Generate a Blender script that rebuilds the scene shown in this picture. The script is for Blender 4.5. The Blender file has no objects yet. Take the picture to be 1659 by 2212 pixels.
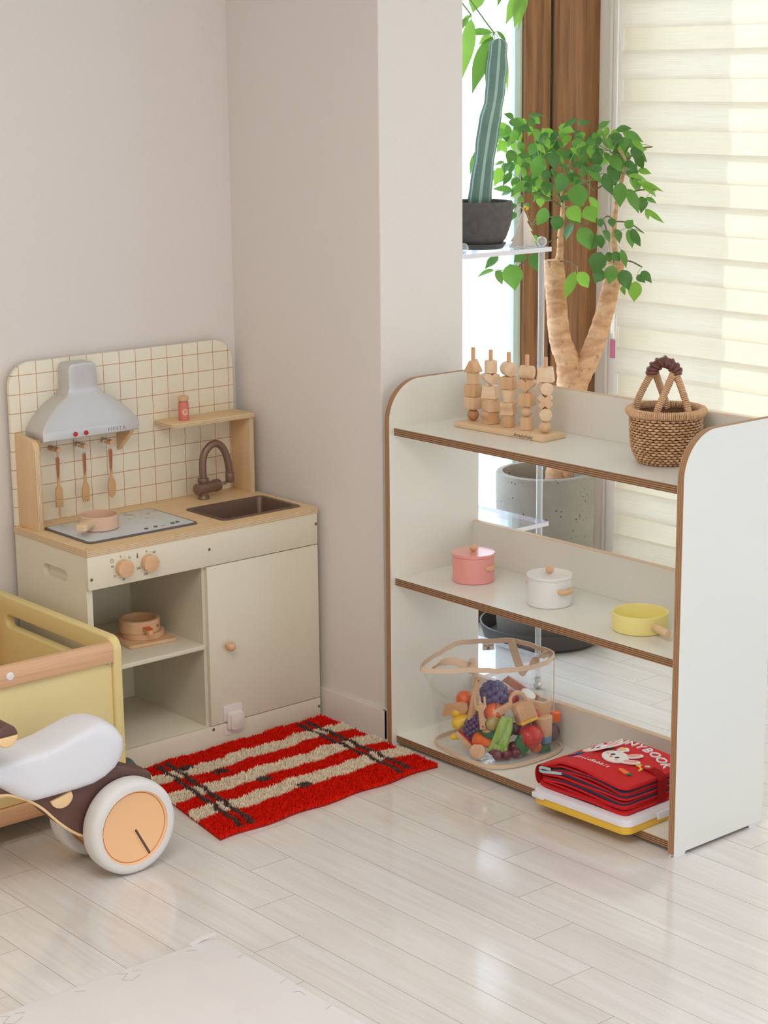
WORLD, SUN, EXPOSURE, FILL, TOP_FILL = 3.0, 4.0, 0.20, 24.0, 26.0
import bpy, bmesh, math, random
from mathutils import Vector, Matrix, Euler
random.seed(7)
SC = bpy.context.scene
COL = SC.collection
PI = math.pi
sin, cos = math.sin, math.cos

# ------------------------------------------------------------------ materials
def lin(c):
    out = []
    for v in c[:3]:
        v = v / 255.0
        out.append(v / 12.92 if v <= .04045 else ((v + .055) / 1.055) ** 2.4)
    return (*out, 1.0)

def nodes(name):
    m = bpy.data.materials.new(name)
    m.use_nodes = True
    nt = m.node_tree
    nt.nodes.clear()
    out = nt.nodes.new('ShaderNodeOutputMaterial')
    return m, nt, out

def N(nt, typ, ins=None, **kw):
    n = nt.nodes.new('ShaderNode' + typ)
    for k, v in kw.items():
        setattr(n, k, v)
    for k, v in (ins or {}).items():
        s = n.inputs[k]
        if hasattr(v, 'is_linked') or isinstance(v, bpy.types.NodeSocket):
            nt.links.new(v, s)
        else:
            s.default_value = v
    return n

def math_n(nt, op, a, b=None, c=None):
    n = nt.nodes.new('ShaderNodeMath')
    n.operation = op
    for i, v in enumerate((a, b, c)):
        if v is None: continue
        if isinstance(v, bpy.types.NodeSocket): nt.links.new(v, n.inputs[i])
        else: n.inputs[i].default_value = v
    return n.outputs[0]

def mixc(nt, fac, a, b, blend='MIX'):
    n = nt.nodes.new('ShaderNodeMix')
    n.data_type = 'RGBA'
    n.blend_type = blend
    for i, v in ((0, fac), (6, a), (7, b)):
        if isinstance(v, bpy.types.NodeSocket): nt.links.new(v, n.inputs[i])
        else: n.inputs[i].default_value = v
    return n.outputs[2]

def coords(nt, scale=(1, 1, 1), rot=(0, 0, 0)):
    tc = nt.nodes.new('ShaderNodeTexCoord')
    mp = nt.nodes.new('ShaderNodeMapping')
    mp.inputs['Scale'].default_value = scale
    mp.inputs['Rotation'].default_value = rot
    nt.links.new(tc.outputs['Object'], mp.inputs['Vector'])
    return mp.outputs[0]

def plain(name, rgb, rough=.5, var=.04, scale=30, bump=0, bscale=200, spec=.5, metal=0, sss=0, coat=0):
    m, nt, out = nodes(name)
    c = lin(rgb)
    v = coords(nt)
    nz = N(nt, 'TexNoise', {'Vector': v, 'Scale': scale, 'Detail': 4.0})
    lo = tuple(x * (1 - var) for x in c[:3]) + (1,)
    hi = tuple(min(1, x * (1 + var)) for x in c[:3]) + (1,)
    col = mixc(nt, nz.outputs['Fac'], lo, hi)
    p = N(nt, 'BsdfPrincipled', {'Base Color': col, 'Roughness': rough, 'Metallic': metal,
                                 'Specular IOR Level': spec, 'Coat Weight': coat})
    if sss:
        p.inputs['Subsurface Weight'].default_value = sss
        p.inputs['Subsurface Radius'].default_value = (.01, .006, .004)
    if bump:
        bz = N(nt, 'TexNoise', {'Vector': v, 'Scale': bscale, 'Detail': 3.0})
        b = N(nt, 'Bump', {'Height': bz.outputs['Fac'], 'Strength': bump, 'Distance': .002})
        nt.links.new(b.outputs[0], p.inputs['Normal'])
    nt.links.new(p.outputs[0], out.inputs[0])
    return m

def wood(name, a, b, axis='x', scale=1.0, rough=.45, rings=9.0, bump=.05, stretch=14):
    """streaky grain running along one axis"""
    m, nt, out = nodes(name)
    s = [stretch * 6 * scale] * 3
    s['xyz'.index(axis)] = 2.2 * scale
    v = coords(nt, tuple(s))
    n1 = N(nt, 'TexNoise', {'Vector': v, 'Scale': 1.0, 'Detail': 6.0, 'Roughness': .62, 'Distortion': .6})
    s2 = [stretch * 30 * scale] * 3
    s2['xyz'.index(axis)] = 9 * scale
    v2 = coords(nt, tuple(s2))
    n2 = N(nt, 'TexNoise', {'Vector': v2, 'Scale': 1.0, 'Detail': 2.0})
    f = math_n(nt, 'MULTIPLY_ADD', n1.outputs['Fac'], 1.7, -.35)
    f = math_n(nt, 'ADD', f, math_n(nt, 'MULTIPLY_ADD', n2.outputs['Fac'], .5, -.25))
    cl = N(nt, 'Clamp', {'Value': f})
    col = mixc(nt, cl.outputs[0], lin(a), lin(b))
    p = N(nt, 'BsdfPrincipled', {'Base Color': col, 'Roughness': rough})
    if bump:
        bb = N(nt, 'Bump', {'Height': f, 'Strength': bump, 'Distance': .001})
        nt.links.new(bb.outputs[0], p.inputs['Normal'])
    nt.links.new(p.outputs[0], out.inputs[0])
    return m

def plyedge(name, light, dark, axis='z', pitch=.0042, duty=.45, rough=.5, axis2=None):
    """plywood edge: fine alternating layers stacked along an axis"""
    m, nt, out = nodes(name)
    tc = nt.nodes.new('ShaderNodeTexCoord')
    sx = N(nt, 'SeparateXYZ', {'Vector': tc.outputs['Object']})
    s = sx.outputs['XYZ'.index(axis.upper())]
    f = math_n(nt, 'FRACT', math_n(nt, 'MULTIPLY', s, 1 / pitch))
    g = math_n(nt, 'LESS_THAN', f, duty)
    nz = N(nt, 'TexNoise', {'Vector': tc.outputs['Object'], 'Scale': 90.0, 'Detail': 3.0})
    base = mixc(nt, nz.outputs['Fac'], lin(light), tuple(x * .8 for x in lin(light)[:3]) + (1,))
    col = mixc(nt, g, base, lin(dark))
    p = N(nt, 'BsdfPrincipled', {'Base Color': col, 'Roughness': rough})
    nt.links.new(p.outputs[0], out.inputs[0])
    return m

# ------------------------------------------------------------------ mesh builder
def root_of(o):
    while o.parent is not None: o = o.parent
    return o

class MB:
    def __init__(self):
        self.bm = bmesh.new()
        self.m = 0
    def _join(self, t, mat=None, M=None):
        if M is not None: bmesh.ops.transform(t, matrix=M, verts=t.verts)
        mi = self.m if mat is None else mat
        if mi is not None and mi >= 0:
            for f in t.faces: f.material_index = mi
        me = bpy.data.meshes.new('tmp')
        t.to_mesh(me); t.free()
        self.bm.from_mesh(me)
        bpy.data.meshes.remove(me)
        return self
    def box(self, x0, x1, y0, y1, z0, z1, bev=0, seg=2, mat=None, M=None):
        t = bmesh.new()
        x0, x1 = min(x0, x1), max(x0, x1); y0, y1 = min(y0, y1), max(y0, y1); z0, z1 = min(z0, z1), max(z0, z1)
        bmesh.ops.create_cube(t, size=1)
        for v in t.verts:
            v.co = Vector(((v.co.x + .5) * (x1 - x0) + x0, (v.co.y + .5) * (y1 - y0) + y0, (v.co.z + .5) * (z1 - z0) + z0))
        if bev: bmesh.ops.bevel(t, geom=t.edges[:], offset=bev, segments=seg, profile=.5, affect='EDGES', clamp_overlap=True)
        return self._join(t, mat, M)
    def prism(self, pts, axis, a, b, bev=0, seg=2, mat=None, M=None, edge_mat=None):
        """closed outline extruded along an axis; outline axes: x -> (y,z), y -> (x,z), z -> (x,y)"""
        t = bmesh.new()
        def P(p, w):
            return {'x': (w, p[0], p[1]), 'y': (p[0], w, p[1]), 'z': (p[0], p[1], w)}[axis]
        va = [t.verts.new(P(p, a)) for p in pts]; vb = [t.verts.new(P(p, b)) for p in pts]
        n = len(pts)
        fa = t.faces.new(va); fb = t.faces.new(vb)
        sides = [t.faces.new((va[i], va[(i + 1) % n], vb[(i + 1) % n], vb[i])) for i in range(n)]
        bmesh.ops.recalc_face_normals(t, faces=t.faces)
        mi = self.m if mat is None else mat
        for f in t.faces: f.material_index = mi
        if edge_mat is not None:
            for f in sides: f.material_index = edge_mat
        if bev:
            es = [e for e in t.edges if (fa in e.link_faces or fb in e.link_faces)]
            bmesh.ops.bevel(t, geom=es, offset=bev, segments=seg, profile=.5, affect='EDGES', clamp_overlap=True)
        return self._join(t, -1, M)
    def ring(self, outer, inner, axis, a, b, mat=None, M=None):
        """prism with a hole: outer and inner outlines with the same number of points"""
        t = bmesh.new()
        def P(p, w):
            return {'x': (w, p[0], p[1]), 'y': (p[0], w, p[1]), 'z': (p[0], p[1], w)}[axis]
        n = len(outer)
        oa = [t.verts.new(P(p, a)) for p in outer]; ob = [t.verts.new(P(p, b)) for p in outer]
        ia = [t.verts.new(P(p, a)) for p in inner]; ib = [t.verts.new(P(p, b)) for p in inner]
        for i in range(n):
            j = (i + 1) % n
            t.faces.new((oa[i], oa[j], ob[j], ob[i])); t.faces.new((ia[i], ia[j], ib[j], ib[i]))
            t.faces.new((oa[i], oa[j], ia[j], ia[i])); t.faces.new((ob[i], ob[j], ib[j], ib[i]))
        bmesh.ops.recalc_face_normals(t, faces=t.faces)
        return self._join(t, mat, M)
    def lathe(self, prof, seg=32, at=(0, 0, 0), mat=None, M=None, cap=True):
        """profile of (radius, height) turned about z at a point; M is applied before moving"""
        t = bmesh.new()
        rows = []
        for r, z in prof:
            if r < 1e-6: rows.append([t.verts.new((0, 0, z))])
            else: rows.append([t.verts.new((r * cos(2 * PI * i / seg), r * sin(2 * PI * i / seg), z)) for i in range(seg)])
        for A, B in zip(rows, rows[1:]):
            for i in range(seg):
                j = (i + 1) % seg
                if len(A) == 1 and len(B) == 1: continue
                if len(A) == 1: t.faces.new((A[0], B[i], B[j]))
                elif len(B) == 1: t.faces.new((A[i], A[j], B[0]))
                else: t.faces.new((A[i], A[j], B[j], B[i]))
        if cap:
            for R in (rows[0], rows[-1]):
                if len(R) > 1: t.faces.new(R)
        bmesh.ops.recalc_face_normals(t, faces=t.faces)
        MM = Matrix.Translation(at) @ (M if M is not None else Matrix())
        return self._join(t, mat, MM)
    def cyl(self, a, b, r, r2=None, seg=20, bev=0, mat=None):
        a, b = Vector(a), Vector(b)
        r2 = r if r2 is None else r2
        L = (b - a).length
        if bev:
            prof = [(0, 0), (r - bev, 0), (r - bev * .3, bev * .3), (r, bev), (r2, L - bev), (r2 - bev * .3, L - bev * .3), (r2 - bev, L), (0, L)]
        else: prof = [(0, 0), (r, 0), (r2, L), (0, L)]
        q = Vector((0, 0, 1)).rotation_difference((b - a).normalized()).to_matrix().to_4x4()
        return self.lathe(prof, seg, a, mat, q)
    def sphere(self, c, r, sc=(1, 1, 1), seg=24, rings=14, mat=None, M=None):
        t = bmesh.new()
        bmesh.ops.create_uvsphere(t, u_segments=seg, v_segments=rings, radius=r)
        MM = Matrix.Translation(c) @ (M if M is not None else Matrix()) @ Matrix.Diagonal((*sc, 1))
        return self._join(t, mat, MM)
    def tube(self, pts, r, seg=10, closed=False, mat=None, caps=True, flat=None):
        """tube along points; r may be a list; flat = (half width, half thickness, up) makes a ribbon"""
        t = bmesh.new()
        P = [Vector(p) for p in pts]
        n = len(P)
        R = r if isinstance(r, (list, tuple)) else [r] * n
        rows = []
        prev = None
        for i in range(n):
            if closed: d = P[(i + 1) % n] - P[i - 1]
            else: d = P[min(i + 1, n - 1)] - P[max(i - 1, 0)]
            d.normalize()
            if prev is None:
                up = Vector(flat[2]) if flat else (Vector((0, 0, 1)) if abs(d.z) < .9 else Vector((1, 0, 0)))
            else: up = Vector(flat[2]) if flat and flat[3:] == () else prev
            u = (up - d * up.dot(d))
            if u.length < 1e-5: u = Vector((1, 0, 0)) - d * d.x
            u.normalize(); prev = u
            w = d.cross(u)
            row = []
            if flat:
                for a, b in ((1, 1), (1, -1), (-1, -1), (-1, 1)):
                    row.append(t.verts.new(P[i] + u * flat[0] * a + w * flat[1] * b))
            else:
                for k in range(seg):
                    an = 2 * PI * k / seg
                    row.append(t.verts.new(P[i] + (u * cos(an) + w * sin(an)) * R[i]))
            rows.append(row)
        m = len(rows[0])
        for i in range(n if closed else n - 1):
            A, B = rows[i], rows[(i + 1) % n]
            for k in range(m): t.faces.new((A[k], A[(k + 1) % m], B[(k + 1) % m], B[k]))
        if not closed and caps:
            t.faces.new(rows[0]); t.faces.new(rows[-1])
        bmesh.ops.recalc_face_normals(t, faces=t.faces)
        return self._join(t, mat)
    def loft(self, rows, closed=True, caps=True, mat=None):
        t = bmesh.new()
        V = [[t.verts.new(p) for p in r] for r in rows]
        m = len(V[0])
        for A, B in zip(V, V[1:]):
            for k in range(m if closed else m - 1):
                t.faces.new((A[k], A[(k + 1) % m], B[(k + 1) % m], B[k]))
        if caps and closed:
            t.faces.new(V[0]); t.faces.new(V[-1])
        bmesh.ops.recalc_face_normals(t, faces=t.faces)
        return self._join(t, mat)
    def pillow(self, pts, axis, c, half, layers=None, mat=None):
        """soft inflated outline: pts outline, centred at c along the axis, half thickness"""
        L = layers or [(-1, .5), (-.97, .78), (-.86, .9), (-.6, .975), (0, 1), (.6, .975), (.86, .9), (.97, .78), (1, .5)]
        cx = sum(p[0] for p in pts) / len(pts); cy = sum(p[1] for p in pts) / len(pts)
        rows = []
        for w, s in L:
            ww = c + w * half
            row = []
            for p in pts:
                a, b = cx + (p[0] - cx) * s, cy + (p[1] - cy) * s
                row.append({'x': (ww, a, b), 'y': (a, ww, b), 'z': (a, b, ww)}[axis])
            rows.append(row)
        return self.loft(rows, mat=mat)
    def text(self, s, size, M, extrude=.0003, mat=None, align='CENTER', shear=0, space=1.0):
        cu = bpy.data.curves.new('t', 'FONT')
        cu.body = s; cu.size = size; cu.extrude = extrude; cu.align_x = align; cu.align_y = 'CENTER'; cu.shear = shear
        cu.resolution_u = 3; cu.space_character = space
        o = bpy.data.objects.new('t', cu); COL.objects.link(o)
        dg = bpy.context.evaluated_depsgraph_get(); dg.update()
        me = bpy.data.meshes.new_from_object(o.evaluated_get(dg))
        bpy.data.objects.remove(o); bpy.data.curves.remove(cu)
        t = bmesh.new(); t.from_mesh(me); bpy.data.meshes.remove(me)
        return self._join(t, mat, M)
    def build(self, name, mats, parent=None, local=False, smooth=35, mod=None):
        me = bpy.data.meshes.new(name)
        if parent is None and not local:
            pass
        elif not local:
            L = root_of(parent).location
            bmesh.ops.translate(self.bm, vec=-Vector(L), verts=self.bm.verts)
        off = None
        if parent is None and not local:
            bm = self.bm
            if bm.verts:
                xs = [v.co for v in bm.verts]
                off = Vector(((min(p.x for p in xs) + max(p.x for p in xs)) / 2, (min(p.y for p in xs) + max(p.y for p in xs)) / 2, min(p.z for p in xs)))
                bmesh.ops.translate(bm, vec=-off, verts=bm.verts)
        self.bm.to_mesh(me); self.bm.free()
        o = bpy.data.objects.new(name, me)
        for m in (mats if isinstance(mats, (list, tuple)) else [mats]): me.materials.append(m)
        if smooth:
            me.shade_smooth()
            me.set_sharp_from_angle(angle=math.radians(smooth))
        COL.objects.link(o)
        if off is not None: o.location = off
        if parent is not None: o.parent = parent
        return o

def thing(name, label, cat, loc=(0, 0, 0), rotz=0, group=None):
    o = bpy.data.objects.new(name, None)
    o.empty_display_size = .03
    COL.objects.link(o)
    o.location = loc; o.rotation_euler = (0, 0, rotz)
    o['label'] = label; o['category'] = cat
    if group: o['group'] = group
    return o

def tag(o, label, cat, group=None):
    o['label'] = label; o['category'] = cat
    if group: o['group'] = group
    return o

def struct(name, mb, mats, parent=None, smooth=35):
    o = mb.build(name, mats, parent, local=True, smooth=smooth)
    if parent is None: o['kind'] = 'structure'
    return o

def rrect(x0, x1, y0, y1, r, seg=6, corners=(1, 1, 1, 1)):
    """rounded rectangle outline; corners in order (x0y0, x1y0, x1y1, x0y1); a number scales each radius"""
    out = []
    for (cx, cy, a0), k in zip((((x0, y0, 180)), ((x1, y0, 270)), ((x1, y1, 0)), ((x0, y1, 90))), corners):
        rr = r * k
        sx = 1 if cx == x0 else -1; sy = 1 if cy == y0 else -1
        if rr == 0: out.append((cx, cy)); continue
        for i in range(seg + 1):
            a = math.radians(a0 + 90 * i / seg)
            out.append((cx + sx * rr + rr * cos(a), cy + sy * rr + rr * sin(a)))
    return out

def ell(cx, cy, rx, ry, n=28, a0=0):
    return [(cx + rx * cos(a0 + 2 * PI * i / n), cy + ry * sin(a0 + 2 * PI * i / n)) for i in range(n)]

def smooth_closed(pts, n):
    """Catmull-Rom through a closed list of points, resampled to n points evenly by parameter"""
    P = [Vector(p) for p in pts]; m = len(P); out = []
    for i in range(n):
        t = i * m / n; k = int(t); f = t - k
        a, b, c, d = P[k - 1], P[k % m], P[(k + 1) % m], P[(k + 2) % m]
        out.append(.5 * ((2 * b) + (c - a) * f + (2 * a - 5 * b + 4 * c - d) * f * f + (3 * b - a - 3 * c + d) * f ** 3))
    return out

def smooth_open(pts, per=6):
    P = [Vector(p) for p in pts]; out = []
    for i in range(len(P) - 1):
        a = P[i - 1] if i else P[0] * 2 - P[1]
        b, c = P[i], P[i + 1]
        d = P[i + 2] if i + 2 < len(P) else P[-1] * 2 - P[-2]
        for k in range(per):
            f = k / per
            out.append(.5 * ((2 * b) + (c - a) * f + (2 * a - 5 * b + 4 * c - d) * f * f + (3 * b - a - 3 * c + d) * f ** 3))
    out.append(P[-1])
    return out

def copy_tree(o, parent=None):
    c = o.copy(); COL.objects.link(c)
    if parent is not None: c.parent = parent
    for ch in list(o.children): copy_tree(ch, c)
    return c

def rot_to(d, up=(0, 0, 1)):
    """matrix whose z axis is d"""
    return Vector((0, 0, 1)).rotation_difference(Vector(d).normalized()).to_matrix().to_4x4()
def TR(*v): return Matrix.Translation(v)
def RX(d): return Matrix.Rotation(math.radians(d), 4, 'X')
def RY(d): return Matrix.Rotation(math.radians(d), 4, 'Y')
def RZ(d): return Matrix.Rotation(math.radians(d), 4, 'Z')
# ------------------------------------------------------------------ palette
M_cream = plain('cream_melamine', (228, 220, 199), .45, .015, 12)
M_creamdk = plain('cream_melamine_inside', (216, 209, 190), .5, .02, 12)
M_shelfwhite = plain('white_laminate', (230, 227, 218), .32, .01, 8)
M_plywoodtop = wood('birch_ply_face', (224, 190, 140), (236, 206, 162), 'x', .5, .5)
M_plywoodside = wood('birch_ply_side', (220, 182, 134), (232, 200, 158), 'z', .5, .5)
M_plyedge = plyedge('birch_ply_edge', (232, 208, 172), (196, 160, 118), 'z', .0042, .35)
M_plyedge_y = plyedge('birch_ply_edge_upright', (232, 208, 172), (200, 166, 124), 'x', .0042, .35)
M_shelfedge = plyedge('dark_ply_edge', (176, 134, 96), (92, 60, 40), 'z', .0047, .36)
M_shelfedge_y = plyedge('ply_edge_upright', (186, 142, 102), (132, 96, 66), 'y', .0047, .30)
M_beech = wood('beech', (212, 166, 124), (230, 190, 150), 'x', 1.2, .45)
M_beechz = wood('beech_upright', (206, 152, 106), (226, 180, 136), 'z', 1.2, .45)
M_beechend = plain('beech_end_grain', (216, 168, 124), .5, .08, 60)
M_pine = wood('pale_pine', (222, 184, 142), (238, 208, 170), 'y', 1.0, .5)
M_block = [wood('block_wood_a', (216, 176, 136), (234, 202, 166), 'z', 1.0, .5),
           wood('block_wood_b', (206, 160, 118), (224, 186, 144), 'z', 1.0, .5),
           wood('block_wood_c', (226, 192, 156), (240, 214, 182), 'y', 1.0, .5)]
M_ball = wood('ball_wood', (178, 124, 84), (200, 148, 104), 'z', 1.0, .45)
M_trayyel = plain('wood_warm', (214, 170, 120), .5, .05, 30)
M_silver = plain('hood_silver', (206, 203, 199), .36, .015, 60, spec=.6, metal=.45)
M_bronze = plain('bronze_plastic', (134, 108, 94), .38, .03, 50, metal=.35)
M_bronzedk = plain('bronze_basin', (116, 92, 79), .4, .03, 50, metal=.35)
M_glasswhite = plain('white_hob_glass', (206, 210, 210), .08, .01, 10)
M_greyrim = plain('grey_rim', (98, 94, 94), .45, .03, 40)
M_mark = plain('dark_print', (70, 64, 60), .6, .02)
M_greyprint = plain('faint_grey_print', (150, 148, 146), .5, .02)
M_red = plain('red_button', (196, 36, 22), .4, .03)
M_whiteprint = plain('white_print', (240, 240, 240), .6, .01)
M_rosewood = plain('rose_brown_paint', (164, 98, 72), .55, .04)
M_lettering = plain('rose_print', (172, 120, 108), .6, .02)
M_orangeprint = plain('orange_print', (228, 150, 120), .6, .03)
M_utensil = wood('utensil_wood', (202, 156, 104), (220, 178, 128), 'z', 1.5, .5)
M_string = plain('white_string', (228, 220, 212), .8, .05)
M_panpink = plain('blush_paint', (222, 186, 162), .5, .015)
M_pepper = plain('coral_paint', (216, 122, 106), .4, .02)
M_pepperlight = plain('coral_light_print', (236, 178, 160), .5, .02)
M_screw = plain('screw_metal', (150, 128, 96), .35, .05, metal=.8)
M_steel = plain('steel', (200, 200, 200), .25, .02, metal=1)
M_lock = plain('white_plastic', (232, 222, 216), .4, .01)
M_orangepaint = plain('orange_paint', (236, 110, 40), .45, .03)
M_yellowp = plain('pale_yellow_paint', (228, 208, 144), .45, .02)
M_yellowin = plain('pale_yellow_panel', (230, 211, 152), .5, .02)
M_rail = wood('rubberwood_rail', (212, 160, 118), (232, 190, 152), 'x', 1.1, .45)
M_railz = wood('rubberwood_upright', (204, 148, 100), (224, 178, 132), 'z', 1.1, .45)
M_castor = plain('grey_rubber', (84, 92, 92), .6, .04)
M_seat = plain('white_matt_plastic', (226, 226, 230), .42, .008)
M_tyre = plain('white_tyre', (226, 222, 218), .55, .012, bump=.04)
M_brown = plain('chocolate_plastic', (98, 66, 58), .5, .03)
M_peach = plain('peach_plastic', (246, 194, 142), .48, .012)
M_peachlight = plain('cream_peach_edge', (240, 204, 152), .5, .02)
M_matfoam = plain('white_foam', (226, 220, 218), .75, .012, 20, bump=.35, bscale=240)
M_gap = plain('joint_grey', (178, 168, 162), .8, .02)  # darker grey for the joint lines of the foam mat
M_rugred = plain('red_pile', (240, 36, 18), .9, .25, 120, spec=.1)
M_rugcream = plain('cream_pile', (250, 232, 208), .9, .12, 120, spec=.1)
M_rugbrown = plain('brown_pile', (104, 80, 74), .9, .15, 120, spec=.1)
M_rugback = plain('rug_backing', (150, 24, 16), .9, .1)
M_pink = plain('pink_enamel', (236, 158, 150), .22, .01, coat=.3)
M_white = plain('white_enamel', (234, 232, 230), .25, .01, coat=.3)
M_yel = plain('yellow_enamel', (240, 226, 146), .35, .015)
M_straw = plain('seagrass', (196, 150, 106), .75, .22, 160, bump=.3, bscale=300)
M_strawpale = plain('pale_seagrass', (214, 174, 134), .75, .2, 160, bump=.3, bscale=300)
M_strawdark = plain('seagrass_gap_shade', (120, 82, 54), .8, .2, 120)  # dark tone painting the shade between woven strands and rope turns
M_leather = plain('brown_leather', (104, 62, 52), .38, .1, 60, bump=.1)
M_vinylband = plain('beige_webbing', (222, 196, 170), .8, .06, 150, bump=.2, bscale=500)
M_concrete = None
M_blacktray = plain('dark_brown_plastic', (70, 64, 60), .5, .06)
M_lava = plain('lava_stone', (94, 88, 86), .85, .35, 60, bump=1.0, bscale=120)
M_saucer = plain('dark_grey_saucer', (84, 84, 82), .5, .03)
M_soil = plain('soil', (70, 56, 46), .95, .3, 120, bump=.5)
M_treecream = plain('cream_porcelain', (238, 228, 212), .45, .01, sss=.2)
M_gold = plain('gold_bell', (222, 176, 60), .3, .03, metal=.8)
M_redfelt = plain('red_felt', (204, 24, 30), .85, .06, 200, bump=.1, bscale=700)
M_reddark = plain('red_page', (176, 16, 24), .8, .08, 200)
M_navy = plain('navy_page', (28, 50, 78), .8, .1)
M_feltwhite = plain('white_felt', (238, 236, 236), .85, .01)
M_feltpink = plain('pink_felt', (240, 170, 164), .85, .02)
M_feltyel = plain('yellow_felt', (244, 206, 84), .85, .02)
M_feltorange = plain('orange_felt', (244, 120, 56), .85, .02)
M_feltgreen = plain('green_felt', (24, 132, 84), .85, .03)
M_feltblue = plain('blue_felt', (40, 90, 170), .85, .03)
M_ink = plain('black_eye', (40, 38, 52), .6, .02)
M_ribbon = plain('pale_blue_ribbon', (168, 196, 204), .6, .02)
M_traywhite = plain('white_tray_plastic', (232, 230, 238), .18, .006)
M_trayyellow = plain('yellow_tray_plastic', (238, 192, 64), .35, .01)
M_fr = {k: plain('toy_' + k, c, .32, .03, 40, coat=.15) for k, c in dict(
    orange=(232, 100, 36), grape=(78, 66, 122), grapedark=(84, 62, 110), banana=(240, 196, 44), tomato=(206, 44, 40), avocado=(30, 108, 72),
    avocream=(206, 216, 176), carrot=(236, 104, 34), leek=(150, 186, 84), cherry=(112, 30, 52), green=(36, 116, 64),
    blue=(92, 148, 196), eggplant=(96, 62, 84), yellowpaint=(238, 186, 60), olive=(170, 150, 84), pinkclay=(196, 138, 118)).items()}

def mat_concrete():
    m, nt, out = nodes('speckled_concrete')
    v = coords(nt)
    n1 = N(nt, 'TexNoise', {'Vector': v, 'Scale': 9.0, 'Detail': 6.0, 'Roughness': .6})
    n2 = N(nt, 'TexNoise', {'Vector': v, 'Scale': 60.0, 'Detail': 3.0})
    n3 = N(nt, 'TexVoronoi', {'Vector': v, 'Scale': 75.0})
    col = mixc(nt, n1.outputs['Fac'], lin((128, 122, 111)), lin((174, 166, 152)))
    col = mixc(nt, math_n(nt, 'MULTIPLY', n2.outputs['Fac'], .25), col, lin((120, 116, 108)))
    sp = math_n(nt, 'LESS_THAN', n3.outputs['Distance'], .20)
    n4 = N(nt, 'TexNoise', {'Vector': v, 'Scale': 22.0})
    sp = math_n(nt, 'MULTIPLY', sp, math_n(nt, 'GREATER_THAN', n4.outputs['Fac'], .53))
    col = mixc(nt, sp, col, lin((78, 74, 70)))
    # damp brownish zone near the foot of the pot
    tc = nt.nodes.new('ShaderNodeTexCoord')
    sx = N(nt, 'SeparateXYZ', {'Vector': tc.outputs['Object']})
    z = math_n(nt, 'ADD', sx.outputs['Z'], math_n(nt, 'MULTIPLY_ADD', n1.outputs['Fac'], .12, -.06))
    damp = N(nt, 'MapRange', {'Value': z, 'From Min': .12, 'From Max': .18, 'To Min': .75, 'To Max': 0.0})
    col = mixc(nt, damp.outputs[0], col, lin((96, 92, 84)))
    p = N(nt, 'BsdfPrincipled', {'Base Color': col, 'Roughness': .75})
    b = N(nt, 'Bump', {'Height': n2.outputs['Fac'], 'Strength': .15, 'Distance': .002})
    nt.links.new(b.outputs[0], p.inputs['Normal'])
    nt.links.new(p.outputs[0], out.inputs[0])
    return m
M_concrete = mat_concrete()

def mat_bark():
    m, nt, out = nodes('ringed_bark')
    v = coords(nt, (16, 16, 42))
    n1 = N(nt, 'TexNoise', {'Vector': v, 'Scale': 1.0, 'Detail': 6.0, 'Distortion': .8})
    v2 = coords(nt, (150, 150, 60))
    n2 = N(nt, 'TexNoise', {'Vector': v2, 'Scale': 1.0, 'Detail': 4.0})
    v3 = coords(nt, (30, 30, 14))
    n3 = N(nt, 'TexNoise', {'Vector': v3, 'Scale': 1.0, 'Detail': 3.0})
    f = N(nt, 'MapRange', {'Value': n1.outputs['Fac'], 'From Min': .35, 'From Max': .65})
    col = mixc(nt, f.outputs[0], lin((196, 144, 102)), lin((228, 184, 144)))
    g = N(nt, 'MapRange', {'Value': n2.outputs['Fac'], 'From Min': .60, 'From Max': .72})
    col = mixc(nt, math_n(nt, 'MULTIPLY', g.outputs[0], .6), col, lin((140, 88, 52)))
    h = N(nt, 'MapRange', {'Value': n3.outputs['Fac'], 'From Min': .68, 'From Max': .74})
    col = mixc(nt, math_n(nt, 'MULTIPLY', h.outputs[0], .6), col, lin((110, 74, 48)))
    p = N(nt, 'BsdfPrincipled', {'Base Color': col, 'Roughness': .85})
    hh = math_n(nt, 'SUBTRACT', n1.outputs['Fac'], math_n(nt, 'MULTIPLY', n2.outputs['Fac'], .5))
    b = N(nt, 'Bump', {'Height': hh, 'Strength': .55, 'Distance': .004})
    nt.links.new(b.outputs[0], p.inputs['Normal'])
    nt.links.new(p.outputs[0], out.inputs[0])
    return m
M_bark = mat_bark()

def mat_leaf(name, rgb, trans=.35, under=None):
    m, nt, out = nodes(name)
    v = coords(nt)
    nz = N(nt, 'TexNoise', {'Vector': v, 'Scale': 18.0, 'Detail': 3.0})
    c = lin(rgb)
    col = mixc(nt, nz.outputs['Fac'], tuple(x * .72 for x in c[:3]) + (1,), tuple(min(1, x * 1.25) for x in c[:3]) + (1,))
    p = N(nt, 'BsdfPrincipled', {'Base Color': col, 'Roughness': .35})
    tcol = mixc(nt, .5, col, lin((170, 214, 70)))
    t = N(nt, 'BsdfTranslucent', {'Color': tcol})
    mx = N(nt, 'MixShader', {0: trans, 1: p.outputs[0], 2: t.outputs[0]})
    nt.links.new(mx.outputs[0], out.inputs[0])
    return m
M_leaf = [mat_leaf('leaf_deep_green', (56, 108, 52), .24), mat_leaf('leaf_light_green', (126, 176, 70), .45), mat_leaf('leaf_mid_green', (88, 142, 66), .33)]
M_twig = plain('twig', (116, 104, 76), .8, .1)
M_greenstem = plain('green_stem', (120, 150, 84), .6, .08)

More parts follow.
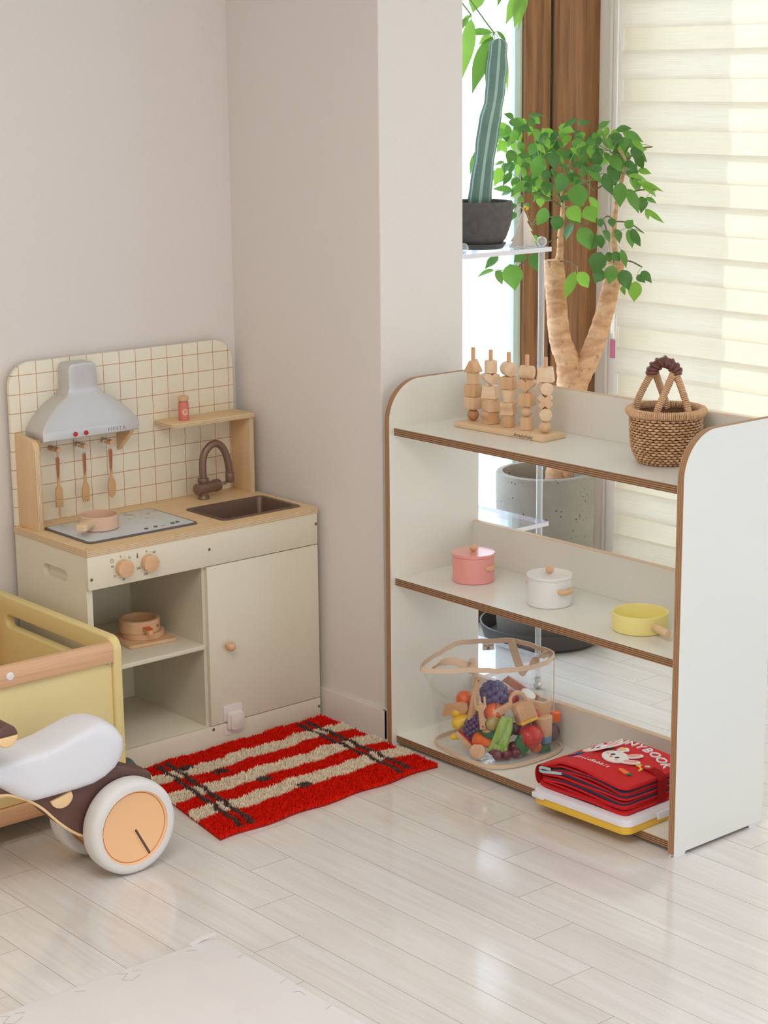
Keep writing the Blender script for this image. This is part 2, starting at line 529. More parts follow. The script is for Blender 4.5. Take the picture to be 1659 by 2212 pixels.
def mat_cactus():
    m, nt, out = nodes('cactus_skin')
    v = coords(nt)
    nz = N(nt, 'TexNoise', {'Vector': v, 'Scale': 14.0, 'Detail': 5.0})
    col = mixc(nt, nz.outputs['Fac'], lin((74, 108, 98)), lin((118, 150, 138)))
    p = N(nt, 'BsdfPrincipled', {'Base Color': col, 'Roughness': .5})
    nt.links.new(p.outputs[0], out.inputs[0])
    return m
M_cactus = mat_cactus()
M_cactusrib = plain('cactus_pale_valley', (164, 196, 178), .5, .08)

def thin_clear(name, tint=(1, 1, 1), gloss=.10, haze=.04, edge=.35, rough=.05, bump=0):
    """clear sheet: mostly see-through, mirror-like at grazing angles, a little milky"""
    m, nt, out = nodes(name)
    tr = N(nt, 'BsdfTransparent', {'Color': (*tint, 1)})
    gl = N(nt, 'BsdfGlossy', {'Color': (1, 1, 1, 1), 'Roughness': rough})
    df = N(nt, 'BsdfDiffuse', {'Color': (.92, .94, .95, 1)})
    lw = N(nt, 'LayerWeight', {'Blend': .25})
    f = math_n(nt, 'MULTIPLY_ADD', lw.outputs['Facing'], edge, gloss)
    if bump:
        v = coords(nt, (1, 1, .5))
        nz = N(nt, 'TexNoise', {'Vector': v, 'Scale': 16.0, 'Detail': 2.0, 'Distortion': .8})
        b = N(nt, 'Bump', {'Height': nz.outputs['Fac'], 'Strength': bump, 'Distance': .02})
        nt.links.new(b.outputs[0], gl.inputs['Normal']); nt.links.new(b.outputs[0], lw.inputs['Normal'])
    a = N(nt, 'MixShader', {0: haze, 1: tr.outputs[0], 2: df.outputs[0]})
    c = N(nt, 'MixShader', {0: f, 1: a.outputs[0], 2: gl.outputs[0]})
    nt.links.new(c.outputs[0], out.inputs[0])
    return m
M_vinyl = thin_clear('clear_vinyl', (.985, .985, .98), .025, .018, .22, .06, .5)
M_acrylic = thin_clear('clear_acrylic', (.93, .95, .97), .06, .10, .30, .04)
M_acrylicedge = plain('acrylic_bright_edge', (232, 230, 238), .15, .02)
M_pane = thin_clear('window_pane', (.93, .98, .98), .03, .03, .15, .03)
# ------------------------------------------------------------------ room shell
def mat_floor():
    m, nt, out = nodes('pale_plank_floor')
    tc = nt.nodes.new('ShaderNodeTexCoord')
    sx = N(nt, 'SeparateXYZ', {'Vector': tc.outputs['Object']})
    X, Y = sx.outputs['X'], sx.outputs['Y']
    Wd, Ln, St = .1113, .951, .1585
    # row number counts away from the window
    r = math_n(nt, 'DIVIDE', math_n(nt, 'SUBTRACT', -.086, X), Wd)
    row = math_n(nt, 'FLOOR', r); fr = math_n(nt, 'FRACT', r)
    yy = math_n(nt, 'ADD', math_n(nt, 'ADD', Y, 1.208), math_n(nt, 'MULTIPLY', row, St))
    c = math_n(nt, 'DIVIDE', yy, Ln)
    colu = math_n(nt, 'FLOOR', c); fc = math_n(nt, 'FRACT', c)
    ex = math_n(nt, 'MULTIPLY', math_n(nt, 'MINIMUM', fr, math_n(nt, 'SUBTRACT', 1.0, fr)), Wd)
    ey = math_n(nt, 'MULTIPLY', math_n(nt, 'MINIMUM', fc, math_n(nt, 'SUBTRACT', 1.0, fc)), Ln)
    e = math_n(nt, 'MINIMUM', ex, ey)
    seam = N(nt, 'MapRange', {'Value': e, 'From Min': .0003, 'From Max': .0010, 'To Min': 1.0, 'To Max': 0.0})
    rid = N(nt, 'CombineXYZ', {'X': row, 'Y': colu})
    wn = N(nt, 'TexWhiteNoise', {'Vector': rid.outputs[0]})
    off = N(nt, 'VectorMath', {0: wn.outputs['Color'], 1: (13., 17., 5.)}, operation='MULTIPLY')
    add = N(nt, 'VectorMath', {0: tc.outputs['Object'], 1: off.outputs[0]}, operation='ADD')
    mp = N(nt, 'Mapping', {'Vector': add.outputs[0], 'Scale': (26, 1.5, 1)})
    n1 = N(nt, 'TexNoise', {'Vector': mp.outputs[0], 'Scale': 1.0, 'Detail': 5.0, 'Roughness': .6, 'Distortion': 1.1})
    mp2 = N(nt, 'Mapping', {'Vector': add.outputs[0], 'Scale': (150, 5, 1)})
    n2 = N(nt, 'TexNoise', {'Vector': mp2.outputs[0], 'Scale': 1.0, 'Detail': 3.0})
    f = N(nt, 'MapRange', {'Value': n1.outputs['Fac'], 'From Min': .35, 'From Max': .72})
    ca = mixc(nt, wn.outputs['Value'], lin((228, 223, 219)), lin((221, 216, 212)))
    col = mixc(nt, math_n(nt, 'MULTIPLY', f.outputs[0], .55), ca, lin((210, 200, 188)))
    g = N(nt, 'MapRange', {'Value': n2.outputs['Fac'], 'From Min': .5, 'From Max': .75})
    col = mixc(nt, math_n(nt, 'MULTIPLY', g.outputs[0], .22), col, lin((192, 178, 162)))
    col = mixc(nt, math_n(nt, 'MULTIPLY', seam.outputs[0], .8), col, lin((128, 112, 98)))
    p = N(nt, 'BsdfPrincipled', {'Base Color': col, 'Roughness': .115, 'Specular IOR Level': .55})
    hh = math_n(nt, 'SUBTRACT', math_n(nt, 'MULTIPLY', n2.outputs['Fac'], .12), seam.outputs[0])
    b = N(nt, 'Bump', {'Height': hh, 'Strength': .12, 'Distance': .001})
    nt.links.new(b.outputs[0], p.inputs['Normal'])
    nt.links.new(p.outputs[0], out.inputs[0])
    return m

def mat_wallpaper(name, rgb):
    m, nt, out = nodes(name)
    v1 = coords(nt, (900, 900, 60)); v2 = coords(nt, (60, 60, 900))
    n1 = N(nt, 'TexNoise', {'Vector': v1, 'Scale': 1.0, 'Detail': 2.0})
    n2 = N(nt, 'TexNoise', {'Vector': v2, 'Scale': 1.0, 'Detail': 2.0})
    f = math_n(nt, 'ADD', n1.outputs['Fac'], n2.outputs['Fac'])
    c = lin(rgb)
    fm = N(nt, 'MapRange', {'Value': f, 'From Min': .6, 'From Max': 1.4})
    col = mixc(nt, fm.outputs[0], tuple(x * .965 for x in c[:3]) + (1,), tuple(min(1, x * 1.02) for x in c[:3]) + (1,))
    # a few pale scuffs
    v3 = coords(nt)
    n3 = N(nt, 'TexNoise', {'Vector': v3, 'Scale': 7.0, 'Detail': 2.0})
    p = N(nt, 'BsdfPrincipled', {'Base Color': col, 'Roughness': .7, 'Specular IOR Level': .3})
    b = N(nt, 'Bump', {'Height': math_n(nt, 'ADD', f, math_n(nt, 'MULTIPLY', n3.outputs['Fac'], 3.0)), 'Strength': .12, 'Distance': .001})
    nt.links.new(b.outputs[0], p.inputs['Normal'])
    nt.links.new(p.outputs[0], out.inputs[0])
    return m

M_floor = mat_floor()
M_wall = mat_wallpaper('linen_wallpaper', (230, 223, 217))
M_base = plain('baseboard_white', (222, 212, 204), .45, .01)
M_ceil = plain('ceiling_white', (236, 234, 230), .8, .01)
M_frame = plain('window_frame_white', (250, 243, 230), .4, .01)
M_dark = plain('gap_shade_black', (30, 30, 30), .6, .05)
M_pillar = wood('dark_oiled_wood', (88, 52, 24), (184, 128, 78), 'z', .8, .5, stretch=7)
M_seal = plain('pale_green_seal', (206, 224, 216), .4, .02)

def mat_frost():
    m, nt, out = nodes('frosted_glass')
    t = N(nt, 'BsdfTranslucent', {'Color': (.93, .97, .96, 1)})
    tr = N(nt, 'BsdfTransparent', {'Color': (.95, .98, .97, 1)})
    g = N(nt, 'BsdfGlossy', {'Roughness': .12})
    a = N(nt, 'MixShader', {0: .6, 1: t.outputs[0], 2: tr.outputs[0]})
    b = N(nt, 'MixShader', {0: .04, 1: a.outputs[0], 2: g.outputs[0]})
    nt.links.new(b.outputs[0], out.inputs[0])
    return m
M_frost = mat_frost()

CE = 2.45
struct('floor', MB().box(-3.8, 1.6, -5.4, .12, -.04, 0), M_floor, smooth=0)
struct('ceiling', MB().box(-3.8, 1.6, -5.4, .12, CE, CE + .05), M_ceil, smooth=0)
struct('wall_back', MB().box(-3.8, 0, 0, .12, 0, CE), M_wall, smooth=0)
struct('wall_right', MB().box(0, .272, -.61, .12, 0, CE, .003), M_wall, smooth=0)
struct('wall_left', MB().box(-3.92, -3.8, -5.4, .12, 0, CE), M_wall, smooth=0)
struct('wall_front', MB().box(-3.8, 1.6, -5.52, -5.4, 0, CE), M_wall, smooth=0)
struct('baseboard_right', MB().box(-.0095, 0, -.6195, 0, 0, .077, .0015), M_base)
struct('baseboard_pier', MB().box(-.0090, .30, -.6195, -.61, 0, .077, .0015), M_base)
struct('baseboard_back', MB().box(-3.8, -.0095, -.0095, 0, 0, .077, .0015), M_base)

# glazed wall behind the plants
XW = 1.404
w1 = thing('window_1', 'x', 'window', (.68, .03, 0)); del w1['label']; del w1['category']; w1['kind'] = 'structure'
MB().box(.272, 1.06, .028, .034, .10, CE - .06).build('frosted_pane', M_frost, w1, smooth=0)
MB().box(.272, XW, -.012, .09, 0, .10, .003).build('bottom_rail', M_pillar, w1)
MB().box(.272, XW, -.012, .09, CE - .06, CE).build('top_rail', M_pillar, w1)
MB().box(1.056, 1.088, .012, .05, .10, CE - .06, .004).build('edge_seal', M_seal, w1)
struct('trim_1', MB().box(1.088, 1.1945, 0, .10, .10, CE - .06, .003), M_pillar)
struct('trim_2', MB().box(1.2045, XW, -.004, .10, .10, CE - .06, .003), M_pillar)
struct('trim_gap_shade', MB().box(1.1945, 1.2045, .0025, .06, .10, CE - .06), M_dark, smooth=0)  # flush black strip painting the shade in the gap between the trims

# window wall on the right
mb = MB()
mb.box(XW, 1.6, -.128, .12, 0, CE, .002)
mb.box(XW, 1.6, -2.75, -.128, 0, .115)
mb.box(XW, 1.6, -2.75, -.128, 2.30, CE)
mb.box(XW, 1.6, -3.0, -2.75, 0, CE)
mb.box(XW, 1.6, -5.4, -3.0, 0, .08)
mb.box(XW, 1.6, -5.4, -3.0, 2.33, CE)
mb.box(XW, 1.6, -5.4, -4.45, .08, 2.33)
struct('wall_window', mb, plain('window_wall_white', (250, 243, 230), .5, .012), smooth=0)
w2 = thing('window_2', 'x', 'window', (1.45, -1.4, .1)); del w2['label']; del w2['category']; w2['kind'] = 'structure'
mb = MB()
mb.box(1.392, XW + .03, -.112, -.070, .03, 2.38, .003)
mb.box(1.398, XW + .03, -.060, -.045, .03, 2.38, .002)
mb.build('jamb', M_frame, w2)
mb = MB()
mb.box(1.46, 1.50, -.175, -.128, .13, 2.30); mb.box(1.46, 1.50, -2.75, -2.70, .13, 2.30)
mb.box(1.46, 1.50, -1.47, -1.41, .13, 2.30)
mb.box(1.46, 1.50, -2.70, -.175, .115, .165); mb.box(1.46, 1.50, -2.70, -.175, 2.25, 2.30)
mb.build('sash', M_frame, w2, smooth=0)
MB().box(1.34, 1.60, -2.75, -.128, .100, .118, .003).build('sill', plain('pale_sill', (222, 226, 212), .3, .01), w2)
MB().box(1.478, 1.482, -2.70, -.175, .165, 2.25).build('pane', M_pane, w2, smooth=0)
mb = MB()
mb.box(1.384, 1.392, -.098, -.084, .845, .925, .003); mb.box(1.377, 1.385, -.094, -.088, .860, .905, .002)
mb.build('latch', M_frame, w2)
w3 = thing('window_3', 'x', 'window', (1.45, -4.1, .08)); del w3['label']; del w3['category']; w3['kind'] = 'structure'
mb = MB()
for y in (-4.45, -3.06): mb.box(1.46, 1.50, y, y + .06, .08, 2.33)
mb.box(1.46, 1.50, -4.45, -3.0, .08, .14); mb.box(1.46, 1.50, -4.45, -3.0, 2.27, 2.33)
mb.build('sash', M_frame, w3, smooth=0)
MB().box(1.478, 1.482, -4.45, -3.0, .14, 2.27).build('pane', thin_clear('daylight_tint_pane', (.66, .82, .96), .03, .03, .15, .03), w3, smooth=0)  # unseen pane, tint added to turn the daylight from this side bluer
tag(MB().box(1.3905, 1.3925, -.100, -.078, .783, .842).build('sticker', plain('pink_sticker', (228, 140, 168), .5, .02)),
    'small pink sticker on the white window frame beside the blind', 'sticker')

# zebra roller blind: two layers of alternating dense and sheer bands
def mat_blind(name, phase):
    m, nt, out = nodes(name)
    tc = nt.nodes.new('ShaderNodeTexCoord')
    sx = N(nt, 'SeparateXYZ', {'Vector': tc.outputs['Object']})
    f = math_n(nt, 'FRACT', math_n(nt, 'ADD', math_n(nt, 'MULTIPLY', sx.outputs['Z'], 1 / .1492), phase))
    dense = math_n(nt, 'LESS_THAN', f, .575)
    mp = N(nt, 'Mapping', {'Vector': tc.outputs['Object'], 'Scale': (1, 7, 520)})
    nz = N(nt, 'TexNoise', {'Vector': mp.outputs[0], 'Scale': 1.0, 'Detail': 3.0})
    g = N(nt, 'MapRange', {'Value': nz.outputs['Fac'], 'From Min': .4, 'From Max': .7})
    col = mixc(nt, g.outputs[0], lin((236, 225, 206)), lin((228, 214, 192)))
    d = N(nt, 'BsdfDiffuse', {'Color': col})
    t = N(nt, 'BsdfTranslucent', {'Color': col})
    tr = N(nt, 'BsdfTransparent', {'Color': (1, .985, .95, 1)})
    dd = N(nt, 'MixShader', {0: .30, 1: d.outputs[0], 2: t.outputs[0]})
    dt = N(nt, 'MixShader', {0: .05, 1: dd.outputs[0], 2: tr.outputs[0]})
    sh = N(nt, 'MixShader', {0: .78, 1: dd.outputs[0], 2: tr.outputs[0]})
    mx = N(nt, 'MixShader', {0: dense, 1: sh.outputs[0], 2: dt.outputs[0]})
    nt.links.new(mx.outputs[0], out.inputs[0])
    return m
bl = thing('roller_blind', 'cream zebra roller blind with alternating bands over the tall window', 'blind', (1.38, -1.4, .15))
def sheet(x, y0, y1):
    mb = MB(); t = bmesh.new()
    vs = [t.verts.new(p) for p in ((x, y0, .165), (x, y1, .165), (x, y1, 2.36), (x, y0, 2.36))]
    t.faces.new(vs); return mb._join(t)
sheet(1.372, -2.74, -.1235).build('front_fabric', mat_blind('blind_front', .05), bl, smooth=0)
sheet(1.386, -2.74, -.1185).build('back_fabric', mat_blind('blind_back', .55), bl, smooth=0)
MB().cyl((1.379, -2.74, .158), (1.379, -.121, .158), .009, seg=12).build('bottom_bar', plain('blind_bar', (236, 224, 200), .5, .01), bl)
MB().box(1.345, 1.403, -2.75, -.115, 2.36, 2.43, .004).build('cassette', M_frame, bl)
MB().tube([(1.366, -.112, z) for z in (2.4, 1.6, 1.02)], .0022, 6).build('pull_cord', M_frame, bl)

# outside: an unseen white wall added to shade part of the blind
ext = MB().box(2.3, 2.5, -.745, 1.6, -1, 3.2).build('shade_wall_outside', plain('outside_render', (235, 232, 225), .8, .02), None, local=True, smooth=0)
ext['kind'] = 'structure'

# ------------------------------------------------------------------ camera
cam = bpy.data.cameras.new('camera')
co = bpy.data.objects.new('camera', cam); COL.objects.link(co)
F_PX, PIT, YAW, ROL = 4068.45, -.227117101, .702687854, -.00950841087
fw = Vector((sin(YAW) * cos(PIT), cos(YAW) * cos(PIT), sin(PIT)))
rt = Vector((cos(YAW), -sin(YAW), 0)); up = rt.cross(fw)
r2 = rt * cos(ROL) + up * sin(ROL); u2 = up * cos(ROL) - rt * sin(ROL)
Mx = Matrix.Identity(4)
for i in range(3): Mx[i][0], Mx[i][1], Mx[i][2] = r2[i], u2[i], -fw[i]
Mx.translation = Vector((-2.951, -4.10, 1.65))
co.matrix_world = Mx
cam.sensor_fit = 'VERTICAL'; cam.sensor_height = 36.0
cam.lens = F_PX / 2212 * 36.0
cam.clip_start = .05
SC.camera = co

# ------------------------------------------------------------------ light
w = bpy.data.worlds.new('daylight'); SC.world = w; w.use_nodes = True
bg = w.node_tree.nodes['Background']
bg.inputs['Color'].default_value = (.85, .96, 1.17, 1)
wt_ = w.node_tree
tcw = N(wt_, 'TexCoord'); sxw = N(wt_, 'SeparateXYZ', {'Vector': tcw.outputs['Generated']})
gw = N(wt_, 'MapRange', {'Value': sxw.outputs['Z'], 'From Min': -.25, 'From Max': .55, 'To Min': WORLD * .62, 'To Max': WORLD * 1.6})
wt_.links.new(gw.outputs[0], bg.inputs['Strength'])
def area(name, loc, rot, sx, sy, power, col=(1, 1, 1), portal=False):
    L = bpy.data.lights.new(name, 'AREA'); L.shape = 'RECTANGLE'; L.size = sx; L.size_y = sy; L.energy = power; L.color = col
    o = bpy.data.objects.new(name, L); COL.objects.link(o); o.location = loc; o.rotation_euler = rot
    if portal: L.cycles.is_portal = True
    return o
area('daylight_portal', (1.62, -3.7, 1.2), (0, math.radians(90), 0), 2.25, 1.45, 1, portal=True)
area('daylight_portal', (1.62, -1.44, 1.2), (0, math.radians(90), 0), 2.2, 2.6, 1, portal=True)
area('daylight_portal', (.67, .14, 1.2), (math.radians(-90), 0, 0), .8, 2.2, 1, portal=True)
area('front_fill_light', (-1.3, -5.36, 1.25), (math.radians(90), 0, 0), 4.4, 2.2, FILL, (1.0, .975, .94))  # added fill from the front of the room; no window stands there
area('ceiling_fill_light', (-2.0, -2.3, 2.43), (0, 0, 0), 1.3, 1.3, TOP_FILL, (1.0, .955, .90))  # added soft fill from above, without a fixture
S = bpy.data.lights.new('sun', 'SUN'); S.energy = SUN; S.angle = math.radians(.35); S.color = (1, .96, .88)
so = bpy.data.objects.new('sun', S); COL.objects.link(so); so.location = (4, -3, 4)
so.rotation_euler = Vector((-1, .22, -.62)).to_track_quat('-Z', 'Y').to_euler()
vs = SC.view_settings
SC.display_settings.display_device = 'sRGB'
vs.view_transform = 'Standard'; vs.look = 'None'; vs.gamma = 1.0; vs.exposure = EXPOSURE
vs.use_curve_mapping = False
SC.cycles.use_denoising = True
SC.cycles.max_bounces = 12; SC.cycles.diffuse_bounces = 6; SC.cycles.transparent_max_bounces = 16
SC.cycles.sample_clamp_indirect = 8.0
SC.cycles.caustics_reflective = False; SC.cycles.caustics_refractive = False
# ------------------------------------------------------------------ toy kitchen
def mat_tiles():
    m, nt, out = nodes('printed_tile_grid')
    tc = nt.nodes.new('ShaderNodeTexCoord')
    sx = N(nt, 'SeparateXYZ', {'Vector': tc.outputs['Object']})
    KX = -.36
    fx = math_n(nt, 'FRACT', math_n(nt, 'DIVIDE', math_n(nt, 'ADD', sx.outputs['X'], KX + .579 + 10 * .0484), .0484))
    fz = math_n(nt, 'FRACT', math_n(nt, 'DIVIDE', math_n(nt, 'SUBTRACT', sx.outputs['Z'], .9434 - 20 * .0469), .0469))
    w = .0013
    a = math_n(nt, 'LESS_THAN', fx, w / .0484 * 1.5); b = math_n(nt, 'LESS_THAN', fz, w / .0469 * 1.5)
    g = math_n(nt, 'MAXIMUM', a, b)
    col = mixc(nt, g, lin((238, 231, 210)), lin((202, 150, 110)))
    p = N(nt, 'BsdfPrincipled', {'Base Color': col, 'Roughness': .5})
    nt.links.new(p.outputs[0], out.inputs[0])
    return m
M_tiles = mat_tiles()

KL, KR, YF, YB = -.709, -.0195, -.371, -.030
kt = thing('play_kitchen', "wooden toy kitchen with range hood, tap and tiled backsplash in the corner", 'toy kitchen', (-.36, -.2, 0))
# carcass
def slot(cx, cy, w, h, n=8):
    return rrect(cx - w / 2, cx + w / 2, cy - h / 2, cy + h / 2, h / 2 - 1e-4, n)
def rect_like(pts, x0, x1, y0, y1):
    """outer rectangle points matched one to one to an inner outline, for ring()"""
    cx = sum(p[0] for p in pts) / len(pts); cy = sum(p[1] for p in pts) / len(pts)
    out = []
    for px, py in pts:
        dx, dy = px - cx, py - cy
        s = 1e9
        if dx: s = min(s, ((x1 if dx > 0 else x0) - cx) / dx)
        if dy: s = min(s, ((y1 if dy > 0 else y0) - cy) / dy)
        out.append((cx + dx * s, cy + dy * s))
    # snap the nearest point to each true corner
    for X in (x0, x1):
        for Y in (y0, y1):
            i = min(range(len(out)), key=lambda k: (out[k][0] - X) ** 2 + (out[k][1] - Y) ** 2)
            out[i] = (X, Y)
    return out
sp = MB()
inn = slot(-.218, .488, .112, .030, 10)
sp.ring(rect_like(inn, -.359, YB, .40, .5525), inn, 'x', KL + .001, KL + .0165)
sp.box(KL + .001, KL + .0165, -.359, YB, 0, .40)
sp.box(KL + .0168, KL + .0178, -.30, -.13, .44, .54)
sp.build('side_panel', M_cream, kt)
MB().box(KR - .0155, KR, -.359, YB, 0, .5525, .0008).build('side_panel', M_cream, kt)
# worktop with an opening for the basin
SX0, SX1, SY0, SY1 = -.287, -.049, -.335, -.170
wt = MB()
for a in ((KL - .0015, SX0 + .006, YF - .001, YB), (SX1 - .006, KR + .001, YF - .001, YB), (SX0 + .006, SX1 - .006, YF - .001, SY0 + .006), (SX0 + .006, SX1 - .006, SY1 - .006, YB)):
    wt.box(*a, .5685, .5695)
    wt.box(*a, .5535, .5685, mat=1)
wt.build('worktop', [M_plywoodtop, M_plyedge], kt, smooth=0)
MB().box(KL, KR, YF, YF + .012, .472, .5535, .0008).build('control_panel', M_cream, kt)
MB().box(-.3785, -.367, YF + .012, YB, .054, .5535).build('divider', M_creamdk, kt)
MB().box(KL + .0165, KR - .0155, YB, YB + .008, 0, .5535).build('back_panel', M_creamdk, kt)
MB().box(KL + .0165, -.3785, -.366, YB, .259, .2705, .0008).build('middle_shelf', M_cream, kt)
MB().box(KL + .0165, KR - .0155, YF + .012, YB, .0425, .054, .0006).build('bottom_shelf', M_cream, kt)
MB().box(KL + .0165, KR, YF, YF + .012, 0, .0535, .0006).build('kickboard', M_cream, kt)
dr = MB().box(-.3695, KR, YF, YF + .012, .0555, .4700, .0008).build('door', M_cream, kt)
kb = MB(); kb.cyl((-.316, YF - .010, .2585), (-.316, YF, .2585), .006)
kb.sphere((-.316, YF - .018, .2585), .0125)
kb.build('knob', M_beech, dr)
def screw(x, z, y=YF):
    s = MB()
    s.lathe([(0, .0012), (.0024, .0012), (.004, .0004), (.0042, 0)], 14, (x, y - .0002, z), M=RX(90))
    s.box(x - .0022, x + .0022, y - .0016, y - .0012, z - .0004, z + .0004, mat=1)
    s.box(x - .0004, x + .0004, y - .0016, y - .0012, z - .0022, z + .0022, mat=1)
    s.build('screw', [M_screw, M_mark], kt)
for x, z in ((-.7005, .498), (-.3606, .5145), (-.0245, .5255), (-.0245, .030), (-.3645, .0455)): screw(x, z)
for x, y in ((-.699, -.352), (-.699, -.055), (-.05, -.342), (-.62, -.054), (-.30, -.052), (-.022, -.20)):
    MB().box(x - .003, x + .003, y - .0008, y + .0008, .5694, .5698).build('peg_mark', M_mark, kt, smooth=0)
# dials with printed scales
TXT = lambda x, z, y=YF - .0004: TR(x, y, z) @ RX(90)
def dial(x, z, labels, icon):
    d = MB(); d.cyl((x, YF, z), (x, YF - .018, z), .0215, .0215, 32, .0018)
    o = d.build('dial', M_beech, kt)
    for part in (0, 1):
      p = MB()
      for (s, a) in [q for q in labels if (q[1] > 120) == bool(part)]:
          r = .0285 if s != '.' else .0265
          if s == '.': p.sphere((x + r * sin(math.radians(a)), YF - .0002, z + r * cos(math.radians(a))), .0007, seg=8, rings=6)
          else: p.text(s, .0082, TXT(x + (r + .001) * sin(math.radians(a)), z + r * cos(math.radians(a))), .0001)
      p.build('scale_print', M_mark, o)
    p = MB()
    ix, iz = x - .030, z + .022
    if icon == 'clock':
        p.tube([(ix + .0048 * cos(t * .5236), YF - .0003, iz + .0048 * sin(t * .5236)) for t in range(12)], .0004, 6, True)
        p.tube([(ix, YF - .0003, iz + .0032), (ix, YF - .0003, iz), (ix + .0024, YF - .0003, iz)], .0004, 6)
    else:
        p.tube([(ix + .0030 * cos(t * .5236), YF - .0003, iz - .003 + .0034 * sin(t * .5236)) for t in range(12)], .0003, 6, True)
        p.sphere((ix, YF - .0003, iz - .003), .0018, (1, .2, 1), seg=10, rings=6)
        p.tube([(ix - .0012, YF - .0003, iz), (ix - .0012, YF - .0003, iz + .007), (ix + .0012, YF - .0003, iz + .007), (ix + .0012, YF - .0003, iz)], .0003, 6)
        p.tube([(ix, YF - .0003, iz - .002), (ix, YF - .0003, iz + .004)], .0005, 6)
    p.build('icon_print', M_mark, o)
dial(-.6125, .5125, [('0', -10), ('.', 8), ('.', 22), ('15', 40), ('60', 178), ('.', 200), ('.', 214), ('75', 232), ('.', 252), ('.', 266), ('90', 284)], 'clock')
dial(-.5405, .5130, [('0', -8), ('.', 10), ('.', 24), ('40', 38), ('200', 196), ('.', 216), ('.', 230), ('240', 250)], 'thermo')

# backsplash and its fittings
bs = rrect(-.7035, -.0305, .5695, .9755, .062, 10, (0, 0, 1, 1))
MB().prism(bs, 'y', YB - .0015, YB + .0105, .001).build('backsplash', M_tiles, kt)
# left upright with a rounded front top
lp = [(-.125, .5695), (-.0315, .5695), (-.0315, .803), (-.100, .796)] + [(-.100 - .025 * sin(t), .771 + .025 * cos(t)) for t in (0.3, .6, .9, 1.2, 1.5)]
MB().prism(lp, 'x', -.6955, -.6805, .0012).build('upright', [M_plywoodside], kt)
MB().box(-.6957, -.6803, -.1262, -.1248, .5695, .770, .0002).build('upright_edge', M_plyedge_y, kt)
MB().box(-.0430, -.0300, -.1165, -.0315, .5695, .7745, .0008).build('upright', M_plywoodside, kt)
MB().box(-.0431, -.0299, -.1175, -.1163, .5695, .7745).build('upright_edge', M_plyedge_y, kt)
sh = rrect(-.289, -.0285, -.125, -.0315, .024, 8, (1, .25, 0, 0))
ms = MB(); ms.prism(sh, 'z', .7745, .7855, .0008, mat=0, edge_mat=1)
ms.build('spice_shelf', [M_plywoodtop, M_plyedge], kt)
# gussets under the hood
g1 = [(-.0315, .789), (-.098, .789), (-.094, .776), (-.040, .728), (-.0315, .722)]
for x in (-.668, -.402):
    MB().prism(g1, 'x', x, x + .012, .0006).build('hood_bracket', M_plywoodside, kt)
# range hood
HX = -.5245
sl = [(.786, .138, -.114), (.788, .1395, -.1155), (.806, .1395, -.1155), (.8105, .1385, -.1135), (.820, .1335, -.1105), (.835, .122, -.106), (.850, .107, -.101), (.864, .091, -.0965),
      (.876, .073, -.0925), (.885, .057, -.0895), (.892, .0475, -.087), (.899, .0425, -.0852), (.908, .0412, -.0845), (.93, .0408, -.084), (.952, .0402, -.084), (.960, .0375, -.0838), (.966, .031, -.0835)]
hd = MB()
t = bmesh.new()
rows = []
for z, h, y in sl:
    rows.append([t.verts.new(p) for p in ((HX - h, -.0318, z), (HX - h, y, z), (HX - h * .5, y, z), (HX, y, z), (HX + h * .5, y, z), (HX + h, y, z), (HX + h, -.0318, z))])
for A, B in zip(rows, rows[1:]):
    for k in range(6): t.faces.new((A[k], A[k + 1], B[k + 1], B[k]))
t.faces.new(rows[0]); t.faces.new(rows[-1])
bmesh.ops.recalc_face_normals(t, faces=t.faces)
es = [e for e in t.edges if len(e.link_faces) == 2 and e.calc_face_angle() > 1.0 and min(v.co.y for v in e.verts) < -.06]
bmesh.ops.bevel(t, geom=es, offset=.003, segments=3, profile=.5, affect='EDGES', clamp_overlap=True)
hd._join(t)
ho = hd.build('range_hood', M_silver, kt, smooth=28)
YH = -.1157
for x in (-.5735, -.5430):
    b = MB(); b.cyl((x, YH, .797), (x, YH - .004, .797), .0058, seg=24, bev=.001, mat=0)
    b.tube([(x + .0066 * cos(k * .2618), YH - .0004, .797 + .0066 * sin(k * .2618)) for k in range(24)], .0006, 6, True, mat=1)
    b.build('button', [M_red, M_whiteprint], ho)
ic = MB(); ix, iz = -.588, .797
ic.tube([(ix + .0026 * cos(k * .5236), YH - .0002, iz + .001 + .0026 * sin(k * .5236)) for k in range(12)], .00035, 6, True)
ic.tube([(ix, YH - .0002, iz + .0036), (ix, YH - .0002, iz + .0066)], .00035, 6)
for a in (-150, -120, -90, -60, -30, 170, 10):
    ic.tube([(ix + r * cos(math.radians(a)), YH - .0002, iz + r * sin(math.radians(a))) for r in (.0042, .0062)], .00035, 6)
ic.build('icon_print', M_whiteprint, ho); ic = MB()
fx, fz = -.5275, .797
for a in (90, 210, 330):
    c, s = cos(math.radians(a)), sin(math.radians(a))
    ic.tube([(fx + c * (.0042 + .0034 * cos(k * .4488)) - s * .0017 * sin(k * .4488), YH - .0002, fz + s * (.0042 + .0034 * cos(k * .4488)) + c * .0017 * sin(k * .4488)) for k in range(14)], .00035, 6, True)
ic.build('icon_print', M_whiteprint, ho)
MB().text('FIESTA', .0118, TR(-.4530, YH - .0001, .7965) @ RX(90), .0002, space=1.55).build('lettering', M_lettering, ho)
# hooks
for x in (-.5985, -.5215, -.4445):
    b = MB(); b.cyl((x, -.0318, .7540), (x, -.078, .7540), .0068, seg=18, bev=.0008)
    b.build('hook_peg', M_beech, kt)
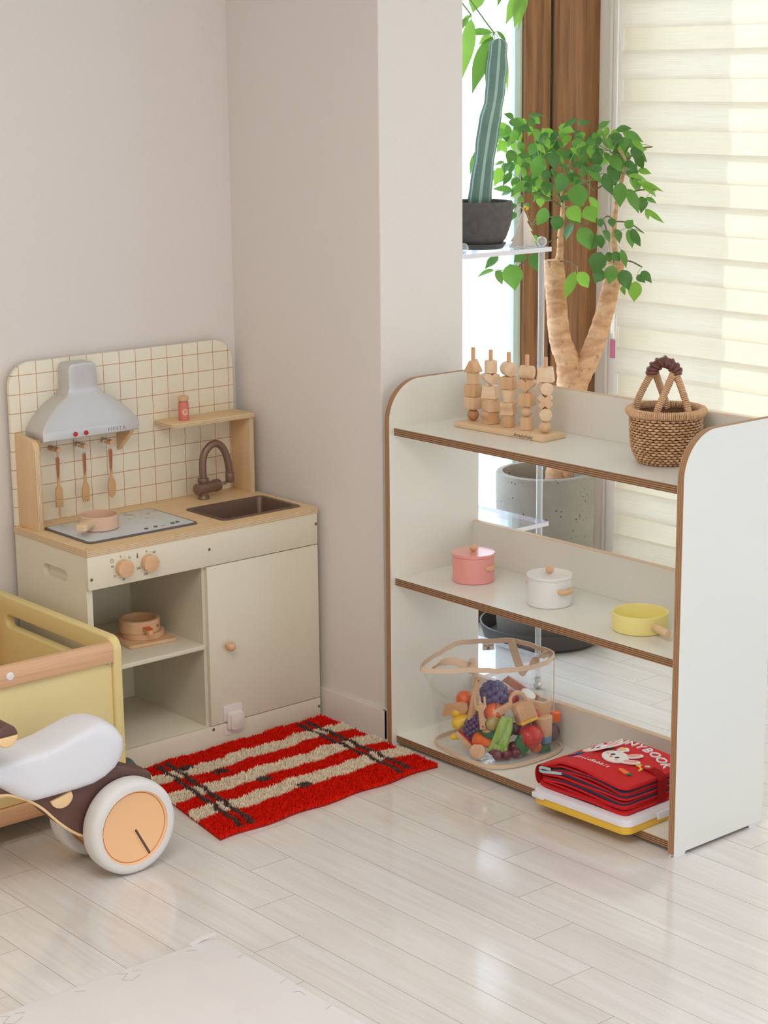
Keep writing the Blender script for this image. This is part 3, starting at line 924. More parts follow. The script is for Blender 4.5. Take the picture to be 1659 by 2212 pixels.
# hob
hb = MB()
hb.prism(rrect(-.671, -.352, -.320, -.100, .016, 6), 'z', .5695, .5735, .0012)
hbo = hb.build('hob', M_greyrim, kt)
MB().prism(rrect(-.665, -.358, -.313, -.106, .012, 6), 'z', .5730, .5742, .0002).build('hob_glass', M_glasswhite, hbo)
for cx, cy in ((-.60, -.225), (-.43, -.165)):
    b = MB()
    for a in (0, 90, 180, 270):
        c, s = cos(math.radians(a + 20)), sin(math.radians(a + 20))
        b.box(-.020, .020, -.0003, .0003, .5741, .5744, M=TR(cx, cy, 0) @ RZ(a + 20) @ TR(.028, 0, 0), mat=0)
    for a in range(0, 360, 90):
        b.tube([(cx + .034 * cos(math.radians(a + k * 6)), cy + .030 * sin(math.radians(a + k * 6)), .5743) for k in range(4)], .0004, 5, mat=0)
    b.build('hob_print', [M_greyprint], hbo, smooth=0)
b = MB()
for k in range(22): b.box(-.585 + k * .003, -.5837 + k * .003, -.297, -.2966, .5741, .5744, mat=1)
b.build('hob_print', [M_greyprint, M_lettering], hbo, smooth=0)
b = MB(); b.text('88', .012, TR(-.4420, -.292, .5743), .0001); b.build('hob_digits', M_orangeprint, hbo, smooth=0)
for x, y in ((-.492, -.2935), (-.462, -.2895), (-.410, -.2870), (-.394, -.2840)):
    MB().cyl((x, y, .5740), (x, y, .5765), .0052, seg=18, bev=.0008).build('hob_button', M_greyrim, hbo)
# basin
bn = MB()
o1 = rrect(SX0 - .006, SX1 + .006, SY0 - .006, SY1 + .006, .016, 6)
i1 = rrect(SX0 + .007, SX1 - .007, SY0 + .007, SY1 - .007, .016, 6)
i2 = rrect(SX0 + .018, SX1 - .018, SY0 + .018, SY1 - .018, .014, 6)
z0 = .5695
rowsb = [[(x, y, z0) for x, y in o1], [(x, y, z0 + .0022) for x, y in rrect(SX0 - .005, SX1 + .005, SY0 - .005, SY1 + .005, .015, 6)], [(x, y, z0 + .0022) for x, y in i1], [(x, y, z0 - .003) for x, y in rrect(SX0 + .009, SX1 - .009, SY0 + .009, SY1 - .009, .015, 6)], [(x, y, z0 - .050) for x, y in i2]]
bn.loft(rowsb, caps=False)
t = bmesh.new(); t.faces.new([t.verts.new((x, y, z0 - .050)) for x, y in i2]); bn._join(t)
bn.build('basin', M_bronzedk, kt, smooth=40)
# tap
tp = MB(); TX, TY = -.1780, -.0900
tp.cyl((TX, TY, .5695), (TX, TY, .5790), .0160, .0140, 28, .002)
tp.cyl((TX, TY, .576), (TX, TY, .625), .0125, seg=28)
tp.cyl((TX, TY, .614), (TX, TY, .6255), .0150, seg=28, bev=.002)
path = smooth_open([(TX, TY, .618), (TX, TY, .665), (TX + .006, TY - .001, .690), (TX + .022, TY - .003, .708), (TX + .040, TY - .005, .713), (TX + .058, TY - .007, .702), (TX + .070, TY - .009, .678), (TX + .076, TY - .010, .650), (TX + .079, TY - .010, .622)], 8)
tp.tube(path, .0098, 18)
tp.cyl((TX + .0785, TY - .010, .630), (TX + .0797, TY - .010, .6045), .0118, seg=24, bev=.0015)
tp.cyl((TX - .026, TY - .006, .5985), (TX + .052, TY + .006, .5985), .0150, seg=28, bev=.002)
to = tp.build('tap', M_bronze, kt, smooth=40)
lv = MB(); lv.cyl((TX + .037, TY + .0036, .5985), (TX + .053, TY + .006, .5985), .0166, seg=28, bev=.0015)
lv.cyl((TX + .046, TY - .004, .601), (TX + .066, TY - .012, .606), .0036, .0045, 14, .0012)
lv.build('tap_lever', M_bronze, to, smooth=40)

# ------------------------------------------------------------------ on and around the kitchen
def utensil(x, label, kind):
    r = thing('toy_spatula' if kind == 'turner' else 'toy_fork' if kind == 'fork' else 'toy_spoon', label, 'toy utensil', (x, -.068, .600), 0, 'wooden utensils hanging under the hood')
    y0, y1 = -.071, -.066
    top = .7370
    h = [(x - .0052, top - .012), (x - .0046, top - .003), (x, top), (x + .0046, top - .003), (x + .0052, top - .012), (x + .0034, .674), (x - .0034, .674)]
    b = MB(); b.prism([(p[0], p[1]) for p in h], 'y', y0, y1, .0012)
    if kind == 'turner': o = [(x - .0034, .676), (x - .0034, .664), (x - .0098, .655), (x - .0104, .609), (x + .0104, .6085), (x + .0098, .655), (x + .0034, .664), (x + .0034, .676)]
    elif kind == 'fork': o = [(x - .0034, .676), (x - .0034, .664), (x - .010, .648), (x - .0112, .622), (x - .0075, .6105), (x - .0045, .6165), (x - .0015, .6105), (x + .0015, .6165), (x + .0045, .610), (x + .0075, .6155), (x + .0108, .611), (x + .0108, .648), (x + .0034, .664), (x + .0034, .676)]
    else: o = [(x - .0034, .676), (x - .0036, .664)] + [(x + .0118 * cos(math.radians(a)), .637 + .027 * sin(math.radians(a))) for a in range(115, 426, 20)] + [(x + .0036, .664), (x + .0034, .676)]
    b.prism(o, 'y', y0, y1, .0012)
    if kind != 'spoon':
        for k in (-1, 0, 1): b.cyl((x + k * .0035, y0 - .0002, .629 if kind == 'turner' else .624), (x + k * .0035, y0 + .0005, .629 if kind == 'turner' else .624), .0009, seg=8, mat=1)
    b.build('body', [M_utensil, M_mark], r)
    b = MB(); b.prism([(x - .0048, .729), (x - .003, .735), (x + .002, .736), (x + .0040, .728), (x + .0012, .690), (x - .0030, .680)], 'y', y0 - .0006, y0 + .001, .0002)
    b.build('painted_grip', M_rosewood, r)
    s = MB(); yp = -.060
    s.tube([(x + .0082 * cos(a), -.066 + .006 * sin(a * .5), .746 + .0155 * sin(a)) for a in [k * .3307 for k in range(19)]], .0009, 6, True)
    s.tube(smooth_open([(x + .004, -.070, .734), (x + .009, -.076, .730), (x + .012, -.074, .723), (x + .008, -.078, .719), (x + .013, -.076, .716)] if kind == 'turner' else [(x - .006, -.058, .757), (x - .014, -.064, .760), (x - .019, -.066, .754), (x - .016, -.070, .750), (x - .022, -.068, .752)], 5), .0016, 6)
    s.build('hanging_string', M_string, r)
utensil(-.5995, 'wooden toy spatula with square end, leftmost under the range hood', 'turner')
utensil(-.5225, 'wooden toy fork with short tines hanging between the other two utensils', 'fork')
utensil(-.4455, 'wooden toy spoon with oval bowl, rightmost under the range hood', 'spoon')

r = thing('toy_frying_pan', 'blush pink toy frying pan with ply handle on the white hob', 'toy pan', (-.573, -.207, .5752))
b = MB(); b.lathe([(0, 0), (.0455, 0), (.0485, .0025), (.0490, .034), (.0475, .0355), (.0445, .035), (.0440, .008), (0, .007)], 48, (-.573, -.207, .5752))
b.build('body', M_panpink, r)
hp = [(.040, -.009), (.052, -.0105), (.080, -.0135), (.104, -.0155), (.110, -.011), (.111, .008), (.106, .0135), (.085, .0115), (.060, .0085), (.040, .009)]
b = MB(); b.prism([(p[0], p[1]) for p in hp], 'z', .017, .033, .0015, mat=0, edge_mat=1, M=TR(-.573, -.207, .5752) @ RZ(216) @ TR(.004, 0, 0))
b.build('handle', [M_plywoodtop, plyedge('handle_ply_edge', (238, 220, 190), (206, 176, 138), 'z', .004, .3)], r)

r = thing('pepper_shaker', 'coral wooden pepper pot on the small shelf above the tap', 'toy shaker', (-.228, -.083, .7855))
b = MB(); P0 = (-.228, -.083, .7855)
b.lathe([(0, 0), (.0125, 0), (.0138, .0015), (.0138, .046), (.0125, .0485), (0, .0485)], 32, P0); b.build('body', M_pepper, r)
b = MB(); b.lathe([(0, .0485), (.0085, .0485), (.0085, .051), (.0136, .0515), (.0142, .053), (.0142, .0615), (.013, .063), (0, .063)], 32, P0)
for a in range(5): b.cyl((P0[0] + .005 * cos(a * 1.2566), P0[1] + .005 * sin(a * 1.2566), P0[2] + .063), (P0[0] + .005 * cos(a * 1.2566), P0[1] + .005 * sin(a * 1.2566), P0[2] + .0633), .0008, seg=8, mat=1)
b.build('cap', [M_beech, M_mark], r)
b = MB()
# round badge bent around the pot, with its letter
for rr, mi in ((.0088, 0),):
    t = bmesh.new(); rows = []
    for k in range(0, 7):
        q = rr * k / 6
        rows.append([t.verts.new((.01405 * sin(q * cos(a) / .01405), -.01405 * cos(q * cos(a) / .01405), q * sin(a))) for a in [j * PI / 12 for j in range(24)]])
    for A, B in zip(rows, rows[1:]):
        for k in range(24):
            try: t.faces.new((A[k], A[(k + 1) % 24], B[(k + 1) % 24], B[k]))
            except ValueError: pass
    bmesh.ops.remove_doubles(t, verts=t.verts, dist=1e-6)
    b._join(t, 0, TR(P0[0], P0[1], P0[2] + .0225) @ RZ(-14))
b.text('P', .0125, TR(P0[0], P0[1], P0[2] + .0222) @ RZ(-14) @ TR(0, -.0145, 0) @ RX(90), .0004, mat=1)
b.build('badge', [M_pepperlight, M_pepper], r)

# wooden pieces on the kitchen's middle shelf
ZS = .2710
bd = MB(); bd.prism(rrect(-.066, .066, -.062, .062, .008, 4), 'z', 0, .009, .001, M=TR(-.468, -.222, ZS) @ RZ(-7))
tag(bd.build('wooden_board', [M_beech]), 'thin square beech board under the round toy pan on the kitchen shelf', 'toy board')
ZB = ZS + .0093
b = MB(); b.lathe([(0, 0), (.0530, 0), (.0540, .001), (.0540, .014), (.0530, .015), (0, .015)], 40, (-.463, -.214, ZB))
tag(b.build('wooden_disc', M_beech), 'round beech disc between the square board and the toy pan', 'toy disc')
ZD = ZB + .0153
r = thing('wooden_saucepan', 'beech toy saucepan with orange-topped handle inside the open kitchen cabinet', 'toy pan', (-.470, -.210, ZD))
b = MB(); b.lathe([(0, 0), (.0510, 0), (.0520, .001), (.0520, .031), (.0510, .032), (.0430, .032), (.0425, .008), (0, .008)], 44, (-.470, -.210, ZD))
b.build('body', M_beech, r)
hs = [(-.012, -.010), (.026, -.0085), (.031, -.004), (.031, .004), (.026, .0085), (-.012, .010)]
Mh = TR(-.470, -.210, ZD) @ RZ(-103) @ TR(.0545, 0, .006)
h = MB().prism(hs, 'z', 0, .012, .001, M=Mh).build('handle', M_beechz, r)
MB().prism([(p[0] * .96, p[1] * .96) for p in hs], 'z', .012, .0135, .0005, M=Mh).build('painted_top', M_orangepaint, h)
b = MB(); b.box(-.004, .004, -.0004, .0004, -.004, .004, M=TR(-.470, -.210, ZD + .015) @ RZ(28) @ TR(0, -.0522, 0))
b.build('burnt_mark', M_rosewood, r, smooth=0)
b = MB(); b.lathe([(.024, 0), (.0325, 0), (.033, .001), (.033, .022), (.032, .023), (.024, .023), (.0235, .022), (.0235, .001), (.024, 0)], 36, (-.572, -.165, ZS), cap=False)
tag(b.build('wooden_ring', M_beech), 'beech toy ring half hidden behind the edge of the yellow cart', 'toy ring')
b = MB(); b.lathe([(0, 0), (.012, 0), (.0125, .004), (.012, .008), (0, .008)], 20, (-.528, -.130, ZS))
tag(b.build('dark_disc', M_mark), 'small dark round disc behind the toy saucepan in the kitchen cabinet', 'toy disc')

# child lock on the cupboard door
r = thing('child_lock', 'white plastic child lock bridging the cupboard door and kickboard', 'child lock', (-.304, YF, .06))
YL = YF - .0002
b = MB(); b.prism(rrect(-.3335, -.2745, .058, .1005, .006, 5), 'y', YL - .003, YL, .0008); b.build('base_plate', M_lock, r)
b = MB(); b.prism(rrect(-.3335, -.2745, .0215, .0515, .006, 5), 'y', YL - .003, YL, .0008); b.build('base_plate', M_lock, r)
b = MB(); b.prism(rrect(-.3255, -.2775, .0345, .0845, .009, 6), 'y', YL - .011, YL - .003, .003)
b.prism(rrect(-.3195, -.2775, .0345, .0805, .009, 6), 'y', YL - .017, YL - .009, .003)
b.build('latch', M_lock, r)
b = MB(); b.prism(ell(-.2985, .0575, .0155, .0155, 28), 'y', YL - .0178, YL - .016, .0006); b.build('push_button', M_lock, r)
# ------------------------------------------------------------------ white play shelf
sf = thing('toy_shelf', 'white three-tier toy shelf with dark ply edges standing against the wall end', 'shelf', (.11, -1.13, 0))
FX, BX = -.030, .268
def panel(y0, y1):
    pts = [(FX, .0075), (BX, .0075), (BX, .932)] + [(FX + .100 - .100 * sin(a), .832 + .100 * cos(a)) for a in [k * PI / 28 for k in range(15)]]
    mb = MB(); mb.prism(pts, 'y', y0, y1, .0008, 2, mat=0, edge_mat=1)
    return mb.build('side_panel', [M_shelfwhite, M_shelfedge_y], sf, smooth=20)
YA, YZ = -.6740, -1.5895       # inner faces
panel(-.6555, YA); panel(YZ, -1.608)
for zt in (.028, .439, .817):
    mb = MB()
    mb.box(-.0145, .265, YZ, YA, zt - .0005, zt)
    mb.box(-.0145, .265, YZ, YA, zt - .0185, zt - .0180)
    mb.box(-.0142, .265, YZ, YA, zt - .0180, zt - .0005)
    mb.box(-.0150, -.0140, YZ, YA, zt - .0183, zt - .0002, mat=1)
    mb.build('shelf_board', [M_shelfwhite, M_shelfedge], sf, smooth=0)
    mb = MB()
    mb.box(.247, .2655, YZ, YA, zt, zt + .1035, .0006)
    mb.box(.2475, .265, YZ, YA, zt + .1030, zt + .1042, mat=1)
    mb.build('back_rail', [M_shelfwhite, plain('rail_top_edge', (206, 172, 138), .5, .06, 60)] if zt < .1 else [M_shelfwhite, bpy.data.materials['rail_top_edge']], sf, smooth=0)
for y in (-1.6065, -.6735):
    for x in (-.027, .225):
        f = MB(); f.box(x, x + .036, y, y + .0165, .0035, .0080, .0005)
        f.box(x + .001, x + .035, y + .0005, y + .005, 0, .0036, .0004); f.box(x + .001, x + .035, y + .011, y + .016, 0, .0036, .0004)
        f.build('foot', M_white, sf)

# ------------------------------------------------------------------ stacking peg toy
ZT = .8174
ang = math.degrees(math.atan2(-.0142, .29))
Mb = TR(.1475, -.9075, 0) @ RZ(2.6)
st = thing('peg_stacker', 'long pine base with five upright pegs on top of the white shelf', 'stacking toy', (.1475, -.9075, ZT))
mb = MB(); mb.box(-.0400, .0400, -.1460, .1460, ZT, ZT + .0135, .0015, M=Mb)
mb.build('base', M_pine, st)
pegs = []
for i in range(5):
    p = Mb @ Vector((0, .1200 - .0590 * i, 0)); pegs.append((p.x, p.y))
    MB().cyl((p.x, p.y, ZT + .0135), (p.x, p.y, 1.0105), .0050, seg=16, bev=.001).build('peg', M_beechz, st)
# burnt script on the long side that faces the room
mb = MB(); mb.text('Annabybaby', .0125, Mb @ TR(-.0403, -.0820, ZT + .0068) @ RZ(-90) @ RX(90), .0001, shear=.35)
mb.tube([Mb @ Vector((-.0403, -.055 + .003 * k, ZT + .0035 + .001 * sin(k * 1.7))) for k in range(4)], .0002, 5)
mb.build('burnt_script', M_mark, st)
Z0 = ZT + .0136
face = RZ(2.6 + 28)          # blocks turned a little towards the room
def blk(i, z, h, shape, label, m=0, turn=0):
    x, y = pegs[i]
    mb = MB(); T = TR(x, y, z); R = RZ(2.6 + turn)
    s = .0158
    if shape == 'ball': mb.sphere((x, y, z + h / 2), h / 2, (1, 1, 1), 28, 16)
    elif shape == 'cube': mb.box(-s, s, -s, s, .0003, h - .0003, .0014, M=T @ R)
    elif shape == 'cyl': mb.lathe([(0, .0002), (s * .93, .0002), (s * .98, .001), (s * .98, h - .001), (s * .93, h - .0002), (0, h - .0002)], 32, (x, y, z))
    elif shape == 'tri': mb.prism([(-.0180, .0025), (-.0165, .0004), (.0165, .0004), (.0180, .0025), (.0022, h - .001), (0, h - .0003), (-.0022, h - .001)], 'x', -s, s, .001, M=T @ R)
    elif shape == 'trap': mb.prism([(-.0195, .0003), (.0195, .0003), (.0148, h - .0003), (-.0148, h - .0003)], 'x', -s, s, .001, M=T @ R)
    elif shape == 'trapinv': mb.prism([(-.0148, .0003), (.0148, .0003), (.0190, h - .0003), (-.0190, h - .0003)], 'x', -s, s, .001, M=T @ R)
    elif shape == 'cone': mb.lathe([(0, .0002), (.0135, .0002), (.0178, h - .0004), (.0170, h - .0002), (0, h - .0002)], 32, (x, y, z))
    elif shape == 'wave':
        o = [(-.0165 + .0030 * sin(k / 8 * 2 * PI), .0003 + (h - .0006) * k / 8) for k in range(9)] + [(.0165 + .0030 * sin(k / 8 * 2 * PI), .0003 + (h - .0006) * k / 8) for k in range(8, -1, -1)]
        mb.prism(o[::-1], 'y', -s, s, .001, M=T @ R)
    elif shape == 'disc':
        mb.prism([(p[0], p[1] + h / 2) for p in ell(0, 0, h / 2 - .0003, h / 2 - .0003, 36)], 'x', -s, s, .0012, M=T @ R)
    elif shape == 'log':
        mb.prism([(p[0], p[1] + h / 2) for p in ell(0, 0, h / 2 - .0003, h / 2 - .0003, 36)], 'y', -s, s, .0012, M=T @ R)
    elif shape == 'heart':
        o = []
        for k in range(40):
            a = 2 * PI * k / 40
            hx = 16 * sin(a) ** 3; hz = 13 * cos(a) - 5 * cos(2 * a) - 2 * cos(3 * a) - cos(4 * a)
            o.append((hx / 16 * .0205, (hz + 17) / 29.5 * (h - .0006) + .0003))
        mb.prism(o, 'x', -s * .8, s * .8, .002, M=T @ R)
    elif shape == 'cross':
        q, w = .0178, .0068
        o = []
        for a in range(4):
            c, s2 = cos(PI / 4 + a * PI / 2), sin(PI / 4 + a * PI / 2)
            for d, e in ((q, -w), (q, w), (w, w)):
                o.append((c * d - s2 * e, s2 * d + c * e + h / 2))
        mb.prism(o, 'x', -s, s, .001, M=T @ R)
    ob = mb.build('stacking_block', [M_block[m]] if shape != 'ball' else [M_ball if m == 1 else M_block[0]], None, smooth=30)
    return tag(ob, label, 'toy block', 'wooden blocks on the stacking pegs')
P = ['first peg, nearest the wall', 'second peg from the wall', 'middle peg', 'fourth peg from the wall', 'fifth peg, nearest the basket']
spec = [
 [('ball', .029, 'dark wooden ball at the foot of the %s', 1, 0), ('cube', .0305, 'wooden cube directly above the dark ball on the %s', 0, 0), ('cube', .0305, 'upper wooden cube under the cylinder on the %s', 1, 8), ('cyl', .029, 'wooden cylinder below the roof-shaped block on the %s', 0, 0), ('tri', .0305, 'roof-shaped wooden block topping the %s', 1, 10)],
 [('wave', .031, 'wooden wavy block at the foot of the %s', 1, -15), ('trap', .031, 'lower wooden wedge above the wavy block on the %s', 0, -20), ('trap', .031, 'upper wooden wedge below the heart on the %s', 2, 20), ('heart', .031, 'wooden heart under the cylinder on the %s', 2, 62), ('cyl', .030, 'wooden cylinder topping the %s', 2, 0)],
 [('cyl', .030, 'wooden cylinder at the foot of the %s', 1, 0), ('wave', .030, 'wooden wavy block between cylinder and cup shape on the %s', 0, 25), ('cone', .031, 'tapered cup-shaped wooden block on the %s', 2, 0), ('cube', .031, 'wooden cube below the lying cylinder on the %s', 1, 20), ('disc', .0345, 'lying wooden cylinder with pale round face topping the %s', 2, 68)],
 [('cyl', .031, 'wooden cylinder at the foot of the %s', 0, 0), ('ball', .0265, 'wooden ball between cylinder and cube on the %s', 0, 0), ('cube', .032, 'wooden cube under the heart on the %s', 1, 18), ('heart', .0325, 'dark wooden heart under the lying cylinder on the %s', 1, 24), ('log', .0320, 'lying wooden cylinder seen side-on topping the %s', 0, 20)],
 [('ball', .0295, 'pale wooden ball at the foot of the %s', 0, 0), ('disc', .0305, 'lower round disc above the ball on the %s', 2, 48), ('cross', .0310, 'x-shaped wooden block between two discs on the %s', 0, 40), ('disc', .0310, 'upper round disc above the x-shaped block on the %s', 2, 56), ('trap', .0340, 'pale wooden wedge topping the %s', 2, 30)]]
for i, col_ in enumerate(spec):
    z = Z0
    for shape, h, lab, m, turn in col_:
        blk(i, z, h, shape, lab % P[i], m, turn)
        z += h

# ------------------------------------------------------------------ seagrass basket
BXc, BYc = .152, -1.396
ba = thing('basket', 'small woven seagrass basket with leather-wrapped handle on top of the white shelf', 'basket', (BXc, BYc, ZT))
prof = [(.050, 0), (.0580, .004), (.0665, .016), (.0725, .034), (.0755, .056), (.0765, .078), (.0770, .098), (.0775, .108)]
def prof_r(z):
    for (r0, z0), (r1, z1) in zip(prof, prof[1:]):
        if z0 <= z <= z1: return r0 + (r1 - r0) * (z - z0) / (z1 - z0)
    return prof[-1][0]
mb = MB()
mb.lathe([(0, .001)] + [(r - .004, z + .001) for r, z in prof] + [(r - .006, z + .001) for r, z in prof[::-1]] + [(0, .005)], 40, (BXc, BYc, ZT), mat=2)
NR, NS = 18, 34
for k in range(NR):
    z = .0035 + k * .1045 / (NR - 1)
    r = prof_r(z)
    for j in range(NS):
        # one bulging strand segment passing over a stake
        a0 = 2 * PI * (j + (.5 if k % 2 else 0)) / NS
        t = bmesh.new(); rows = []
        for q in range(5):
            f = q / 4; a = a0 + (f - .5) * 2 * PI / NS * 1.18
            bul = sin(PI * f) * .0048 - .0018
            hw = .0007 + .0021 * sin(PI * f)
            zz = z + random.uniform(-.0004, .0004)
            rows.append([t.verts.new((BXc + (r + bul + e[0]) * cos(a), BYc + (r + bul + e[0]) * sin(a), ZT + max(.0006, zz + e[1]))) for e in ((-.0016, -hw * .8), (.0004, -hw), (.0016, 0), (.0004, hw), (-.0016, hw * .8))])
        for A, B in zip(rows, rows[1:]):
            for c in range(4): t.faces.new((A[c], B[c], B[c + 1], A[c + 1]))
        mb._join(t, 1 if random.random() < .45 else 0)
mb.build('body', [M_straw, M_strawpale, M_strawdark], ba, smooth=60)
def wrapped(mb, pts, r, pitch=.0042, closed=False):
    """rope wrapped crosswise: a core plus slanted dark rings painting the shade between turns"""
    pts = [Vector(p) for p in pts]
    L = [0]
    loop = pts + ([pts[0]] if closed else [])
    for a, b in zip(loop, loop[1:]): L.append(L[-1] + (b - a).length)
    tot = L[-1]; n = max(4, int(tot / pitch)); rr = []; pp = []
    steps = n * 4
    k = 0
    for i in range(steps + (0 if closed else 1)):
        s = tot * i / steps
        while k < len(loop) - 2 and L[k + 1] < s: k += 1
        f = (s - L[k]) / max(1e-9, L[k + 1] - L[k])
        pp.append(loop[k].lerp(loop[k + 1], f)); rr.append(r * (.74 + .34 * abs(sin(PI * i / 4)) + random.uniform(-.05, .05)))
    mb.tube(pp, rr, 10, closed, mat=None)
    for i in range(0, steps - 4, 4):
        c = pp[i]; d = (pp[i + 1] - pp[i - 1 if i else 0]).normalized()
        u = d.cross(Vector((.3, .5, .8))).normalized(); w_ = d.cross(u)
        mb.tube([c + (u * cos(t) + w_ * sin(t)) * r * .80 + d * (.0009 * sin(t)) for t in [j * PI / 5 for j in range(10)]], .0007, 4, True, mat=2)
mb = MB(); mb.m = 1
wrapped(mb, [(BXc + .0805 * cos(k * .2094), BYc + .0805 * sin(k * .2094), ZT + .1145) for k in range(30)], .0092, .0040, True)
for k in range(46):
    a = random.uniform(0, 6.28); q = Vector((BXc + .087 * cos(a), BYc + .087 * sin(a), ZT + .112))
    mb.tube([q, q + Vector((random.uniform(-.01, .01), random.uniform(-.01, .01), random.uniform(-.004, .008)))], .0006, 4)
mb.build('rim', [M_straw, M_strawpale, M_strawdark], ba, smooth=60)
# handle: each end of the leather grip is held by two wrapped strands that splay down to the rim
BVR = Vector((.763, -.646, 0)).normalized(); BVD = Vector((.646, .763, 0)).normalized()
BO = Vector((BXc, BYc, ZT))
def bp_(r, d, z): return BO + BVR * r + BVD * d + Vector((0, 0, z))
endL, endR = bp_(-.026, .010, .200), bp_(.014, -.012, .200)
for (r, d), e in (((-.062, .040), endL), ((.014, .076), endL), ((-.036, -.070), endR), ((.040, -.066), endR)):
    base = bp_(r, d, .108)
    g = Vector((base.x - BO.x, base.y - BO.y, 0)).normalized()
    mid = base.lerp(e, .5) + g * .007
    mb = MB(); mb.m = 1
    wrapped(mb, smooth_open([base, base.lerp(mid, .5) + g * .003, mid, mid.lerp(e, .6) + g * .003, e + Vector((0, 0, .004))], 6), .0078, .0046)
    mb.build('handle_strand', [M_straw, M_strawpale, M_strawdark], ba, smooth=60)
mb = MB()
pk = (endL + endR) / 2 + Vector((0, 0, .022))
gp = smooth_open([endL + BVR * -.006 - Vector((0, 0, .004)), endL + Vector((0, 0, .010)), pk, endR + Vector((0, 0, .010)), endR + BVR * .007 - Vector((0, 0, .006))], 8)
mb.tube(gp, [.0110] * len(gp), 16)
for i, k in enumerate(range(1, len(gp) - 1, 4)):
    c = gp[k]; d = (gp[min(k + 1, len(gp) - 1)] - gp[k - 1]).normalized()
    for sgn in (-1, 1):
        u = d.cross(BVD).normalized()
        q = [c + (u * cos(t) - BVD * sin(t) * sgn) * .0112 + d * (.012 * (t / PI - .5)) for t in [j * PI / 8 for j in range(9)]]
        mb.tube(q, [.0026, .0038, .0046, .0048, .0048, .0048, .0046, .0038, .0026], 8)
mb.build('leather_grip', M_leather, ba, smooth=50)

# ------------------------------------------------------------------ pots on the middle shelf
ZM = .4394
def pot(name, label, x, y, r, h, m, ha, hm, lidgap):
    o = thing(name, label, 'toy pot', (x, y, ZM))
    at = (x, y, ZM)
    b = MB(); b.lathe([(0, 0), (r - .002, 0), (r, .002), (r, h), (r - .002, h + .0005), (r - .003, h), (r - .003, .004), (0, .004)], 56, at); b.build('body', m, o)
    l = MB(); l.lathe([(0, h + .0006), (r + .0005, h + .0006), (r + .0018, h + .0018), (r + .0018, h + lidgap), (r + .0008, h + lidgap + .0012), (0, h + lidgap + .0018)], 56, at)
    lo = l.build('lid', m, o)
    k = MB(); k.cyl((x, y, ZM + h + lidgap), (x, y, ZM + h + lidgap + .006), .0035); k.sphere((x, y, ZM + h + lidgap + .0115), .0098)
    k.build('knob', M_beech, lo)
    for a in ha:
        Mh = TR(x, y, ZM + h * .62) @ RZ(a)
        b = MB()
        if hm == 'flat': b.prism([(r - .002, -.016)] + [(r + .010 * cos(t), .016 * sin(t) * 1.0) for t in [-1.2, -.8, -.4, 0, .4, .8, 1.2]] + [(r - .002, .016)], 'z', -.0045, .0045, .0012, M=Mh)
        else: b.tube([Mh @ Vector((r - .003 + .014 * cos(t), .0165 * sin(t), 0)) for t in [-1.45 + .29 * k for k in range(11)]], .0062, 12)
        b.build('side_handle', M_beech, o)
    return o
pot('toy_saucepan', 'pink lidded toy pot with wooden knob, left end of the middle shelf', .1150, -.8180, .0520, .0640, M_pink, (-80, 100), 'flat', .0070)
pot('toy_saucepan', 'white lidded toy pot with wooden knob between the pink pot and yellow pan', .1020, -1.0930, .0525, .0650, M_white, (-92, 88), 'ring', .0065)
yp = thing('toy_frying_pan', 'yellow toy pan with round wooden handle, right end of the middle shelf', 'toy pan', (.104, -1.376, ZM))
b = MB(); b.lathe([(0, 0), (.0600, 0), (.0625, .002), (.0640, .0400), (.0632, .0415), (.0605, .0415), (.0595, .0400), (.0580, .007), (0, .006)], 60, (.104, -1.376, ZM)); b.build('body', M_yel, yp)
b = MB(); a = math.radians(-108)
dx, dy = cos(a), sin(a)
b.cyl((.104 + dx * .061, -1.376 + dy * .061, ZM + .0215), (.104 + dx * .122, -1.376 + dy * .122, ZM + .020), .0088, .0088, 24, .002); b.build('handle', M_pine, yp)
# ------------------------------------------------------------------ clear toy bag on the bottom shelf
ZL = .028
RIMZ = .262
rim_pts = [(-.076, -.838), (-.084, -.878), (-.015, -.938), (.051, -.996), (.105, -1.020), (.175, -1.016), (.226, -.990), (.240, -.945), (.241, -.880), (.236, -.840), (.206, -.804), (.127, -.762), (.040, -.782)]
bot_pts = [(.004, -.803), (-.008, -.852), (-.016, -.945), (-.004, -1.012), (.060, -1.046), (.180, -1.044), (.228, -1.012), (.239, -.93), (.236, -.84), (.205, -.775), (.110, -.765), (.035, -.772)]
NB = 72
def ringpts(pts, z):
    # start each ring at the same bearing so that the loft does not twist
    c = Vector((.09, -.905, 0)); S = smooth_closed([(p[0], p[1], 0) for p in pts], 360)
    out = []
    for k in range(NB):
        a = 2 * PI * k / NB
        best = min(S, key=lambda p: abs((math.atan2(p.y - c.y, p.x - c.x) - a + PI) % (2 * PI) - PI))
        out.append(Vector((best.x, best.y, z)))
    return out
RA, RB = ringpts(bot_pts, ZL + .003), ringpts(rim_pts, RIMZ)
bag = thing('clear_toy_bag', 'clear vinyl toy bag with beige webbing rim on the bottom shelf', 'toy bag', (.1, -.91, ZL))
rows = []
for i in range(13):
    f = i / 12; row = []
    for k in range(NB):
        p = RA[k].lerp(RB[k], f)
        a = 2 * PI * k / NB
        c = Vector((.1, -.905, p.z))
        w = .012 * sin(PI * f) * (sin(3 * a + 1.2) * .4 + sin(5 * a + f * 3) * .3 + sin(9 * a - f * 4) * .18)
        # the left front corner is sucked in at mid height
        dent = .050 * math.exp(-((f - .45) / .22) ** 2) * math.exp(-(((a - 2.92 + PI) % (2 * PI) - PI) / .34) ** 2)
        d = (p - c); L = d.length; d.normalize()
        q = c + d * (L + w - dent)
        q.x = min(q.x, .243)
        row.append(q)
    rows.append(row)
mb = MB(); mb.loft(rows, caps=False)
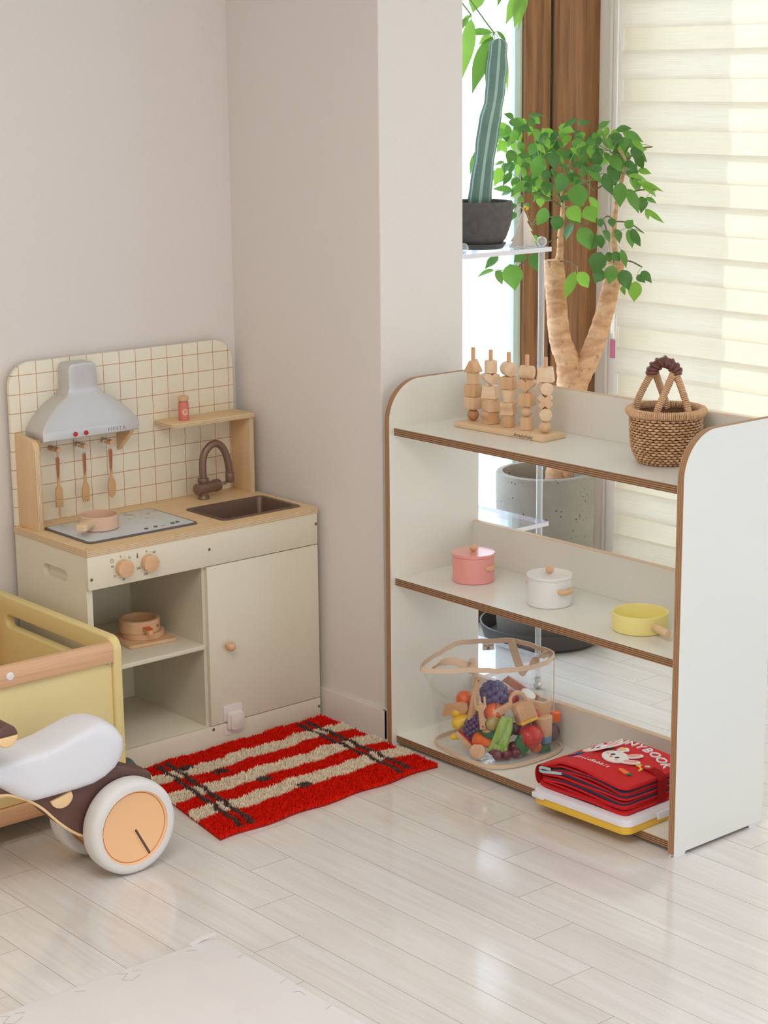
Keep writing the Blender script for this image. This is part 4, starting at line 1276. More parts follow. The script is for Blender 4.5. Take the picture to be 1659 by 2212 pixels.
t = bmesh.new(); t.faces.new([t.verts.new(p) for p in RA]); mb._join(t)
mb.build('vinyl_wall', M_vinyl, bag, smooth=80)
def ribbon_ring(R, h, th, dz=0):
    mb = MB(); t = bmesh.new(); n = len(R); rows = []
    c = Vector((.1, -.905, 0))
    for p in R:
        d = Vector((p.x - c.x, p.y - c.y, 0)).normalized()
        rows.append([t.verts.new(p + d * e + Vector((0, 0, z + dz))) for e, z in ((th, -h), (th, h), (-th, h), (-th, -h))])
    for i in range(n):
        A, B = rows[i], rows[(i + 1) % n]
        for k in range(4): t.faces.new((A[k], A[(k + 1) % 4], B[(k + 1) % 4], B[k]))
    bmesh.ops.recalc_face_normals(t, faces=t.faces)
    return mb._join(t)
wob = [p + Vector((0, 0, .0010 * sin(i * .5) + .0008 * sin(i * 1.3))) for i, p in enumerate(RB)]
ribbon_ring(wob, .0060, .0014).build('rim_webbing', M_vinylband, bag)
ribbon_ring([p + Vector((0, 0, .0045)) for p in RA], .0045, .0014).build('base_webbing', M_vinylband, bag)
sp_ = MB(); sp_.tube([(.212, -1.004, ZL + .008 + k * .0225) for k in range(11)], 1, flat=(.0045, .0007, (.8, .6, 0))); sp_.build('side_webbing', M_vinylband, bag)
def strap(path):
    mb = MB(); P = smooth_open(path, 8)
    t = bmesh.new(); rows = []
    for i, p in enumerate(P):
        d = (P[min(i + 1, len(P) - 1)] - P[max(i - 1, 0)]).normalized()
        u = Vector((0.55, -.45, .70)); u = (u - d * u.dot(d)).normalized(); w = d.cross(u) * .0008; u = u * .0105
        rows.append([t.verts.new(p + a) for a in (u + w, u - w, -u - w, -u + w)])
    for A, B in zip(rows, rows[1:]):
        for k in range(4): t.faces.new((A[k], A[(k + 1) % 4], B[(k + 1) % 4], B[k]))
    t.faces.new(rows[0]); t.faces.new(rows[-1])
    bmesh.ops.recalc_face_normals(t, faces=t.faces)
    return mb._join(t)
strap([(-.066, -.868, .262), (-.040, -.872, .272), (-.012, -.885, .272), (.010, -.905, .262), (.022, -.915, .270), (.004, -.930, .258), (.012, -.945, .262)]).build('carry_strap', M_vinylband, bag)
strap([(.226, -.838, .264), (.214, -.862, .248), (.196, -.898, .222), (.188, -.925, .210), (.192, -.945, .228), (.205, -.955, .252), (.226, -.958, .258), (.236, -.955, .248)]).build('carry_strap', M_vinylband, bag)
tg = MB(); tg.box(-.0150, .0150, -.0004, .0004, -.018, 0, M=TR(.185, -.799, .258) @ RZ(-31))
tg.text('green day', .0058, TR(.185, -.799, .2515) @ RZ(-31) @ TR(0, -.0008, 0) @ RX(90) @ RZ(180), .0001, mat=1)
tg.tube([TR(.185, -.799, .2450) @ RZ(-31) @ Vector((.0036 * cos(k * .449), -.0007, .0036 * sin(k * .449))) for k in range(14)], .0005, 5, True, mat=1)
for a in (0, 60, 120): tg.tube([TR(.185, -.799, .2450) @ RZ(-31) @ Vector((s * .0036 * cos(math.radians(a)), -.0007, s * .0036 * sin(math.radians(a)))) for s in (-1, 1)], .0004, 5, mat=1)
tg.build('brand_tag', [plain('tag_cloth', (226, 214, 204), .8, .02), M_mark], bag, smooth=0)

# contents: positions on a grid seen from the open side of the shelf (a = along the shelf, h = height, b = depth towards the window)
VD = Vector((.646, .763, 0)).normalized(); VR = Vector((.763, -.646, 0)).normalized()
BC = Vector((.105, -.915, 0))
def at(px, py, d=0):
    """px, py: offsets in mm to the right of and above the bag's foot as one faces it; d: mm towards the room"""
    return BC + VR * (px / 1000) - VD * (d / 1000) + Vector((0, 0, ZL + py / 1000))
def toy(mb, name, mats, label, cat='toy food', parent=None):
    return tag(mb.build(name, mats), label, cat, 'play food in the clear bag')
FM = M_fr
def facing(tilt=0, yaw=0):
    """local x = right, y = up, z = towards the room"""
    M = Matrix((( VR.x, 0, -VD.x), (VR.y, 0, -VD.y), (0, 1, 0))).to_4x4()
    return M @ RY(yaw) @ RZ(tilt)

def grapes(c, n, r, R, m, name, label, stretch=(1, 1, 1), seed=1):
    rnd = random.Random(seed); mb = MB()
    pts = []
    for k in range(n):
        y = 1 - 2 * (k + .5) / n; q = math.sqrt(1 - y * y); a = k * 2.39996
        pts.append(Vector((q * cos(a), y, q * sin(a))))
    for p in pts:
        v = Vector((p.x * R * stretch[0], p.y * R * stretch[1], p.z * R * stretch[2]))
        mb.sphere(c + (facing(-18).to_3x3() @ v), r * rnd.uniform(.92, 1.06), seg=14, rings=9)
    mb.sphere(c, R * .85, seg=12, rings=8)
    return toy(mb, name, m, label)
toy(MB().sphere(at(-80, 131, 0), .0195, (1, 1, .96), 28, 18), 'toy_orange', FM['orange'], 'whole orange toy fruit at the back left of the clear bag')
grapes(at(-7, 145, 10), 36, .0096, .0225, FM['grape'], 'toy_grapes', 'large bunch of violet toy grapes on top in the clear bag', (1.05, .98, 1), 3)
grapes(at(-62, 69, 40), 60, .0056, .0160, FM['grapedark'], 'toy_grapes', 'small dark bunch of toy grapes beside the banana in the clear bag', (1.0, 1.55, .9), 4)
# sliced orange fruit
c = at(-9, 108, 40); mb = MB()
for s in (-1, 1):
    t = bmesh.new(); bmesh.ops.create_uvsphere(t, u_segments=24, v_segments=16, radius=.0235)
    bmesh.ops.bisect_plane(t, geom=t.verts[:] + t.edges[:] + t.faces[:], plane_co=(s * .0012, 0, 0), plane_no=(s, 0, 0), clear_inner=True)
    bmesh.ops.holes_fill(t, edges=t.edges[:])
    mb._join(t, 0, TR(*c) @ facing(-8))
toy(mb, 'toy_orange', FM['orange'], 'cut orange toy fruit in two halves in the middle of the clear bag')
toy(MB().sphere(at(32, 122, -20), .0200, (1, 1, .92)), 'toy_tomato', FM['tomato'], 'red toy tomato behind the round-ended wooden server in the bag')
def banana(c, L, r, tilt, name, label, bend=.35, m='banana'):
    mb = MB(); M = TR(*c) @ facing(tilt)
    pts = [M @ Vector((L * (k / 12 - .5), -bend * L * ((k / 12 - .5) ** 2) * 2 + bend * L * .2, 0)) for k in range(13)]
    rr = [r * min(1, .30 + 1.5 * sin(PI * (k + .35) / 12.7)) for k in range(13)]
    mb.tube(pts, rr, 16)
    return toy(mb, name, [FM[m]], label)
banana(at(-77, 76, 18), .066, .0175, 6, 'toy_banana', 'thick yellow toy banana at the left front of the clear bag')
banana(at(-86, 100, 8), .054, .0110, 10, 'toy_banana', 'thin yellow toy banana behind the thick one in the bag', .2)
banana(at(-92, 47, 40), .050, .0085, -3, 'toy_banana', 'slim yellow toy banana piece under the thick banana', .25)
# avocado half
r = thing('toy_avocado', 'green toy avocado half beside the small dark grapes in the bag', 'toy food', tuple(at(-25, 72, 62)), 0, 'play food in the clear bag')
Ma = TR(*at(-25, 72, 62)) @ facing(4) @ RX(-62)
mb = MB(); t = bmesh.new(); bmesh.ops.create_uvsphere(t, u_segments=28, v_segments=18, radius=1)
bmesh.ops.bisect_plane(t, geom=t.verts[:] + t.edges[:] + t.faces[:], plane_co=(0, 0, 0), plane_no=(0, 0, 1), clear_outer=True)
bmesh.ops.holes_fill(t, edges=[e for e in t.edges if e.is_boundary])
for v in t.verts:
    f = 1 + .28 * v.co.x
    v.co = Vector((v.co.x * .0270, v.co.y * .0185 * f, v.co.z * .0190 * f))
mb._join(t, 0, Ma); mb.build('skin', FM['avocado'], r)
mb = MB(); mb.prism(ell(-.003, 0, .0105, .0078), 'z', -.0002, .0010, M=Ma); mb.build('cut_face', M_beechend, r)
# carrot
r = thing('toy_carrot', 'orange ridged toy carrot lying at the front of the clear bag', 'toy food', tuple(at(-34, 45, 76)), 0, 'play food in the clear bag')
Mc = TR(*at(-36, 46, 74)) @ facing(-24)
mb = MB(); pts = [Mc @ Vector((-.024 + .0046 * k, 0, 0)) for k in range(12)]
mb.tube(pts, [(.0135 - .00062 * k) * (1 + .05 * (k % 2)) * (.55 if k in (0,) else .6 if k == 11 else 1) for k in range(12)], 16); mb.build('root', FM['carrot'], r)
# leafy greens
r = thing('toy_lettuce', 'light green toy leafy vegetable standing in front in the clear bag', 'toy food', tuple(at(10, 60, 80)), 0, 'play food in the clear bag')
Ml = TR(*at(10, 72, 80)) @ facing(-16)
mb = MB()
for k in range(7):
    o = (k - 3) * .0046
    pts = [Ml @ Vector((o * (.55 + .5 * f), .034 - .078 * f, .004 * sin(3 * f + k))) for f in [i / 9 for i in range(10)]]
    mb.tube(pts, [.0050 + .0026 * sin(PI * min(1, f * 1.15)) + (.0008 * sin(k * 2 + f * 9)) for f in [i / 9 for i in range(10)]], 8)
for k in range(5):
    o = (k - 2) * .0065
    q = [Ml @ Vector((o, -.030, .004)), Ml @ Vector((o * 1.35, -.044, .006)), Ml @ Vector((o * 1.6, -.054 + .003 * (k % 2), .003))]
    mb.tube(q, [.0062, .0050, .0010], 8)
mb.build('leaves', FM['leek'], r, smooth=70)
# bread-like block with a painted foot
r = thing('toy_block', 'square pale wooden toy block with yellow painted base leaning in the bag', 'toy food', tuple(at(62, 112, 62)), 0, 'play food in the clear bag')
Mk = TR(*at(62, 116, 60)) @ facing(14, 24) @ RX(-14)
MB().box(-.0190, .0190, -.0150, .0210, -.0140, .0140, .0015, M=Mk).build('body', M_beechend, r)
MB().box(-.0195, .0195, -.0220, -.0151, -.0145, .0145, .0015, M=Mk).build('painted_base', FM['yellowpaint'], r)
# red pepper
r = thing('toy_pepper', 'glossy red toy bell pepper at the right front of the bag', 'toy food', tuple(at(78, 52, 55)), 0, 'play food in the clear bag')
c = at(78, 52, 52); mb = MB(); t = bmesh.new(); bmesh.ops.create_uvsphere(t, u_segments=32, v_segments=20, radius=.0275)
for v in t.verts:
    a = math.atan2(v.co.y, v.co.x); q = 1 + .07 * cos(3 * a)
    v.co = Vector((v.co.x * q, v.co.y * q, v.co.z * 1.12))
mb._join(t, 0, TR(*c) @ facing(12) @ RX(20)); mb.build('body', FM['tomato'], r)
MB().cyl(c + Vector((0, 0, .026)), c + Vector((.003, 0, .034)), .003, .002, 10).build('stalk', FM['green'], r)
# beaker with blue foot
r = thing('toy_cup', 'tapered pale wooden toy beaker with blue painted foot in the bag', 'toy food', tuple(at(112, 30, 30)), 0, 'play food in the clear bag')
c0 = at(118, 27, 30); ax = (facing(6).to_3x3() @ Vector((0, 1, 0)))
MB().cyl(c0 + ax * .0165, c0 + ax * .062, .0150, .0205, 28, .0012).build('body', M_beech, r)
MB().cyl(c0, c0 + ax * .0163, .0125, .0146, 28, .0012).build('painted_foot', FM['blue'], r)
toy(MB().box(-.012, .012, -.008, .008, -.008, .008, .001, M=TR(*at(113, 12, 28)) @ facing(3, 20)), 'toy_block', FM['green'], 'small green toy block under the beaker at the bottom of the bag')
toy(MB().cyl(at(141, 73, -4), at(144, 92, -4), .0125, .0105, 20, .002), 'toy_carrot', FM['carrot'], 'orange toy carrot slice at the right end of the bag')
toy(MB().sphere(at(134, 42, -2), .0215, (1, 1, 1.18)), 'toy_aubergine', FM['eggplant'], 'purple toy aubergine behind the beaker at the right of the bag')
c = at(-52, 21, 84); dd = -VD * .9 + Vector((0, 0, .35)) - VR * .1; dd.normalize()
toy(MB().cyl(c - dd * .013, c + dd * .006, .0185, .0185, 32, .0015), 'toy_disc', M_beech, 'round pale wooden toy disc at the front bottom of the bag')
for k, (px, py, d, lab) in enumerate([(-14, 26, 80, 'dark red toy cherry just right of the wooden disc'), (13, 27, 72, 'dark red toy cherry below the light green leaves'), (37, 27, 62, 'dark red toy cherry beside the dark green leaf'),
                             (-4, 11, 88, 'front dark red toy cherry nearest the bag base'), (18, 11, 84, 'middle dark red toy cherry on the bag floor'), (40, 11, 76, 'right-hand dark red toy cherry on the bag floor')]):
    toy(MB().sphere(at(px, py, d), .0105), 'toy_cherry', FM['cherry'], lab)
mb = MB(); Mg = TR(*at(58, 36, 66)) @ facing(-10)
mb.pillow([(-.013, -.018), (.004, -.022), (.014, -.010), (.012, .010), (.004, .022), (-.010, .016), (-.015, 0)], 'z', 0, .006); bmesh.ops.transform(mb.bm, matrix=Mg, verts=mb.bm.verts)
toy(mb, 'toy_leaf', FM['green'], 'dark green toy leaf between the cherries and the red pepper')
r = thing('toy_slice', 'wooden toy slice with red painted edge at the bag front left', 'toy food', tuple(at(-82, 45, 52)), 0, 'play food in the clear bag')
Ms = TR(*at(-80, 44, 56)) @ facing(-42, -20)
MB().box(-.026, .026, -.008, .0035, -.004, .004, .0012, M=Ms).build('body', M_beech, r)
MB().box(-.0262, .0262, .0037, .0062, -.0042, .0042, .0008, M=Ms).build('painted_rim', FM['tomato'], r)
# wooden utensils in the bag
def board(pts, half, M, holes=()):
    mb = MB(); mb.prism(pts, 'z', -half, half, .0012, M=M)
    for x, y, rr in holes: mb.cyl(M @ Vector((x, y, half - .0004)), M @ Vector((x, y, half + .0003)), rr, seg=18, mat=1)
    return mb
Mt = TR(*at(-58, 145, 38)) @ facing(-11, 30)
toy(board([(-.0075, -.050), (.0075, -.050), (.0068, .040), (.0045, .0475), (0, .049), (-.0045, .0475), (-.0068, .040)], .0045, Mt, [(0, .041, .0026)]), 'toy_knife', [M_beech, M_rosewood], 'long straight wooden toy knife standing upright in the bag', 'toy utensil')
Mt = TR(*at(-44, 117, 72)) @ facing(6, 12)
toy(board([(-.0060, -.034), (.0060, -.034), (.0050, .004), (.0120, .012), (.0125, .033), (.008, .033), (.0075, .018), (.0022, .018), (.002, .033), (-.002, .033), (-.0022, .018), (-.0075, .018), (-.008, .033), (-.0125, .033), (-.012, .012), (-.0050, .004)], .0035, Mt, [(0, -.028, .0024)]), 'toy_fork', [M_beech, M_rosewood], 'slotted wooden toy fork pointing down beside the avocado', 'toy utensil')
Mt = TR(*at(24, 130, 56)) @ facing(-58, 8)
mb = board([(-.0070, -.034), (.0070, -.034), (.0085, -.020), (.0060, .006), (-.0060, .006), (-.0085, -.020)], .0035, Mt, [(0, -.026, .0030)])
o_ = ell(0, .022, .0175, .0175, 32); mb.ring(o_, ell(0, .022, .0120, .0120, 32), 'z', -.0035, .0035, M=Mt)
toy(mb, 'toy_server', [M_beech, M_rosewood], 'wooden toy server with open round end lying across the bag', 'toy utensil')
Mt = TR(*at(-104, 108, 8)) @ facing(14, -25)
toy(board([(-.030, -.012), (.022, -.012), (.030, -.004), (.030, .006), (.022, .013), (-.018, .010)], .0045, Mt), 'toy_slab', [M_beechend], 'pale wooden toy slab leaning at the far left of the bag', 'toy food')
Mt = TR(*at(108, 92, 2)) @ facing(-2, 8)
toy(board([(-.020, -.036), (.016, -.036), (.024, -.030), (.024, -.020), (.018, -.012), (.022, .030), (.006, .024), (-.022, .030)], .006, Mt), 'toy_board', [M_beechend], 'notched pale wooden toy board standing behind the beaker', 'toy food')
toy(MB().cyl(at(74, 133, -8), at(77, 140, -6), .0160, .0150, 28, .001), 'toy_plate', M_white, 'white round toy plate behind the square wooden block', 'toy food')
Mt = TR(*at(62, 138, -52)) @ facing(-28, -10)
toy(board([(-.040, -.005), (.040, -.014), (.040, .005), (-.034, .010)], .004, Mt), 'toy_slab', [FM['pinkclay']], 'clay-pink toy slab leaning against the rail at the back of the bag', 'toy food')
toy(MB().sphere(at(-10, 88, 58), .0180, (1.2, .8, .9)), 'toy_pear', FM['olive'], 'olive toy pear half hidden under the cut orange')

for nm, px, py, d, r_, m_, lab in (('toy_plum', -22, 62, 30, .0175, 'eggplant', 'dark purple toy plum under the large grapes in the bag'), ('toy_pea', 22, 60, 34, .0180, 'green', 'round green toy fruit behind the light green leaves'),
        ('toy_plum', 46, 62, 24, .0180, 'eggplant', 'dark purple toy plum behind the red pepper'), ('toy_tomato', 84, 92, 22, .0165, 'tomato', 'red toy tomato wedged behind the square wooden block'),
        ('toy_plum', -50, 50, 20, .0175, 'grapedark', 'dark violet toy plum behind the small grapes'), ('toy_orange', 92, 22, 46, .0140, 'orange', 'small orange toy fruit under the red pepper'),
        ('toy_lime', -14, 40, 60, .0150, 'green', 'dark green toy lime between carrot and avocado'), ('toy_plum', 62, 24, 30, .0170, 'cherry', 'dark red toy plum buried at the middle of the bag floor'),
        ('toy_potato', -60, 96, 6, .0185, 'olive', 'olive toy potato behind the upright wooden knife'), ('toy_beet', 8, 34, 36, .0180, 'cherry', 'dark red toy beet buried below the light green leaves')):
    toy(MB().sphere(at(px, py, d), r_, (1.06, .98, .95)), nm, FM[m_], lab)
GROW = {'toy_grapes': 1.18, 'toy_orange': 1.12, 'toy_tomato': 1.2, 'toy_banana': 1.0, 'toy_avocado': 1.25, 'toy_carrot': 1.2, 'toy_lettuce': 1.12, 'toy_block': 1.22, 'toy_pepper': 1.08, 'toy_cup': 1.08, 'toy_cherry': 1.3, 'toy_leaf': 1.35,
        'toy_fork': 1.2, 'toy_server': 1.25, 'toy_knife': 1.1, 'toy_slice': 1.15, 'toy_slab': 1.25, 'toy_board': 1.12, 'toy_plate': 1.3, 'toy_pear': 1.2, 'toy_disc': 1.02}
for o in list(bpy.data.objects):
    if o.get('group') == 'play food in the clear bag' and o.parent is None:
        g = GROW.get(o.name.split('.')[0], 1.0)
        o.scale = (g, g, g)
        if o.type == 'MESH': o.location.z -= o.dimensions.z * (1 - 1 / g) * .5 if g > 1 else 0
        o.location.z = max(o.location.z, ZL + .0035) if o.type == 'MESH' else o.location.z

# ------------------------------------------------------------------ lidded drawing board and cloth book
MT = TR(.047, -1.3575, ZL) @ RZ(2.0)
tr_ = thing('toy_case', 'flat white and yellow plastic case under the red cloth book', 'toy case', (.047, -1.3575, ZL))
mb = MB(); mb.prism(rrect(-.1190, .1050, -.1420, .1420, .022, 8), 'z', ZL + .0004, ZL + .0200, .0015, M=TR(.047, -1.3575, 0) @ RZ(2.0)); mb.build('yellow_base', M_trayyellow, tr_)
mb = MB(); Mq = TR(.047, -1.3575, 0) @ RZ(2.0)
A0 = rrect(-.1215, .1075, -.1450, .1450, .024, 8); A1 = rrect(-.1200, .1060, -.1435, .1435, .0235, 8); A2 = rrect(-.108, .094, -.131, .131, .016, 8); A3 = rrect(-.100, .086, -.123, .123, .012, 8)
mb.loft([[Mq @ Vector((x, y, z)) for x, y in O] for O, z in ((A0, ZL + .0195), (A0, ZL + .0275), (A1, ZL + .0345), (A2, ZL + .0390), (A3, ZL + .0360))])
mb.build('white_lid', M_traywhite, tr_, smooth=50)
for y in (.118, -.118):
    mb = MB(); mb.box(-.1265, -.119, y - .018, y + .018, ZL + .016, ZL + .030, .003, M=Mq) if y > 0 else mb.box(-.02, .03, -.1485, -.143, ZL + .012, ZL + .030, .003, M=Mq)
    mb.build('latch', M_traywhite, tr_)

bk = thing('cloth_book', 'red cloth quiet book with rabbit appliques, strapped shut, on the case', 'book', (.050, -1.350, ZL + .04))
KX0, KX1, KY0, KY1 = -.058, .160, -1.486, -1.218
KZ = ZL + .0398
def kh(y):
    f = (KY0 - y) / (KY0 - KY1)            # 0 at the strap end, 1 at the spine
    return .066 + .012 * sin(PI * min(1, f * 1.05)) - .022 * max(0, f - .72) / .28 * 1.0
def ksheet(k, n, th, inset=0, mat=0, ins2=0):
    """one page: rounded outline, following the bulge of the closed book"""
    mb = MB(); t = bmesh.new()
    o = rrect(KX0 + inset, KX1 - inset, KY0 + inset, KY1 + ins2, .020, 8, (1, .3, .3, .9))
    # extra points along the long sides
    P = []
    for a, b in zip(o, o[1:] + o[:1]):
        L = math.hypot(b[0] - a[0], b[1] - a[1]); m = max(1, int(L / .012))
        for i in range(m): P.append((a[0] + (b[0] - a[0]) * i / m, a[1] + (b[1] - a[1]) * i / m))
    lo = [t.verts.new((x, y, 0)) for x, y in P]
    f = t.faces.new(lo)
    bmesh.ops.triangulate(t, faces=[f])
    # regular grid interior for the bulge
    for s in range(1, 22):
        yy = KY0 + (KY1 - KY0) * s / 22
        bmesh.ops.bisect_plane(t, geom=t.verts[:] + t.edges[:] + t.faces[:], plane_co=(0, yy, 0), plane_no=(0, 1, 0))
    for s in range(1, 8):
        xx = KX0 + (KX1 - KX0) * s / 8
        bmesh.ops.bisect_plane(t, geom=t.verts[:] + t.edges[:] + t.faces[:], plane_co=(xx, 0, 0), plane_no=(1, 0, 0))
    r = bmesh.ops.extrude_face_region(t, geom=t.faces[:])
    upv = [v for v in r['geom'] if isinstance(v, bmesh.types.BMVert)]
    ups = set(upv)
    for v in t.verts:
        base = KZ + kh(v.co.y) * k / n
        v.co.z = base + (th if v in ups else 0)
        edge = max(0, 1 - (v.co.x - KX0) / .05)
        v.co.z += .0022 * sin(k * 2.1 + v.co.y * 26) * edge
    bmesh.ops.recalc_face_normals(t, faces=t.faces)
    return mb._join(t, mat)
ksheet(0, 9, .0062).build('back_cover', M_redfelt, bk)
for k in range(1, 8):
    ksheet(k, 9, .0048, .003 + (k % 2) * .002, ins2=-.004).build('page', M_redfelt if k % 3 else M_reddark, bk)
for k in (2.6, 4.6, 6.3):
    ksheet(k, 9, .0052, .0045, ins2=-.030).build('felt_panel', M_navy, bk)
ksheet(8, 9, .0062).build('front_cover', M_redfelt, bk)
def ktop(y): return KZ + kh(y) * 8 / 9 + .0062
# spine: cloth wrapping the folded end
mb = MB(); rows = []
for s in range(9):
    a = PI * s / 8
    zc = (KZ + ktop(KY1)) / 2; hz = (ktop(KY1) - KZ) / 2 + .0003
    rows.append([(x, KY1 - .004 + .0125 * sin(a), zc - hz * cos(a)) for x in (KX0 + .002, KX0 + .06, KX0 + .12, KX1 - .004)])
t = bmesh.new(); V = [[t.verts.new(p) for p in r] for r in rows]
for A, B in zip(V, V[1:]):
    for c in range(3): t.faces.new((A[c], A[c + 1], B[c + 1], B[c]))
bmesh.ops.solidify(t, geom=t.faces[:], thickness=.002)
mb._join(t); mb.build('spine', M_redfelt, bk)
# strap with snap
SXs = .060
mb = MB(); pth = []
for y, z in ((-1.446, 0), (-1.462, 0), (-1.476, 0)): pth.append((y, ktop(y) + .0046))
pth += [(-1.4895, ktop(-1.486) - .004), (-1.4915, ktop(-1.486) - .022), (-1.4912, KZ + .020), (-1.4895, KZ + .004)]
t = bmesh.new(); rows = []
for i, (y, z) in enumerate(smooth_open([(0, a, b) for a, b in pth], 5) and [(p.y, p.z) for p in smooth_open([(0, a, b) for a, b in pth], 5)]):
    rows.append([t.verts.new((SXs + dx, y, z)) for dx in (-.014, .014)])
for A, B in zip(rows, rows[1:]): t.faces.new((A[0], A[1], B[1], B[0]))
bmesh.ops.solidify(t, geom=t.faces[:], thickness=.0022)
mb._join(t)
mb.prism(ell(0, 0, .014, .014, 24), 'z', -.0004, .0018, .0004, M=TR(SXs, -1.446, ktop(-1.446) + .0030))
so_ = mb.build('strap', M_redfelt, bk)
mb = MB(); mb.lathe([(0, .0022), (.0035, .002), (.0058, .0006), (.0060, 0)], 20, (SXs, -1.447, ktop(-1.447) + .0046)); mb.build('snap', M_steel, so_)
# appliques; u runs along the shelf towards its open end, v away from the room
def KM(u, v, rot=0, dz=0):
    y = -u
    sl_ = (ktop(y + .002) - ktop(y - .002)) / .004
    return TR(v, y, ktop(y) + .0004 + dz) @ RX(math.degrees(math.atan(sl_))) @ RZ(-90 + rot)
def flat(mb, pts, M, z0, z1, bev=.0006, mat=None): return mb.prism(pts, 'z', z0, z1, bev, mat=mat, M=M)
def rabbit(u, v, rot, name):
    M = KM(u, v, rot) @ Matrix.Scale(1.25, 4)
    mb = MB()
    flat(mb, ell(0, 0, .0300, .0235, 32), M, 0, .0030)
    flat(mb, ell(.0040, .0330, .0085, .0185, 24, 0), M @ RZ(-8), 0, .0028)
    flat(mb, ell(.0210, .0290, .0085, .0185, 24, 0), M @ RZ(-30), 0, .0028)
    o = mb.build('rabbit_applique', M_feltwhite, bk)
    mb = MB()
    flat(mb, ell(.0040, .0335, .0048, .0125, 20), M @ RZ(-8), .0028, .0038, .0003)
    flat(mb, ell(.0210, .0295, .0048, .0125, 20), M @ RZ(-30), .0028, .0038, .0003)
    for x in (-.0185, .0185): flat(mb, [(x - .0035, -.006), (x, -.0105), (x + .0035, -.006), (x + .002, -.0042), (x, -.0055), (x - .002, -.0042)], M, .0030, .0036, 0)
    mb.build('pink_patch', M_feltpink, o)
    mb = MB()
    for x in (-.0095, .0085): flat(mb, ell(x, -.0005, .0036, .0046, 18), M, .0030, .0037, .0002)
    mb.build('eye', M_ink, o)
    mb = MB(); flat(mb, ell(-.001, -.0085, .0036, .0025, 16), M, .0030, .0037, .0002); mb.build('nose', M_feltorange, o)
rabbit(1.3620, .047, -24, 'r'); rabbit(1.2820, .070, -10, 'r')
mb = MB()
LET = [('B', 1.240, .126, 22), ('U', 1.269, .135, 14), ('N', 1.297, .140, 7), ('N', 1.326, .141, 1), ('Y', 1.354, .139, -5), ('B', 1.381, .134, -10), ('O', 1.409, .127, -16), ('O', 1.437, .117, -22), ('K', 1.463, .105, -28)]
for ch, u, v, rot in LET: mb.text(ch, .036, KM(u, v, rot, .0010), .0015)
mb.build('title_letters', M_feltwhite, bk, smooth=0)
mb = MB(); 
for i, ch in enumerate('AtticRabbit'):
    u = 1.2900 + i * .0098 
    mb.text(ch, .0175, KM(u, -.003 - .0012 * i * .2, -4, .0004), .0003, shear=.1)
mb.build('embroidered_name', M_feltwhite, bk, smooth=0)
def carrotapp(u, v, rot, s=1):
    mb = MB(); M = KM(u, v, rot) @ Matrix.Scale(s, 4)
    flat(mb, [(-.020, 0), (-.014, .0055), (.006, .0075), (.011, .0055), (.012, 0), (.011, -.0055), (.006, -.0075), (-.014, -.0055)], M, 0, .0026, .0008)
    o = mb.build('carrot_applique', M_feltorange, bk)
    mb = MB(); flat(mb, [(.012, -.004), (.019, -.007), (.018, -.001), (.023, .001), (.018, .003), (.018, .008), (.012, .004)], M, 0, .0026, .0005); mb.build('carrot_top', M_feltgreen, o)
carrotapp(1.4310, .002, -8, 1.0); carrotapp(1.2380, .035, 30, .9)
mb = MB()
for a in range(5): flat(mb, ell(.0085 * cos(a * 1.2566), .0085 * sin(a * 1.2566), .0068, .0068, 18), KM(1.3420, .095, 10), 0, .0026, .0006)
o = mb.build('flower_applique', M_feltwhite, bk)
mb = MB(); flat(mb, ell(0, 0, .0060, .0060, 18), KM(1.3420, .095, 10), .0024, .0042, .0008); mb.build('flower_centre', M_feltyel, o)
mb = MB(); flat(mb, [(-.009, -.006), (-.003, -.003), (.004, -.007), (.008, -.002), (.005, .003), (.010, .008), (.002, .006), (-.004, .010), (-.005, .003), (-.010, .002)], KM(1.3080, .085, 0), 0, .0022, .0004); mb.build('leaf_applique', M_feltgreen, bk)
mb = MB(); flat(mb, [(-.014, .006), (-.006, .010), (.006, .004), (.012, -.008), (.013, -.020), (.009, -.022), (.006, -.010), (-.002, -.004), (-.012, -.002)], KM(1.4340, .052, 5), 0, .0026, .0006); mb.build('banana_applique', M_feltyel, bk)
mb = MB(); flat(mb, [(-.022, -.004), (-.008, -.003), (.004, -.001), (.016, .003), (.015, .007), (.002, .006), (-.008, .004), (-.020, .003)], KM(1.2640, .022, 10), 0, .0026, .0006); mb.build('blue_applique', M_feltblue, bk)
mb = MB(); P = smooth_open([(KX0 - .001, -1.262, KZ + .046), (KX0 - .003, -1.236, KZ + .044), (KX0 - .003, -1.229, KZ + .039), (KX0 - .002, -1.236, KZ + .034), (KX0 + .001, -1.270, KZ + .040), (KX0 + .010, -1.315, KZ + .045)], 6)
mb.tube(P, 1, flat=(.0032, .0005, (0, .3, 1))); mb.build('bookmark_ribbon', M_ribbon, bk)
